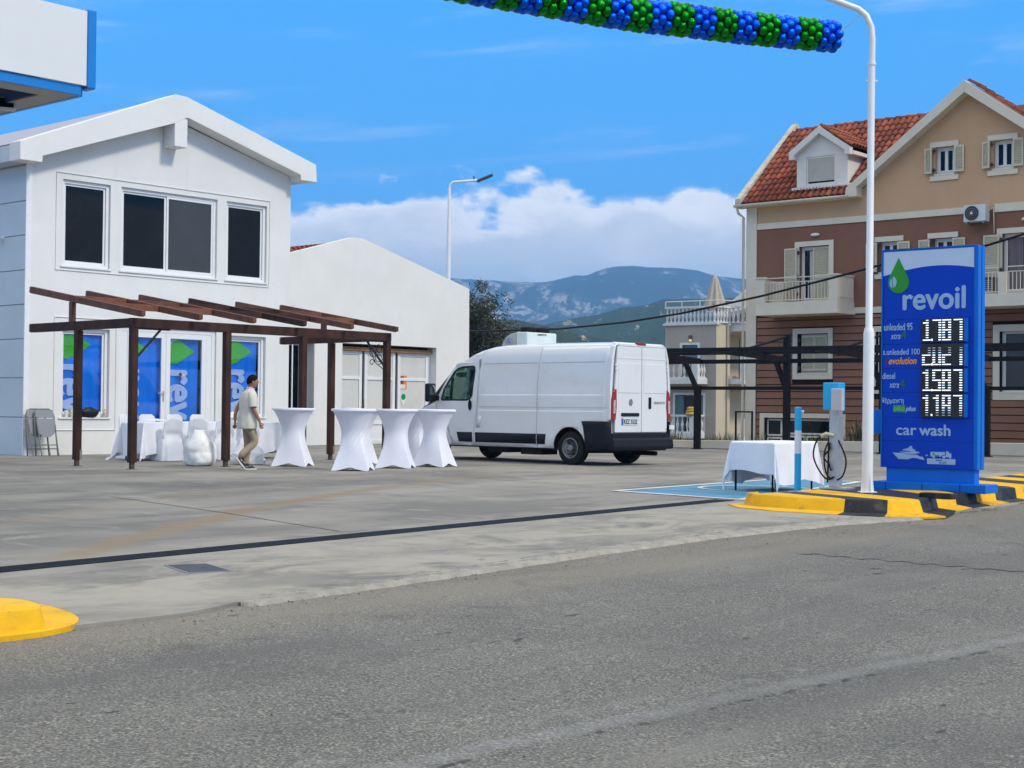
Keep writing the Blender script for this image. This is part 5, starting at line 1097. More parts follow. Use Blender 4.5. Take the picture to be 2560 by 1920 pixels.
for a in (20, 110, 200, 290):
    c_, s_ = math.cos(R(a)), math.sin(R(a)); mb = MB(); n_ = Vector((-s_, c_, 0))*.006; P3 = [Vector((.06*c_, .06*s_, .34)), Vector((.06*c_, .06*s_, .01)), Vector((.095*c_, .095*s_, .01))]
    mb.add([p+n_ for p in P3]+[p-n_ for p in P3], [(0, 1, 2), (5, 4, 3), (0, 3, 4, 1), (1, 4, 5, 2), (2, 5, 3, 0)]); mb.build('gusset', white_paint, lampA)
MB().box(-.10, .10, -.10, .10, 0.02, .032).build('base_plate', white_paint, lampA, bev=.003)
mb = MB(); mb.box(-2.1, -1.55, -.14, .14, 6.46, 6.54); mb.build('lamp_head', M('lamp_head_dark', (.05, .06, .07), .5), lampA, bev=.03)

# distant lamp rising behind the annex
p = PY(1121, 700, 55); t = empty('street_lamp', (p.x, 55, 0), 0, 'distant white lamp post with dark head standing behind the annex roof', 'street lamp')
z1 = PY(1121, 470, 55).z; mb = MB(); mb.lathe([(.10, 0), (.075, z1-1.6), (.055, z1-.9), (.055, z1)], 14); mb.build('pole', white_paint, t, smooth=40)
e = PY(1205, 450, 55); e2 = PY(1232, 437, 55); mb = MB(); mb.tube([(0, 0, z1-.05), (.03, 0, z1+.12), (.14, 0, z1+.22), (e.x-p.x, 0, e.z)], .045, 10); mb.build('arm', white_paint, t, smooth=40)
mb = MB(); mb.bar((e.x-p.x-.18, 0, e.z-.05), (e2.x-p.x, 0, e2.z), .26, .09); mb.build('lamp_head', MATS['lamp_head_dark'], t, bev=.03)
mb = MB(); mb.tube([(e.x-p.x-.30, 0, e.z+.0), (e.x-p.x-.30, 0, e.z+.14)], .02, 6); mb.build('sensor', black, t)

# ------------------------------------------------------------------ folding table with cloth by the charger
N_ = Vector((3.68, 21.0, 0)); a50 = R(50); ctr = N_+Vector((math.cos(a50), math.sin(a50), 0))*.62+Vector((-math.sin(a50), math.cos(a50), 0))*.36
t = empty('folding_table', ctr, a50, 'small folding table with thin dark legs standing on the blue parking bay', 'table')
MB().box(-.60, .60, -.35, .35, .685, .705).build('tabletop', white_pvc, t); table_legs(t, 1.24, .72, .70, black, .015)
o = draped(1.22, .71, .710, .43, .58, 2.2, .022, 80, .10).build('tablecloth', cloth, smooth=True); o.location = ctr; o.rotation_euler = (0, 0, a50); o.modifiers.new('s', 'SUBSURF').render_levels = 1
tag(o, 'white cloth with hanging corner points over the table on the blue bay', 'tablecloth')

# ------------------------------------------------------------------ low wall behind the forecourt
WF = Fr((wl.x, wl.y), math.atan2(WD.y, WD.x)); LW = (wr-wl).length
t = empty('low_wall', WF.o, WF.a, 'low cream rendered wall along the back edge of the forecourt', 'wall')
def wtop(s): return .24+.12*min(1, max(0, (s-12)/10))
mb = MB(); n = 24
mb.prism([(0, -.2), (LW, -.2)]+[(LW*(1-i/n), wtop(LW*(1-i/n))) for i in range(n+1)], lambda x, z: (x, .1, z), lambda x, z: (x, .34, z)); mb.build('wall', cream, t, bev=.01)
mb = MB(); mb.prism([(0, -.05), (LW, -.05), (LW, .035), (0, .035)], lambda x, z: (x, -.03, z), lambda x, z: (x, .098, z)); mb.build('footing', M('old_concrete', (.28, .27, .24), .95, var=.2, vs=2, dirt=.4), t)

# ------------------------------------------------------------------ black steel carport
CA, CB = Vector((5.44, 43.96)), Vector((12.42, 39.24)); cdv = (CB-CA).normalized(); KF = Fr((CA.x, CA.y), math.atan2(cdv.y, cdv.x)); sp = (CB-CA).length/3
car = empty('carport_frame', KF.o, KF.a, 'black steel carport frame with tie rods standing along the low wall', 'carport')
for i in range(-1, 6):
    x = i*sp
    tall = i in (1, 2, 4); MB().box(x-.085, x+.085, -.085, .085, 0, 3.30 if tall else 1.86).build('post', black, car, bev=.01)
    mb = MB(); mb.bar((x-.02, 0, 1.75), (x-.42 if not tall else x-.34, 0, 2.56), .12, .12, up=(0, 1, 0)); mb.build('brace', black, car)
    mb = MB(); mb.prism([(-4.9, 2.62), (-4.9, 2.70), (-2.5, 2.74), (.1, 2.66), (.1, 2.50), (-2.4, 2.58)], lambda a, b: (x-.05, a, b), lambda a, b: (x+.05, a, b)); mb.build('arm', black, car)
    if tall:
        mb = MB(); mb.tube([(x, 0, 3.25), (x-.25, -2.6, 2.74)], .035, 6); mb.build('tie_rod', black, car)
    MB().box(x-.13, x+.13, -.13, .13, 0, .02).build('foot_plate', black, car)
for y, z0, z1 in ((-4.9, 2.64, 2.74), (-3.2, 2.69, 2.77), (-1.6, 2.69, 2.76), (.12, 2.50, 2.62)): MB().box(-1.4*sp, 6.2*sp, y-.05, y+.05, z0+.003, z1+.003).build('rail', black, car)
MB().box(-1.4*sp, 6.2*sp, .0, .08, 1.74, 1.84).build('lower_rail', black, car)
q = G(1853, 1106, .1); t = empty('metal_rack', (KF.w(1.15, .7)), KF.a, 'narrow upright black frame standing behind the low wall near the pale apartment block', 'frame')
mb = MB(); 
for x in (-.28, .24): mb.box(x, x+.045, 0, .045, 0, 1.13)
mb.box(-.235, .24, 0, .045, 1.085, 1.13); mb.build('frame', black, t)

# ------------------------------------------------------------------ brown house
HF = Fr(((1878-1280)/3750*50, 50), R(-39.56))
hs = empty('brown_house', HF.o, HF.a, 'large three-storey brown and tan house with terracotta roof, behind the price sign', 'house')
def surround_box(p_, x0, x1, z0, z1, t_, nm='surround', m_=None, t2=None, yb=-.045):
    mb = MB(); frame_mb(mb, x0, x1, z0, z1, t_, yb, -.002, sill=t2); return mb.build(nm, m_ or cream, p_, bev=.004)
wins = dict(gw1=(6.42, 7.03, 8.44, 9.27), gw2=(8.24, 8.86, 8.44, 9.29), door=(1.78, 2.85, 4.72, 6.50), w2=(4.60, 5.26, 5.52, 6.48), w3=(6.36, 7.03, 5.50, 6.48), rdoor=(8.54, 9.9, 4.72, 6.48), gfw=(1.78, 2.84, 2.38, 3.65), rw=(8.49, 9.9, 1.78, 3.62), bas=(.52, 3.30, -.6, .92), gf2=(4.5, 5.6, 1.9, 3.65))
DX = 12.0
upper = [(0, 7.24), (15.0, 7.24), (15.0, 8.1), (11.4, 8.1), (7.5, 11.0), (3.7, 7.97), (0, 7.97)]
mb = holed(MB(), upper, [rect(*wins['gw1']), rect(*wins['gw2'])], 0, .22); mb.build('upper_wall', tan, hs)
mb = holed(MB(), rect(0, 15, 4.38, 7.24), [rect(*wins[k]) for k in ('door', 'w2', 'w3', 'rdoor')], 0, .22); mb.build('middle_wall', brown, hs)
mb = holed(MB(), rect(0, 15, -.75, 4.38), [rect(*wins[k]) for k in ('gfw', 'rw', 'bas', 'gf2')], 0, .22); mb.build('lower_wall', sidegap, hs)
mb = MB(); mb.box(0, .0, 0, 9, -.75, 7.97); mb.add([(0, 0, -.75), (0, 9, -.75), (0, 9, 8), (0, 3.5, 11), (0, 0, 8), (15, 0, -.75), (15, 9, -.75), (15, 9, 8), (15, 3.5, 11), (15, 0, 8), ], [(0, 1, 2, 3, 4), (5, 6, 7, 8, 9), (1, 6, 7, 2)]); mb.build('side_walls', tan, hs)
# siding boards, each its own piece, cut around the windows
blocks = [(1.54, 3.02, 2.17, 3.84), (8.25, 10.2, 1.52, 3.78), (.33, 3.48, -.75, 1.09), (4.3, 5.8, 1.7, 3.85)]
z = -.55; bh = .232
while z < 4.15:
    z1 = min(z+bh, 4.22); segs = [(.22, 14.9)]
    for (a, b, c, d_) in blocks:
        if z1 > c+.02 and z < d_-.02:
            ns = []
            for (p_, q_) in segs:
                if b <= p_ or a >= q_: ns.append((p_, q_)); continue
                if a > p_: ns.append((p_, a))
                if b < q_: ns.append((b, q_))
            segs = ns
    for (p_, q_) in segs:
        cuts = [p_]; 
        while cuts[-1]+4.2 < q_: cuts.append(cuts[-1]+random.uniform(3.0, 4.0))
        cuts.append(q_)
        for a, b in zip(cuts, cuts[1:]):
            mb = MB(); mb.prism([(-.040, z+.026), (-.004, z+.026), (-.004, z1), (-.012, z1)], lambda y, zz_: (a+.002, y, zz_), lambda y, zz_: (b-.002, y, zz_)); mb.build('board', sidingm, hs)
    z = z1 if z1 >= 4.2 else z+bh
    if z1 >= 4.22: break
# trims and bands
MB().box(-.20, .19, -.05, .0, -.75, 7.96).build('corner_trim', cream, hs, bev=.006)
for (x0, x1, z0, z1) in ((.203, 7.35, 7.16, 7.36), (8.30, 15, 7.14, 7.39), (3.735, 7.9, 4.26, 4.45)): MB().box(x0, x1, -.04, -.002, z0, z1).build('band', cream, hs, bev=.004)
# gable rake boards, soffit and returns
def slab(p_, a, b, w_, y0, y1, m_, nm):
    a, b = Vector((a[0], a[1])), Vector((b[0], b[1])); n_ = Vector((-(b-a).y, (b-a).x)).normalized(); 
    if n_.y > 0: n_ = -n_
    return MB().prism([tuple(a), tuple(b), tuple(b+n_*w_), tuple(a+n_*w_)], lambda x, z: (x, y0, z), lambda x, z: (x, y1, z)).build(nm, m_, p_, bev=.006)
gp = [(3.62, 8.24), (3.62, 7.93), (3.98, 7.93), (3.98, 8.12), (7.53, 10.78), (11.05, 8.12), (11.05, 7.93), (11.45, 7.93), (11.45, 8.24), (7.60, 11.14), (7.46, 11.14)]
mb = MB(); mb.xz([(3.62, 8.22), (3.60, 7.93), (4.00, 7.93), (3.98, 8.22), (7.50, 10.78), (7.50, 11.14)], -.42, -.003); mb.build('rake_board', cream, hs, bev=.008)
mb = MB(); mb.xz([(7.501, 11.14), (7.501, 10.78), (11.03, 8.22), (11.0, 7.93), (11.4, 7.93), (11.4, 8.25)], -.42, -.003); mb.build('rake_board', cream, hs, bev=.008)
# main roof (left slope), tiles
ty = 3.46; slope = math.atan2(3.0, 3.46); SL = math.hypot(3.0, 3.46)
under = M('roof_underlay', (.16, .05, .03), .9)
mb = MB(); mb.add([(-.35, -.28, 7.99), (3.72, -.28, 7.99), (3.72, 3.5, 11.0), (-.35, 3.5, 11.0), (-.35, 7.4, 7.99), (15.3, 7.4, 7.99), (15.3, 3.5, 11.0), (3.72, .25, 8.20), (15.3, .25, 8.20)], [(0, 1, 2, 3), (3, 6, 5, 4), (7, 8, 6, 2)])
mb.add([(7.5, -.35, 11.08), (3.75, -.35, 8.2), (3.75, .3, 8.2), (7.5, 3.6, 11.08), (11.4, -.35, 8.2), (11.4, .3, 8.2)], [(0, 1, 2, 3), (0, 3, 5, 4)]); mb.build('roof', under, hs)
def ins(a, b):
    x = -.25+a; y = -.28+b*math.cos(slope); z = 8.0+b*math.sin(slope)
    if x > 3.62 and z < 8.24+(x-3.62)*.757: return False
    if 1.56 < x < 3.42 and .25 < y < 1.0 and z > 8.5 and z < 9.2: return False
    return x < 7.4
tile_roof(hs, (-.25, -.30, 8.0), (1, 0, 0), (0, math.cos(slope), math.sin(slope)), 7.6, SL, ins, 290, .217, .335)
# channel tiles between the covers as one corrugated sheet, lower than them
mb = MB(); mb.grid(lambda a, b: (-.25+7.6*a, -.30+3.7*b*1.0, 8.0+3.21*b-.03*(1-abs(math.sin(a*7.6/.217*math.pi)))-.02), 140, 8); 
# ridge tiles
for i in range(18):
    M4 = Matrix(((0, 1, 0), (1, 0, 0), (0, 0, 1))).transposed().to_4x4(); M4 = Matrix.Rotation(R(-90), 4, 'Z'); M4.translation = (-.3+i*.38, 3.46, 11.0); put_tile(hs, M4 @ Matrix.Scale(1.15, 4), 'tile')
exr = Vector((3.9, 0, -2.88)).normalized()
for j in range(3):
    for i in range(13):
        p_ = Vector((7.62, -.26+j*.21, 11.10))+exr*(i*.335+.0); ey_ = -exr; ex_ = Vector((0, 1, 0)); ez_ = ex_.cross(ey_)
        if ez_.z < 0: ex_ = -ex_; ez_ = -ez_
        M4 = Matrix((ex_, ey_, ez_)).transposed().to_4x4(); M4.translation = p_+ex_*0+(-ey_)*.335; put_tile(hs, M4)
# left gable coping with lichen
cop = M('lichen_coping', (.52, .49, .38), .9, var=.25, vs=6, bump=.4, dirt=.5)
mb = MB(); mb.prism([(-.36, 7.98), (-.36, 8.20), (3.46, 11.30), (3.62, 11.28), (3.55, 11.02), (-.15, 7.98)], lambda y, z: (-.46, y, z), lambda y, z: (-.26, y, z)); mb.build('gable_coping', cop, hs, bev=.01)
# gutter and down pipe
mb = MB(); mb.grid(lambda a, b: (-.45+4.2*a, -.42+.07*math.cos(math.pi*(1+b))*1.0, 7.99-.075*math.sin(math.pi*b)), 1, 8); o = mb.build('gutter', cream, hs, smooth=True); o.modifiers.new('s', 'SOLIDIFY').thickness = .012
mb = MB(); mb.tube([(-.36, -.42, 7.92), (-.36, -.30, 7.72), (-.28, -.10, 7.60), (-.27, -.09, 1.0), (-.27, -.09, -.5)], .045, 8); mb.build('downpipe', cream, hs, smooth=True)
MB().box(-.44, 3.6, -.30, -.003, 7.90, 7.97).build('soffit', cream, hs)

# windows, shutters
frame_w = M('window_white', (.70, .69, .66), .45, var=.03); curt = M('curtain', (.42, .42, .40), .9, var=.2, vs=3, streak=(6, 1, .4)); hinge_m = M('hinge_iron', (.02, .02, .022), .5)
def shutter(par, x0, x1, z0, z1, ang=0., hinge='l', y=-.065, name='shutter'):
    """louvred leaf; opened flat on the wall or closed in the opening"""
    w_ = x1-x0; h_ = z1-z0; o = MB(); o.box(0, .045, -.02, .02, 0, h_); o.box(w_-.045, w_, -.02, .02, 0, h_); o.box(.045, w_-.045, -.02, .02, 0, .06); o.box(.045, w_-.045, -.02, .02, h_-.06, h_)
    if h_ > 1.2: o.box(.045, w_-.045, -.02, .02, h_*.46, h_*.46+.05)
    k = int((h_-.12)/.05)
    for i in range(k):
        z = .06+(i+.5)*(h_-.12)/k
        if h_ > 1.2 and abs(z-h_*.46-.025) < .04: continue
        o.add([(.045, -.018, z-.018), (w_-.045, -.018, z-.018), (w_-.045, .014, z+.020), (.045, .014, z+.020)], [(0, 1, 2, 3)])
    o.box(.05, w_-.05, .016, .019, .06, h_-.06)
    s = o.build(name, creamsh, par); s.location = (x0, y, z0); 
    if hinge == 'l': s.rotation_euler = (0, 0, ang)
    else: s.rotation_euler = (0, 0, -ang); s.location = (x0+w_*(1-math.cos(ang)), y-w_*math.sin(ang) if ang else y, z0); s.rotation_euler = (0, 0, ang)
    return s
def hinges(par, x, zs_):
    for z in zs_: mb = MB(); mb.box(x-.05, x+.05, -.10, -.05, z-.02, z+.02); mb.box(x-.02, x+.02, -.13, -.07, z-.06, z+.06); mb.build('hinge', hinge_m, par)
def house_window(x0, x1, z0, z1, style='open', lights=2, curtain=True, par=None, depth=.14, glass=dkglass, sur=.17, nm='window'):
    par = par or hs; mb = MB(); frame_mb(mb, x0+.003, x1-.003, z0+.003, z1-.003, .06, depth, depth+.06); o = mb.build(nm, frame_w, par)
    w_ = (x1-x0-.12)/lights
    for i in range(lights):
        a = x0+.06+i*w_; s_ = MB(); frame_mb(s_, a+.001, a+w_-.001, z0+.064, z1-.064, .05, depth-.012, depth+.04); s_.build('sash', frame_w, o); MB().box(a+.05, a+w_-.05, depth+.008, depth+.013, z0+.115, z1-.115).build('pane', glass, o)
    MB().box(x0-.02, x1+.02, -.055, depth, z0-.05, z0+.002).build('sill', cream, o)
    return o
def lintel_sill(o, x0, x1, z0, z1):
    MB().box(x0-.16, x1+.14, -.05, -.002, z1, z1+.16).build('lintel', cream, o); MB().box(x0-.16, x1+.14, -.05, -.002, z0-.20, z0-.052).build('apron', cream, o)
for k, (s0, s1) in (('gw1', ((6.10, 6.36), (7.06, 7.35))), ('gw2', ((7.93, 8.18), (8.87, 9.17)))):
    x0, x1, z0, z1 = wins[k]; o = house_window(x0, x1, z0, z1); lintel_sill(o, x0, x1, z0, z1); hinges(o, x0-.01, (z0+.12, z1-.12)); shutter(o, s0[0], s0[1], z0+.03, z1-.02, R(-12), 'l'); shutter(o, s1[0], s1[1], z0+.02, z1-.0, R(10), 'l', y=-.09)
for k, (s0, s1) in (('w2', ((4.16, 4.56), (5.23, 5.62))), ('w3', ((5.92, 6.30), (7.02, 7.40)))):
    x0, x1, z0, z1 = wins[k]; o = house_window(x0, x1, z0, z1); lintel_sill(o, x0, x1, z0, z1); hinges(o, x0-.0, (z0+.12, z1-.12)); shutter(o, s0[0], s0[1], z0+.02, z1-.03, R(-8), 'l'); shutter(o, s1[0], s1[1], z0+.02, z1-.03, R(8), 'l', y=-.09)
# balcony door, left
def balcony_door(x0, x1, z0, z1, sh_l, curtain_in, nm='balcony_door'):
    o = house_window(x0, x1, z0, z1, lights=2, nm=nm)
    mb = MB(); mb.box(x0-.16, x0-.002, -.05, -.002, z0, z1+.16); mb.box(x1+.002, x1+.16, -.05, -.002, z0, z1+.16); mb.box(x0-.002, x1+.002, -.05, -.002, z1, z1+.16); mb.build('surround', cream, o); return o
o = balcony_door(*wins['door'], None, None); shutter(o, 1.26, 1.74, 4.72, 6.46, R(-6), 'l'); shutter(o, 2.24, 2.84, 4.73, 6.47, 0, 'l', y=.05); hinges(o, 1.78, (4.95, 6.3, 5.5))
MB().box(2.10, 2.20, .10, .12, 4.8, 6.35).build('curtain', curt, o)
o = balcony_door(*wins['rdoor'], None, None); shutter(o, 7.98, 8.48, 4.72, 6.46, R(-5), 'l'); hinges(o, 8.53, (5.4, 6.3))
MB().box(8.68, 9.12, .135, .145, 4.85, 6.36).build('curtain', M('mauve_curtain', (.14, .11, .13), .9, var=.3, vs=4, streak=(8, 1, .3)), o)
# ground-floor windows
o = house_window(*wins['gfw'], lights=2); surround_box(o, 1.56, 3.0, 2.18, 3.83, .17); 
for a, b in ((1.86, 2.30), (2.31, 2.76)): shutter(o, a, b, 2.46, 3.60, 0, y=.06)
hinges(o, 1.84, (2.55, 3.45))
o = house_window(*wins['rw'], lights=1, glass=greyglass); surround_box(o, 8.27, 10.1, 1.54, 3.77, .20); MB().box(8.6, 9.8, .16, .17, 1.9, 3.5).build('blind', M('net_curtain', (.36, .37, .35), .9, var=.2, vs=2), o)
o = house_window(*wins['gf2'], lights=2); surround_box(o, 4.32, 5.78, 1.72, 3.83, .17)
for a, b in ((4.56, 5.0), (5.03, 5.5)): mb = MB(); [mb.box(a+.11*i, a+.02+.11*i, .02, .04, 1.95, 3.6) for i in range(5)]; mb.build('bars', frame_w, o)
# semi-basement window group with white frames
x0, x1, z0, z1 = wins['bas']; mb = MB(); mb.box(.35, .515, -.045, -.002, -.7, 1.07); mb.box(3.305, 3.47, -.045, -.002, -.7, 1.07); mb.box(.515, 3.305, -.045, -.002, .92, 1.07); gro = mb.build('window', cream, hs, bev=.004)
for (a, b, c, d_) in ((.54, 1.10, .32, .88), (1.14, 2.9, .38, .88), (.54, 1.10, -.4, .28), (1.14, 1.95, -.4, .34), (2.0, 2.9, -.4, .34), (2.93, 3.28, -.4, .88)):
    mb = MB(); frame_mb(mb, a, b, c, d_, .055, .13, .19); f_ = mb.build('sash', frame_w, gro); MB().box(a+.056, b-.056, .15, .155, c+.056, d_-.056).build('pane', dkglass, gro)
# balcony, left
bal = empty('balcony', (0, 0, 0)); bal.parent = hs
BX0, BX1, BY = .85, 3.74, -1.2
MB().box(BX0, BX1, BY, -.003, 4.28, 4.62).build('slab', cream, bal, bev=.008); MB().box(BX0-.03, BX1+.03, BY-.03, -.003, 4.22, 4.279).build('slab_edge', cream, bal)
MB().box(BX0, BX0+.33, BY, BY+.12, 4.621, 5.40).build('pier', cream, bal, bev=.006); MB().box(BX1-.28, BX1, BY, BY+.12, 4.621, 5.40).build('pier', cream, bal, bev=.006); MB().box(BX1-.12, BX1, BY+.121, -.052, 4.621, 5.40).build('side_parapet', cream, bal, bev=.006); MB().box(BX0, BX0+.12, BY+.121, -.065, 4.621, 5.40).build('side_parapet', cream, bal)
MB().box(BX1+.0008, BX1+.02, BY+.2, -.2, 4.72, 5.28).build('raised_panel', cream, bal, bev=.004); MB().box(BX1-.30, BX1+.03, BY-.03, -.052, 5.401, 5.45).build('coping', cream, bal, bev=.004); MB().box(BX0-.02, BX0+.35, BY-.03, BY+.14, 5.401, 5.45).build('coping', cream, bal)
def railing(par, x0, x1, y, z0, z1, gap=.11):
    mb = MB(); mb.box(x0, x1, y-.02, y+.02, z1-.03, z1); mb.box(x0, x1, y-.012, y+.012, z0+.06, z0+.085); mb.box(x0, x1, y-.012, y+.012, z1-.17, z1-.145); mb.build('rail', cream, par)
    n = int((x1-x0)/gap)
    for i in range(n): x = x0+(i+.5)*(x1-x0)/n; MB().box(x-.010, x+.010, y-.010, y+.010, z0+.085, z1-.17).build('baluster', cream, par)
railing(bal, BX0+.33, BX1-.28, BY+.06, 4.62, 5.42)
MB().box(1.30, 1.72, -1.0, -.70, 4.63, 5.30).build('louvred_box', creamsh, bal, bev=.01)
# balcony, right
bal2 = empty('balcony', (0, 0, 0)); bal2.parent = hs
MB().box(7.6, 12.5, BY, -.003, 4.24, 4.60).build('slab', cream, bal2, bev=.008); railing(bal2, 7.6, 8.85, BY+.06, 4.60, 5.40); railing(bal2, 9.12, 12.4, BY+.06, 4.60, 5.40); MB().box(8.88, 9.10, BY+.02, BY+.12, 4.601, 5.24).build('pier', cream, bal2)
MB().box(7.6, 12.4, BY+.10, BY+.13, 4.603, 4.66).build('kerb', cream, bal2)
# things fixed to the house
def unit(x0, x1, y0, y1, z0, z1, label):
    t = empty('air_conditioner', HF.w(0, 0), HF.a, label, 'air conditioner')
    MB().box(x0, x1, y0, y1, z0, z1).build('case', M('ac_white', (.60, .61, .60), .45, var=.04, dirt=.1), t, bev=.012); cx_, cz_, r_ = x0+(x1-x0)*.38, (z0+z1)/2, (z1-z0)*.43
    mb = MB(); mb.lathe([(r_, 0), (r_, .012)], 28, (cx_, y0-.012, cz_), axis='y'); mb.build('fan_recess', M('fan_dark', (.035, .035, .04), .6), t)
    for k in range(6): rr = r_*(1-k*.15); mb = MB(); mb.tube([(cx_+rr*math.cos(a), y0-.018, cz_+rr*math.sin(a)) for a in [i*math.pi/14 for i in range(28)]], .006, 4, closed=True); mb.build('grille_ring', MATS['fan_dark'] if k % 2 else metal_grey, t)
    mb = MB(); mb.lathe([(r_*.2, 0), (r_*.18, .012)], 14, (cx_, y0-.03, cz_), axis='y'); mb.build('hub', MATS['ac_white'], t)
    MB().box(x0+.06, x0+.10, y0+.02, -.003, z0-.06, z0-.002).build('bracket', metal_grey, t); MB().box(x1-.10, x1-.06, y0+.02, -.003, z0-.06, z0-.002).build('bracket', metal_grey, t)
    mb = MB(); mb.tube([(x1-.02, (y0+y1)/2, (z0+z1)/2), (x1+.10, -.06, z1-.05), (x1+.12, -.05, z0-.35)], .018, 6); mb.build('pipe', cream, t, smooth=True); return t
unit(7.50, 8.18, -.42, -.10, 6.86, 7.36, 'white air conditioner unit with round fan fixed to the brown wall above the price sign')
t = empty('air_conditioner', HF.w(8.25, -.75, 4.61), HF.a, 'dark grilled unit standing on the right balcony behind the railing', 'air conditioner')
MB().box(-.38, .38, -.15, .15, 0, .52).build('case', M('dark_case', (.04, .04, .042), .6), t, bev=.01); mb = MB(); [mb.box(-.34, .34, -.156, -.151, .05+.06*i, .075+.06*i) for i in range(7)]; mb.build('grille', metal_grey, t)
def wall_lamp(x, z, lb):
    t = empty('wall_lamp', HF.w(x, 0, z), HF.a, lb, 'wall lamp'); MB().box(-.14, .14, -.045, -.002, -.035, .035).build('base', frame_w, t); mb = MB(); mb.ball((0, -.06, 0), (.16, .06, .055), 16, 8); mb.build('cover', M('lamp_cover', (.72, .72, .68), .35), t, smooth=True)
wall_lamp(2.36, 6.86, 'oval white wall lamp above the left balcony door of the brown house'); wall_lamp(9.28, 6.87, 'oval white wall lamp above the right balcony door at the picture edge')
# dormer
dm = empty('dormer', (0, 0, 0)); dm.parent = hs; DY = .10
dx0, dx1 = 1.60, 3.42; rm = M('dormer_white', (.66, .64, .59), .8, var=.03, bump=.15)
holed(MB(), [(dx0, 8.42), (dx1, 8.42), (dx1, 9.55), (2.50, 10.22), (dx0, 9.55)], [rect(1.94, 3.0, 8.50, 9.42)], DY, .12).build('face', rm, dm)
mb = MB(); mb.xz([(1.42, 9.36), (1.60, 9.36), (1.60, 9.50), (2.50, 10.13), (3.42, 9.50), (3.42, 9.36), (3.60, 9.36), (3.60, 9.60), (2.50, 10.36), (1.42, 9.62)], DY-.22, DY-.003); mb.build('fascia', rm, dm, bev=.006)
yb = lambda z: -.28+(z-8.0)/math.tan(slope)
for x in (dx0, dx1):
    s_ = .0; mb = MB(); xx0, xx1 = (x, x+.03) if x == dx0 else (x-.03, x); mb.yz([(DY+.002, 8.42), (yb(9.55)+.1, 9.55), (DY+.002, 9.55)], xx0, xx1); mb.build('cheek', rm, dm)
MB().box(3.42, 3.62, DY, yb(9.5), 9.38, 9.50).build('eave', rm, dm, bev=.006); MB().box(1.40, 1.60, DY, yb(9.5), 9.38, 9.50).build('eave', rm, dm)
mb = MB(); mb.add([(1.40, DY-.22, 9.60), (2.5, DY-.22, 10.35), (2.5, yb(10.3), 10.35), (1.40, yb(9.6), 9.60), (3.62, DY-.22, 9.60), (3.62, yb(9.6), 9.60)], [(0, 1, 2, 3), (1, 4, 5, 2)]); mb.build('dormer_roof', under, dm)
edr = Vector((1.1, 0, -.75)).normalized()
for j in range(9):
    for i in range(4):
        ey_ = -edr; ex_ = Vector((0, -1, 0)); ez_ = ex_.cross(ey_); ez_ = ez_ if ez_.z > 0 else -ez_
        M4 = Matrix((ex_, ey_, ex_.cross(ey_))).transposed().to_4x4()
        if M4[2][2] < 0: M4 = Matrix((-ex_, ey_, (-ex_).cross(ey_))).transposed().to_4x4()
        p_ = Vector((2.54, DY-.08+j*.21, 10.37))+edr*((i+1)*.335); 
        if p_.y > yb(p_.z)+.15: continue
        M4.translation = p_; put_tile(dm, M4)
mb = MB(); frame_mb(mb, 1.945, 2.995, 8.505, 9.415, .05, DY+.02, DY+.08); ro = mb.build('shutter_frame', rm, dm)
for i in range(15): z = 8.62+i*.0535; MB().box(1.996, 2.944, DY+.035, DY+.05, z, z+.048).build('slat', M('roller_slat', (.46, .44, .38), .6), ro)
MB().box(1.996, 2.944, DY+.06, DY+.065, 8.556, 8.62).build('pane', dkglass, ro); MB().box(1.90, 3.04, DY-.05, DY+.10, 8.45, 8.498).build('sill', rm, ro)
mb = MB()
for i in range(18): x = 1.50+i*.115; mb.box(x, x+.075, DY-.16, DY-.003, 8.36, 8.43)
mb.box(1.5, 3.56, DY-.10, DY-.003, 8.40, 8.45); mb.build('mortar_apron', rm, dm)

# ------------------------------------------------------------------ apartment block with balustrades
ap = Vector(((1790-1280)/3750*80, 80, 0)); aA, aB = R(180-35), R(42)
apt = empty('apartment_block', ap, 0, 'pale beige apartment block with white balustraded balconies, left of the brown house', 'building')
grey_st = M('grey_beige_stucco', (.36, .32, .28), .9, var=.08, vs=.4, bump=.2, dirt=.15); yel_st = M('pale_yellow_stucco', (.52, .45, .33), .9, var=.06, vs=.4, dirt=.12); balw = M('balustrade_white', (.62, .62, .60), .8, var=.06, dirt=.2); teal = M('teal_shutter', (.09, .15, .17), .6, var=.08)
fl = Fr((0, 0), aA+math.pi); fr2 = Fr((0, 0), aB)      # local frames of the two faces, both from the near corner
LA, LB_ = 3.1, 6.0
def f_empty(nm, ang): e_ = empty(nm, (0, 0, 0), ang); e_.parent = apt; return e_
Lf = f_empty('left_face', aA+math.pi); Rf = f_empty('right_face', aB)
Z0, Z3 = -.8, 5.72
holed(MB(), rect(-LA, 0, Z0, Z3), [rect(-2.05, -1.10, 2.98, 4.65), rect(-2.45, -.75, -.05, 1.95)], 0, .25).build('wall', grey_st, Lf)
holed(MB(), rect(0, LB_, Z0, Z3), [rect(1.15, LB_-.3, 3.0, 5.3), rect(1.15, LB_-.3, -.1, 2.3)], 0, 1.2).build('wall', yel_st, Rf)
MB().box(1.15, LB_-.3, 1.2, 1.25, -.1, 5.3).build('loggia_back', yel_st, Rf)
for z0, z1, x0, x1 in ((2.98, 4.65, -2.05, -1.10), (-.05, 1.95, -2.45, -.75)):
    mb = MB(); frame_mb(mb, x0-.13, x1+.13, z0, z1+.13, .13, -.04, -.002, sill=.001); mb.build('surround', balw, Lf)
MB().box(-2.02, -1.58, .08, .12, 2.99, 4.62).build('shutter', teal, Lf); MB().box(-1.56, -1.13, .08, .12, 2.99, 4.62).build('shutter', teal, Lf)
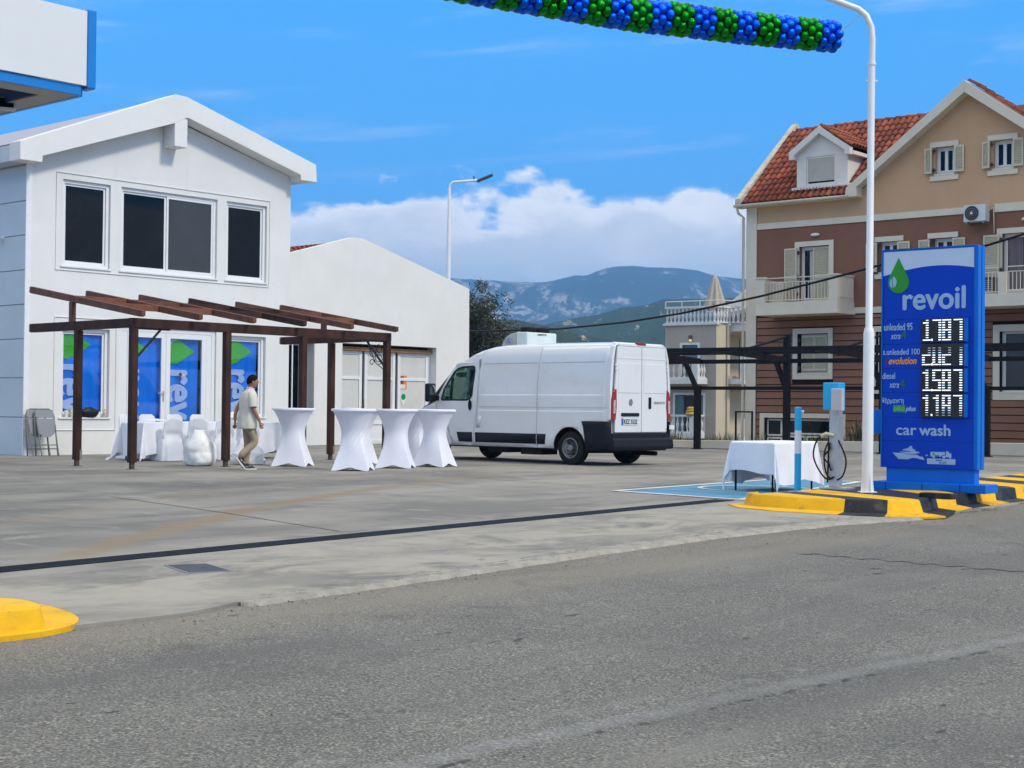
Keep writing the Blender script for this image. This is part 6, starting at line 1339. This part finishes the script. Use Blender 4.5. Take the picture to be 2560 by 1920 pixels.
MB().box(-2.42, -1.95, .02, .06, -.04, 1.92).build('shutter', teal, Lf); MB().box(-1.25, -.78, .02, .06, -.04, 1.92).build('shutter', teal, Lf); MB().box(-1.9, -1.3, .15, .16, -.04, 1.92).build('pane', dkglass, Lf)
bprof = [(.07, 0), (.07, .05), (.035, .10), (.06, .22), (.09, .34), (.085, .42), (.045, .56), (.03, .68), (.05, .74), (.065, .80)]
bmesh_ = None
def baluster(par, p_, h_=.80, s=1.):
    global bmesh_
    if bmesh_ is None: o = MB().lathe(bprof, 8).build('baluster', balw, smooth=50); bmesh_ = o.data; bpy.data.objects.remove(o)
    o = bpy.data.objects.new('baluster', bmesh_); col.objects.link(o); o.parent = par; o.location = p_; o.scale = (s, s, h_/.80)
def balustrade(par, a, b, z, h_=.80, n=8):
    a, b = Vector((*a, 0)), Vector((*b, 0)); L_ = (b-a).length; d_ = (b-a)/L_
    mb = MB(); mb.bar(a+Vector((0, 0, z+h_+.05)), b+Vector((0, 0, z+h_+.05)), .20, .10); mb.bar(a+Vector((0, 0, z+.03)), b+Vector((0, 0, z+.03)), .18, .06); o = mb.build('coping', balw, par)
    for i in range(n): baluster(par, tuple(a+d_*(L_*(i+.5)/n)+Vector((0, 0, z+.06))), h_-.06)
# roof terrace
MB().box(-LA-.1, .1, -.12, LB_, Z3, Z3+.10).build('roof_edge', balw, Lf)
balustrade(Lf, (-LA, 0), (0, 0), Z3+.10, .82, 13); balustrade(Rf, (0, 0), (1.2, 0), Z3+.10, .82, 5)
MB().box(1.2, LB_, -1.1, 0, Z3-.32, Z3+.1).build('canopy_slab', balw, Rf); balustrade(Rf, (1.2, -1.0), (LB_, -1.0), Z3+.10, .82, 16); balustrade(Rf, (1.2, -1.0), (1.2, 0), Z3+.10, .82, 3)
mb = MB(); mb.tube([(-LA, 0, Z3+1.30), (0, 0, Z3+1.30)], .03, 5)
for x in (-LA, -2.1, -1.0, 0): mb.tube([(x, 0, Z3+1.0), (x, 0, Z3+1.30)], .03, 5)
mb.build('hand_rail', balw, Lf); mb = MB(); mb.tube([(0, 0, Z3+1.30), (1.2, -1.0, Z3+1.26), (LB_, -1.0, Z3+1.26)], .03, 5); [mb.tube([(x, -1.0, Z3+.9), (x, -1.0, Z3+1.26)], .03, 5) for x in (1.2, 2.2, 3.4)]; mb.build('hand_rail', balw, Rf)
# balconies on the left face
for z, xr in ((2.55, -.50), (-.35, -.62)):
    MB().box(-LA-1.2, xr, -1.15, -.003, z-.02, z+.28).build('balcony_slab', balw, Lf, bev=.01); MB().box(xr-.38, xr-.02, -1.12, -.92, z+.281, z+1.24).build('pier', balw, Lf); MB().box(-LA-.05, -LA+.32, -1.12, -.92, z+.281, z+1.24).build('pier', balw, Lf)
    balustrade(Lf, (-LA+.32, -1.02), (xr-.38, -1.02), z+.28, .86, 6); balustrade(Lf, (-LA-1.2, -1.02), (-LA-.05, -1.02), z+.28, .86, 3); balustrade(Lf, (xr-.12, -.9), (xr-.12, -.05), z+.28, .86, 3)
# loggia balconies on the right face
for z in (2.60, -.45):
    MB().box(1.0, LB_, -.9, -.003, z-.05, z+.22).build('balcony_slab', balw, Rf, bev=.01); mb = MB(); mb.box(1.05, LB_, -.86, -.80, z+1.05, z+1.11); mb.box(1.05, LB_, -.86, -.80, z+.30, z+.35); mb.build('rail', balw, Rf)
    for i in range(22): MB().box(1.08+i*.2, 1.13+i*.2, -.85, -.81, z+.35, z+1.05).build('baluster', balw, Rf)
mb = MB(); mb.tube([(.86, -.07, Z3), (.86, -.07, Z0)], .05, 6); mb.build('downpipe', yel_st, Rf)
mb = MB(); mb.box(-LA, -LA+.0, 0, 8, Z0, Z3); mb.add([(-LA, 0, Z0), (-LA, 8, Z0), (-LA, 8, Z3), (-LA, 0, Z3), (0, 0, Z3), (0, 8, Z3)], [(0, 1, 2, 3), (3, 4, 5, 2)]); mb.build('side_wall', grey_st, Lf)
def on_apt(face_ang, x, y, z): c_, s_ = math.cos(face_ang), math.sin(face_ang); return ap+Vector((x*c_-y*s_, x*s_+y*c_, z))
# loose things on the balconies
def small(nm, p_, lb, cat, build_fn): t = empty(nm, p_, 0, lb, cat); build_fn(t); return t
small('patio_umbrella', on_apt(aA+math.pi, -.55, .9, Z3+.1), 'closed cream parasol standing on the roof terrace of the pale block', 'parasol', lambda t: (
    MB().tube([(0, 0, 0), (0, 0, 2.75)], .03, 6).build('pole', balw, t),
    MB().grid(lambda a, b: ((.10+.48*(1-b)**1.0*(1+.20*math.cos(a*6.2832*8)))*(math.cos(a*6.2832)) if b < 1 else 0, (.10+.48*(1-b)*(1+.20*math.cos(a*6.2832*8)))*(math.sin(a*6.2832)) if b < 1 else 0, .75+1.9*b+(.08*math.cos(a*6.2832*8) if b == 0 else 0)), 64, 8, wrap=True).build('canopy', M('parasol_cream', (.42, .36, .28), .9, var=.1), t, smooth=True)))
small('flower_pot', on_apt(aA+math.pi, -.95, -1.02, .82), 'yellow stacked pot on the lowest balcony rail of the pale block', 'pot', lambda t: (MB().lathe([(.20, 0), (.30, .1), (.26, .22), (.30, .28), (.20, .30), (.22, .42), (.12, .50)], 16).build('pot', M('ochre_pot', (.45, .30, .06), .6), t, smooth=40),))
small('wall_lantern', on_apt(aA+math.pi, -1.55, -.05, 5.0), 'small brass lantern above the teal shuttered window of the pale block', 'lantern', lambda t: (MB().box(-.09, .09, -.12, .05, -.05, .16).build('hood', M('brass', (.12, .09, .04), .5, .6), t), MB().box(-.06, .06, -.14, -.02, -.16, -.05).build('glass', M('warm_glass', (.6, .45, .15), .4, em=(1, .75, .3), es=.6), t)))
small('beach_ball', on_apt(aB, 2.6, -.5, 3.55), 'orange round object hanging on the upper right balcony of the pale block', 'buoy', lambda t: (MB().ball((0, 0, .35), (.34, .2, .42), 16, 10).build('body', M('orange_plastic', (.75, .10, .01), .6), t, smooth=True), MB().tube([(0, 0, .75), (0, 0, 1.2)], .02, 5).build('strap', black, t)))
small('wardrobe_panel', on_apt(aB, 1.7, -.55, 2.82), 'grey upright board leaning on the upper right balcony of the pale block', 'board', lambda t: (MB().box(-.25, .25, -.04, .04, 0, 1.7).build('panel', M('pale_grey_board', (.50, .52, .55), .7), t), MB().box(-.30, -.27, -.04, .04, 0, 2.2).build('upright', blackpl, t)))

# gable of a further house seen between the block and the brown house
t = empty('far_house', ap+Vector((5.2, 14, 0)), R(10), 'grey sloping gable of a further house behind the roof terrace', 'house')
MB().xz([(-1.2, -.8), (8, -.8), (8, 8.0), (2.6, 10.6), (-1.2, 7.4)], 0, 6).build('wall', M('far_gable', (.30, .26, .23), .9), t); mb = MB(); mb.xz([(-1.5, 7.25), (2.6, 10.75), (2.6, 11.0), (-1.5, 7.5)], -.4, 6.2); mb.build('roof_verge', M('verge_grey', (.42, .40, .38), .9), t)

# ------------------------------------------------------------------ black overhead cable
pts = [(1150, 828, 52), (1235, 827, 50), (1400, 822, 47), (1560, 806, 44), (1700, 784, 42), (1900, 741, 40), (2080, 695, 38), (2210, 660, 37), (2330, 632, 36), (2462, 615, 35.5), (2560, 585, 35), (2700, 540, 34)]
mb = MB(); mb.tube([PY(u, v, y) for u, v, y in pts], .030, 6); o = mb.build('overhead_cable', black, smooth=True); tag(o, 'black overhead cable sagging from the annex towards the brown house', 'cable')

# ------------------------------------------------------------------ vegetation
leafm = [M('olive_leaf_%d' % i, c, .7, var=.3, vs=1.5) for i, c in enumerate([(.045, .055, .032), (.075, .085, .055), (.028, .035, .020)])]; bark = M('grey_bark', (.10, .085, .07), .95, var=.3, bump=.5)
def tree(p, h_, cr, label, seed, n=9000, squash=.9, ls=.10, name='olive_tree'):
    rnd = random.Random(seed); t = empty(name, p, 0, label, 'tree', 'trees behind the annex')
    mb = MB(); mb.tube([(0, 0, -.5), (.1, 0, h_*.2), (-.05, .1, h_*.45), (.1, 0, h_*.7)], [.22, .18, .13, .06], 8); tips = []
    for k in range(16):
        a = rnd.uniform(0, 6.28); z0 = rnd.uniform(.2, .6)*h_; e_ = Vector((math.cos(a)*cr*rnd.uniform(.4, .9), math.sin(a)*cr*rnd.uniform(.4, .9), h_*rnd.uniform(.45, .98))); b = Vector((0, 0, z0)); m_ = b.lerp(e_, .5)+Vector((rnd.uniform(-.3, .3), 0, .2)); mb.tube([b, m_, e_], [.07, .045, .012], 5); tips.append(e_)
        for q in range(3): f_ = e_+Vector((rnd.uniform(-.7, .7), rnd.uniform(-.7, .7), rnd.uniform(.1, .8))); mb.tube([m_.lerp(e_, .7), f_], [.02, .006], 4); tips.append(f_)
    mb.build('trunk', bark, t, smooth=True)
    lf = MB(); cl = [(q+Vector((rnd.gauss(0, .3), rnd.gauss(0, .3), rnd.gauss(0, .25))), rnd.uniform(.25, .75)) for q in tips for _ in range(3)]
    for i in range(n):
        c_, r_ = rnd.choice(cl); d_ = Vector((rnd.gauss(0, 1), rnd.gauss(0, 1), rnd.gauss(0, 1))).normalized()*r_*rnd.random()**.4; d_.z *= squash; q = c_+d_
        a = Vector((rnd.uniform(-1, 1), rnd.uniform(-1, 1), rnd.uniform(-.6, 1))).normalized()*ls*rnd.uniform(.6, 1.3); b = a.cross(Vector((rnd.uniform(-1, 1), rnd.uniform(-1, 1), rnd.uniform(-1, 1)))).normalized()*ls*.28
        lf.v += [tuple(q-a), tuple(q+b), tuple(q+a), tuple(q-b)]; k = len(lf.v)-4; lf.f.append([k, k+1, k+2, k+3]); lf.m.append(0 if r_ > .5 else (1 if i % 3 else 2))
    me = bpy.data.meshes.new('crown'); me.from_pydata(lf.v, [], lf.f)
    for q in leafm: me.materials.append(q)
    me.polygons.foreach_set('material_index', lf.m); o = bpy.data.objects.new('crown', me); col.objects.link(o); o.parent = t
for u, v, D_, cr, lb, sd_ in ((1176, 792, 62, 1.2, 'grey-green olive tree crown showing right beside the annex corner', 4), (1222, 868, 66, 1.5, 'lower dark bush-like tree behind the front of the van', 5)):
    p = PY(u, v, D_); h_ = p.z; tree(Vector((p.x, D_, 0)), h_, cr, lb, sd_, 15000)
# distant canopies on the low ground behind the van, reads as one mass
rnd = random.Random(5); lf = MB()
for k in range(150):
    D_ = rnd.uniform(90, 220); u = rnd.uniform(900, 1760); top_ = rnd.uniform(.25, 1.)*(.022*D_)*(1.5 if u < 1330 else 1) ; c_ = PY(u, 900, D_); cz_ = top_*rnd.uniform(.2, 1.0); r_ = D_*.012*rnd.uniform(.7, 1.6)
    for i in range(150):
        d_ = Vector((rnd.gauss(0, 1), rnd.gauss(0, 1), rnd.gauss(0, .8))).normalized()*r_*rnd.random()**.35; q = Vector((c_.x, D_, cz_))+d_; a = Vector((rnd.uniform(-1, 1), rnd.uniform(-1, 1), rnd.uniform(-1, 1))).normalized()*r_*.16; b = a.cross(Vector((rnd.uniform(-1, 1), rnd.uniform(-1, 1), 1))).normalized()*r_*.12
        kk = len(lf.v); lf.v += [tuple(q-a), tuple(q+b), tuple(q+a), tuple(q-b)]; lf.f.append([kk, kk+1, kk+2, kk+3]); lf.m.append(rnd.randrange(3))
me = bpy.data.meshes.new('scrub_wood'); me.from_pydata(lf.v, [], lf.f)
for q in leafm: me.materials.append(q)
me.polygons.foreach_set('material_index', lf.m); o = bpy.data.objects.new('scrub_wood', me); col.objects.link(o); o['kind'] = 'stuff'
# weeds behind the low wall and dry tufts by the kerb
weed = [M('weed_green', (.06, .085, .03), .8, var=.4), M('weed_dry', (.20, .16, .08), .9, var=.4)]
mb = MB(); rnd = random.Random(9)
def tuft(p, h_, n, sp_):
    for i in range(n):
        a = rnd.uniform(0, 6.28); b = Vector(p)+Vector((rnd.gauss(0, sp_), rnd.gauss(0, sp_), 0)); e_ = b+Vector((math.cos(a)*h_*.4, math.sin(a)*h_*.4, h_*rnd.uniform(.5, 1))); s = Vector((-math.sin(a), math.cos(a), 0))*h_*.05
        mb.add([b-s, b+s, e_], [(0, 1, 2)], rnd.randrange(2))
for k in range(34): s = 12+rnd.uniform(-1, 6.5); p = WF.w(s, rnd.uniform(.5, 1.6), -.1); tuft(p, rnd.uniform(.35, .75), 40, .18)
for u in (2150, 2165, 2155): p = PY(u, 1100, 44); tuft((p.x, 44, .1), .95, 40, .10)
for k in range(14): p = G(rnd.uniform(2360, 2560), 0+1290, 0); q = st[9+k % 5][1]; tuft((q[0]+rnd.uniform(-.2, .3), q[1]-.05+rnd.uniform(-.3, .2), -.01), .05, 16, .05)
mb.build('weeds', weed, kind='stuff')

# ------------------------------------------------------------------ balloon garland
foil_b = M('blue_foil', (.003, .12, .78), .16, 1.0, var=.1, vs=8, bump=.5, bs=12); foil_g = M('green_foil', (.004, .24, .012), .16, 1.0, var=.1, vs=8, bump=.5, bs=12)
path = [(820, -120, 15.6), (1000, -75, 16.3), (1150, -40, 16.9), (1324, -9, 17.5), (1480, 19, 18.0), (1597, 38, 18.4), (1697, 49, 18.7), (1846, 68, 19.1), (2045, 88, 19.6), (2088, 92, 19.7)]
P3 = [PY(u, v, y) for u, v, y in path]; LL = [0]
for a, b in zip(P3, P3[1:]): LL.append(LL[-1]+(b-a).length)
def at_len(s):
    for i in range(len(P3)-1):
        if s <= LL[i+1] or i == len(P3)-2: f_ = (s-LL[i])/(LL[i+1]-LL[i]); return P3[i].lerp(P3[i+1], f_), (P3[i+1]-P3[i]).normalized()
gar = empty('balloon_garland', P3[-1], 0, 'long garland of shiny blue and green foil balloons strung across the top of the photo', 'balloon garland')
def balloon_mesh(mat):
    mb = MB()
    def fn(a, b):
        th = 6.2832*a; ph = math.pi*b; r_ = math.sin(ph)**.8*(1+.06*math.cos(th*9)*math.sin(ph)); return (r_*math.cos(th), r_*math.sin(th), -math.cos(ph)*.86)
    mb.grid(fn, 18, 10, wrap=True); o = mb.build('balloon', mat, smooth=True); me = o.data; bpy.data.objects.remove(o); return me
BMs = [balloon_mesh(foil_g), balloon_mesh(foil_b)]; tot_l = LL[-1]; rnd = random.Random(3); near = []; nb = 8; spc = .108
for k in range(int(tot_l/spc)):
    s = tot_l-.05-k*spc; c_, d_ = at_len(s); sx_ = d_.cross(Vector((0, 0, 1))).normalized(); uz = sx_.cross(d_); colr = 1 if (k//3) % 2 == 0 else 0
    for j in range(nb):
        th = 6.2832*(j+.5*(k % 2))/nb+rnd.uniform(-.06, .06); q = c_+(sx_*math.cos(th)+uz*math.sin(th))*.148+d_*rnd.uniform(-.010, .010)
        rad_ = (q-c_).normalized(); tn = d_.cross(rad_); M4 = Matrix((tn*.071, d_*.064, rad_*.082)).transposed().to_4x4(); M4.translation = q-P3[-1]
        face = -rad_.dot((q-CO).normalized())+(-.6 if k > 52 else 0); near.append((face, colr, M4 @ Matrix.Rotation(rnd.uniform(0, 3), 4, 'Z')))
near.sort(key=lambda t_: -t_[0]); rest = MB()
for i, (f_, colr, M4) in enumerate(near):
    if i < 298: o = bpy.data.objects.new('balloon', BMs[colr]); col.objects.link(o); o.parent = gar; o.matrix_local = M4
    else: rest.add([M4 @ q.co for q in BMs[colr].vertices], [list(f.vertices) for f in BMs[colr].polygons], colr)
rest.build('balloons', [foil_g, foil_b], gar, smooth=True, kind='stuff')
mb = MB(); ext = [P3[-1]-P3[-1], Vector((4.33, 18.5, 6.0))-P3[-1]+Vector((0, 0, .12))]; mb.tube([P3[i]-P3[-1] for i in range(len(P3))]+[ext[1]], .006, 5); mb.build('string', white_paint, gar)

# ------------------------------------------------------------------ walking man
pr_ = G(617, 1175); man = empty('person', (pr_.x, pr_.y, 0), R(30), 'dark-haired man in cream short-sleeved shirt and khaki trousers walking right past the plastic bags', 'person')
skin = M('skin', (.36, .165, .10), .55, var=.06, vs=8); hair = M('black_hair', (.008, .007, .007), .8, spec=.08, var=.3, bump=.5, bs=60); shirt = M('cream_shirt', (.60, .58, .50), .85, var=.06, vs=4, bump=.3, bs=14, sheen=.2); khaki = M('khaki_cotton', (.36, .28, .18), .85, var=.08, vs=5, bump=.35, bs=16)
def skin_body(name, joints, edges, mat, root=0, sub=2, par=man):
    me = bpy.data.meshes.new(name); me.from_pydata([j[0] for j in joints], edges, []); me.materials.append(mat); o = bpy.data.objects.new(name, me); col.objects.link(o); o.parent = par
    sm_ = o.modifiers.new('skin', 'SKIN'); sm_.use_smooth_shade = True; sm_.branch_smoothing = .6
    for i, j in enumerate(joints):
        r_ = j[1]; me.skin_vertices[0].data[i].radius = r_ if isinstance(r_, tuple) else (r_, r_); me.skin_vertices[0].data[i].use_root = (i == root)
    s_ = o.modifiers.new('sub', 'SUBSURF'); s_.levels = sub; s_.render_levels = sub
    return o
# x forward, y left, z up; near (camera) side is -y
J = [((0, 0, .90), (.13, .15)), ((.01, 0, 1.05), (.11, .14)), ((.02, 0, 1.22), (.12, .16)), ((.03, 0, 1.36), (.09, .13)), ((.045, 0, 1.44), .052), ((.07, 0, 1.52), .050),
     ((.03, -.17, 1.37), .055), ((.01, -.22, 1.20), .044), ((.03, -.245, 1.08), .038), ((.09, -.25, .96), .034), ((.14, -.245, .86), .026),
     ((.03, .17, 1.37), .055), ((-.05, .22, 1.20), .044), ((-.12, .24, 1.08), .038), ((-.15, .23, .95), .034), ((-.15, .22, .86), .026),
     ((0, -.09, .86), .085), ((.12, -.10, .50), .058), ((-.10, -.09, .30), .050), ((-.19, -.09, .22), .036),
     ((0, .09, .86), .085), ((.04, .09, .48), .058), ((.03, .09, .28), .050), ((.0, .09, .10), .036)]
E_ = [(0, 1), (1, 2), (2, 3), (3, 4), (4, 5), (3, 6), (6, 7), (7, 8), (8, 9), (9, 10), (3, 11), (11, 12), (12, 13), (13, 14), (14, 15), (0, 16), (16, 17), (17, 18), (18, 19), (0, 20), (20, 21), (21, 22), (22, 23)]
skin_body('body', J, E_, skin)
# head
def head_fn(a, b):
    th = 6.2832*a; ph = math.pi*b; x, y, z = math.sin(ph)*math.cos(th), math.sin(ph)*math.sin(th), -math.cos(ph)
    rx, ry, rz_ = .098, .075, .118
    if z < 0: ry *= 1+.22*z; rx *= 1+.10*z
    px, py, pz = x*rx, y*ry, z*rz_
    if x > 0:
        px += .022*math.exp(-((z+.12)/.16)**2-(y/.16)**2)*x          # nose
        px += .010*math.exp(-((z+.80)/.18)**2-(y/.30)**2)           # chin
        px -= .008*math.exp(-((z-.12)/.09)**2-((abs(y)-.38)/.16)**2) # eye sockets
        px += .006*math.exp(-((z+.48)/.07)**2-(y/.3)**2)            # lips
    return (px, py, pz)
hd = MB().grid(head_fn, 40, 28, wrap=True).build('head', skin, man, smooth=True, loc=(.085, 0, 1.575)); hd.rotation_euler = (0, R(2), R(-6))
for s in (-1, 1):
    mb = MB(); mb.ball((-.005, s*.078, -.005), (.020, .010, .034), 10, 8); mb.build('ear', skin, hd, smooth=True); MB().ball((.080, s*.032, .012), (.011, .011, .009), 8, 6).build('eye', M('eye_white', (.6, .6, .58), .3), hd, smooth=True); MB().ball((.0885, s*.033, .012), (.0045, .005, .005), 8, 6).build('iris', black, hd, smooth=True)
    MB().bar((.090, s*.016, .034), (.078, s*.052, .036), .008, .007).build('eyebrow', hair, hd)
MB().ball((.101, 0, -.056), (.006, .024, .006), 10, 6).build('lips', M('lip', (.30, .10, .08), .5), hd, smooth=True)
def hair_fn(a, b):
    th = 6.2832*a; lo_ = .48+.20*max(0, math.cos(th))**.8-.13*max(0, -math.cos(th)); bb = lo_+(1-lo_)*b; p_ = Vector(head_fn(a, bb)); n_ = Vector((p_.x, p_.y*1.2, p_.z*.8)).normalized(); return p_+n_*(.010+.005*noise.noise(Vector((p_.x*60, p_.y*60, p_.z*60))))+Vector((0, 0, .004*b))
MB().grid(hair_fn, 44, 14, wrap=True).build('hair', hair, hd, smooth=True)
mb = MB()
for s in (-1, 1): mb.tube([(.102, s*.034+.017*math.cos(k*.5236), .010+.014*math.sin(k*.5236)) for k in range(12)], .0018, 4, closed=True); mb.tube([(.100, s*.052, .014), (0, s*.082, .018)], .0018, 4)
mb.tube([(.104, -.017, .012), (.106, 0, .015), (.104, .017, .012)], .0018, 4); mb.build('glasses', M('glasses_metal', (.5, .5, .52), .2, .8), hd)
# shirt: torso plus two sleeves, open hem
def shirt_fn(a, b):
    th = 6.2832*a; z = .735+b*(1.455-.735); zs_ = [(.735, .160, .205, -.01), (.80, .165, .212, -.005), (.95, .172, .212, .012), (1.08, .162, .205, .02), (1.20, .152, .210, .02), (1.30, .134, .215, .02), (1.38, .105, .190, .025), (1.42, .075, .11, .035), (1.455, .060, .068, .045)]
    for (z0, a0, b0, c0), (z1, a1, b1, c1) in zip(zs_, zs_[1:]):
        if z <= z1+1e-6: f_ = (z-z0)/(z1-z0); rx, ry, cx_ = a0+(a1-a0)*f_, b0+(b1-b0)*f_, c0+(c1-c0)*f_; break
    fo = .006*math.sin(th*7+z*9)*(1-b)+.005*noise.noise(Vector((math.cos(th)*4, math.sin(th)*4, z*9)))
    e_ = .85; cx2 = math.copysign(abs(math.cos(th))**e_, math.cos(th)); sy2 = math.copysign(abs(math.sin(th))**e_, math.sin(th))
    return (cx_+(rx+fo)*cx2, (ry+fo)*sy2, z)
sh = MB().grid(shirt_fn, 56, 40, wrap=True).build('shirt', shirt, man, smooth=True); sh.modifiers.new('s', 'SOLIDIFY').thickness = .004
for s, fw in ((-1, 0.), (1, -.05)):
    mb = MB(); a0, a1, a2 = Vector((.025, s*.13, 1.365)), Vector((.012+fw*.3, s*.205, 1.30)), Vector((.012+fw, s*.245, 1.11)); mb.tube([a0, a1, a1.lerp(a2, .5), a2], [.078, .080, .072, .070], 18, cap=False); o = mb.build('sleeve', shirt, sh, smooth=True); o.modifiers.new('s', 'SOLIDIFY').thickness = .004; o.modifiers.new('u', 'SUBSURF').render_levels = 1
mb = MB(); mb.tube([(.045+.062*math.cos(k*.3927), .066*math.sin(k*.3927), 1.452+.012*math.cos(k*.3927+math.pi)) for k in range(16)], .014, 6, closed=True); mb.build('collar', shirt, sh, smooth=True)
# trousers
TJ = [((0, 0, .86), (.130, .155)), ((0, 0, .95), (.125, .155)), ((.01, -.092, .78), .098), ((.08, -.098, .62), .086), ((.125, -.10, .50), .076), ((.02, -.095, .41), .072), ((-.10, -.09, .31), .064), ((-.175, -.09, .235), .060),
      ((.01, .092, .78), .098), ((.035, .092, .62), .084), ((.045, .09, .48), .074), ((.035, .09, .30), .068), ((.015, .09, .15), .062), ((.01, .09, .09), .064)]
skin_body('trousers', TJ, [(0, 1), (0, 2), (2, 3), (3, 4), (4, 5), (5, 6), (6, 7), (0, 8), (8, 9), (9, 10), (10, 11), (11, 12), (12, 13)], khaki)
# shoes
solem = M('shoe_sole', (.66, .63, .55), .7); upm = M('shoe_black', (.02, .02, .022), .7)
def shoe(M4, tg):
    e_ = empty('shoe', (0, 0, 0)); e_.parent = man; e_.matrix_local = M4
    so = [(-.10, -.032), (-.11, 0), (-.10, .032), (0, .036), (.08, .047), (.15, .04), (.178, 0), (.15, -.04), (.08, -.047), (0, -.036)]
    MB().xy(so, 0, .026).build('sole', solem, e_, bev=.006)
    def up(a, b):
        th = 6.2832*a; x = math.cos(th); y = math.sin(th); L0 = .135*(1-.35*b) if x > 0 else .105*(1-.05*b); h_ = .026+(.075 if x < .1 else .055-.0*x)*b; w_ = (.041+.004*x)*(1-.32*b); return (.025-.03*b+L0*x, w_*y, h_+(.02*b if x < 0 else 0))
    mb = MB(); mb.grid(up, 28, 6, wrap=True); mb.f.append([len(mb.v)-28+i for i in range(28)]); mb.m.append(0); mb.build('upper', upm, e_, smooth=50)
    mb = MB()
    for s in (-1, 1): mb.add([(-.04, s*.0405, .045), (.06, s*.0445, .075), (.05, s*.044, .083), (0, s*.0405, .058), (-.045, s*.040, .062)], [(0, 1, 2, 3, 4)])
    mb.build('side_mark', solem, e_)
M1 = Matrix.Translation((.04, .09, .0)); shoe(M1, 0)
M2 = Matrix.Translation((-.175, -.09, .125)) @ Matrix.Rotation(R(52), 4, 'Y'); shoe(M2, 1)
# hands with fingers
def hand(p, d_, s):
    """wrist point, direction to the fingertips, side"""
    d_ = Vector(d_).normalized(); w_ = Vector((d_.x*.2+.9, 0, -.4)); w_ = (w_-d_*w_.dot(d_)).normalized(); n_ = d_.cross(w_); p = Vector(p)
    js = [(p-d_*.07, .030), (p-d_*.02, .026), (p+d_*.035, (.034, .019)), (p+d_*.085, (.040, .017))]; ed = [(0, 1), (1, 2), (2, 3)]
    skin_body('palm', [(tuple(a), b) for a, b in js], ed, skin, 0, 1)
    for k, (o_, L_) in enumerate(((.028, .068), (.010, .078), (-.010, .073), (-.027, .058))):
        b = p+d_*.058+w_*o_; c_ = -n_*s; pts = [b, b+d_*L_*.42+c_*.004, b+d_*L_*.75+c_*.016, b+d_*L_*.92+c_*.032]
        skin_body('finger', [(tuple(q), r_) for q, r_ in zip(pts, (.012, .011, .010, .0085))], [(0, 1), (1, 2), (2, 3)], skin, 0, 1)
    b = p+d_*.025+w_*.024; pts = [b, b+d_*.025+w_*.020, b+d_*.055+w_*.026-n_*s*.01]; skin_body('thumb', [(tuple(q), r_) for q, r_ in zip(pts, (.013, .012, .010))], [(0, 1), (1, 2)], skin, 0, 1)
hand((.14, -.245, .86), (.28, 0, -1), -1); hand((-.15, .22, .86), (-.05, 0, -1), 1)
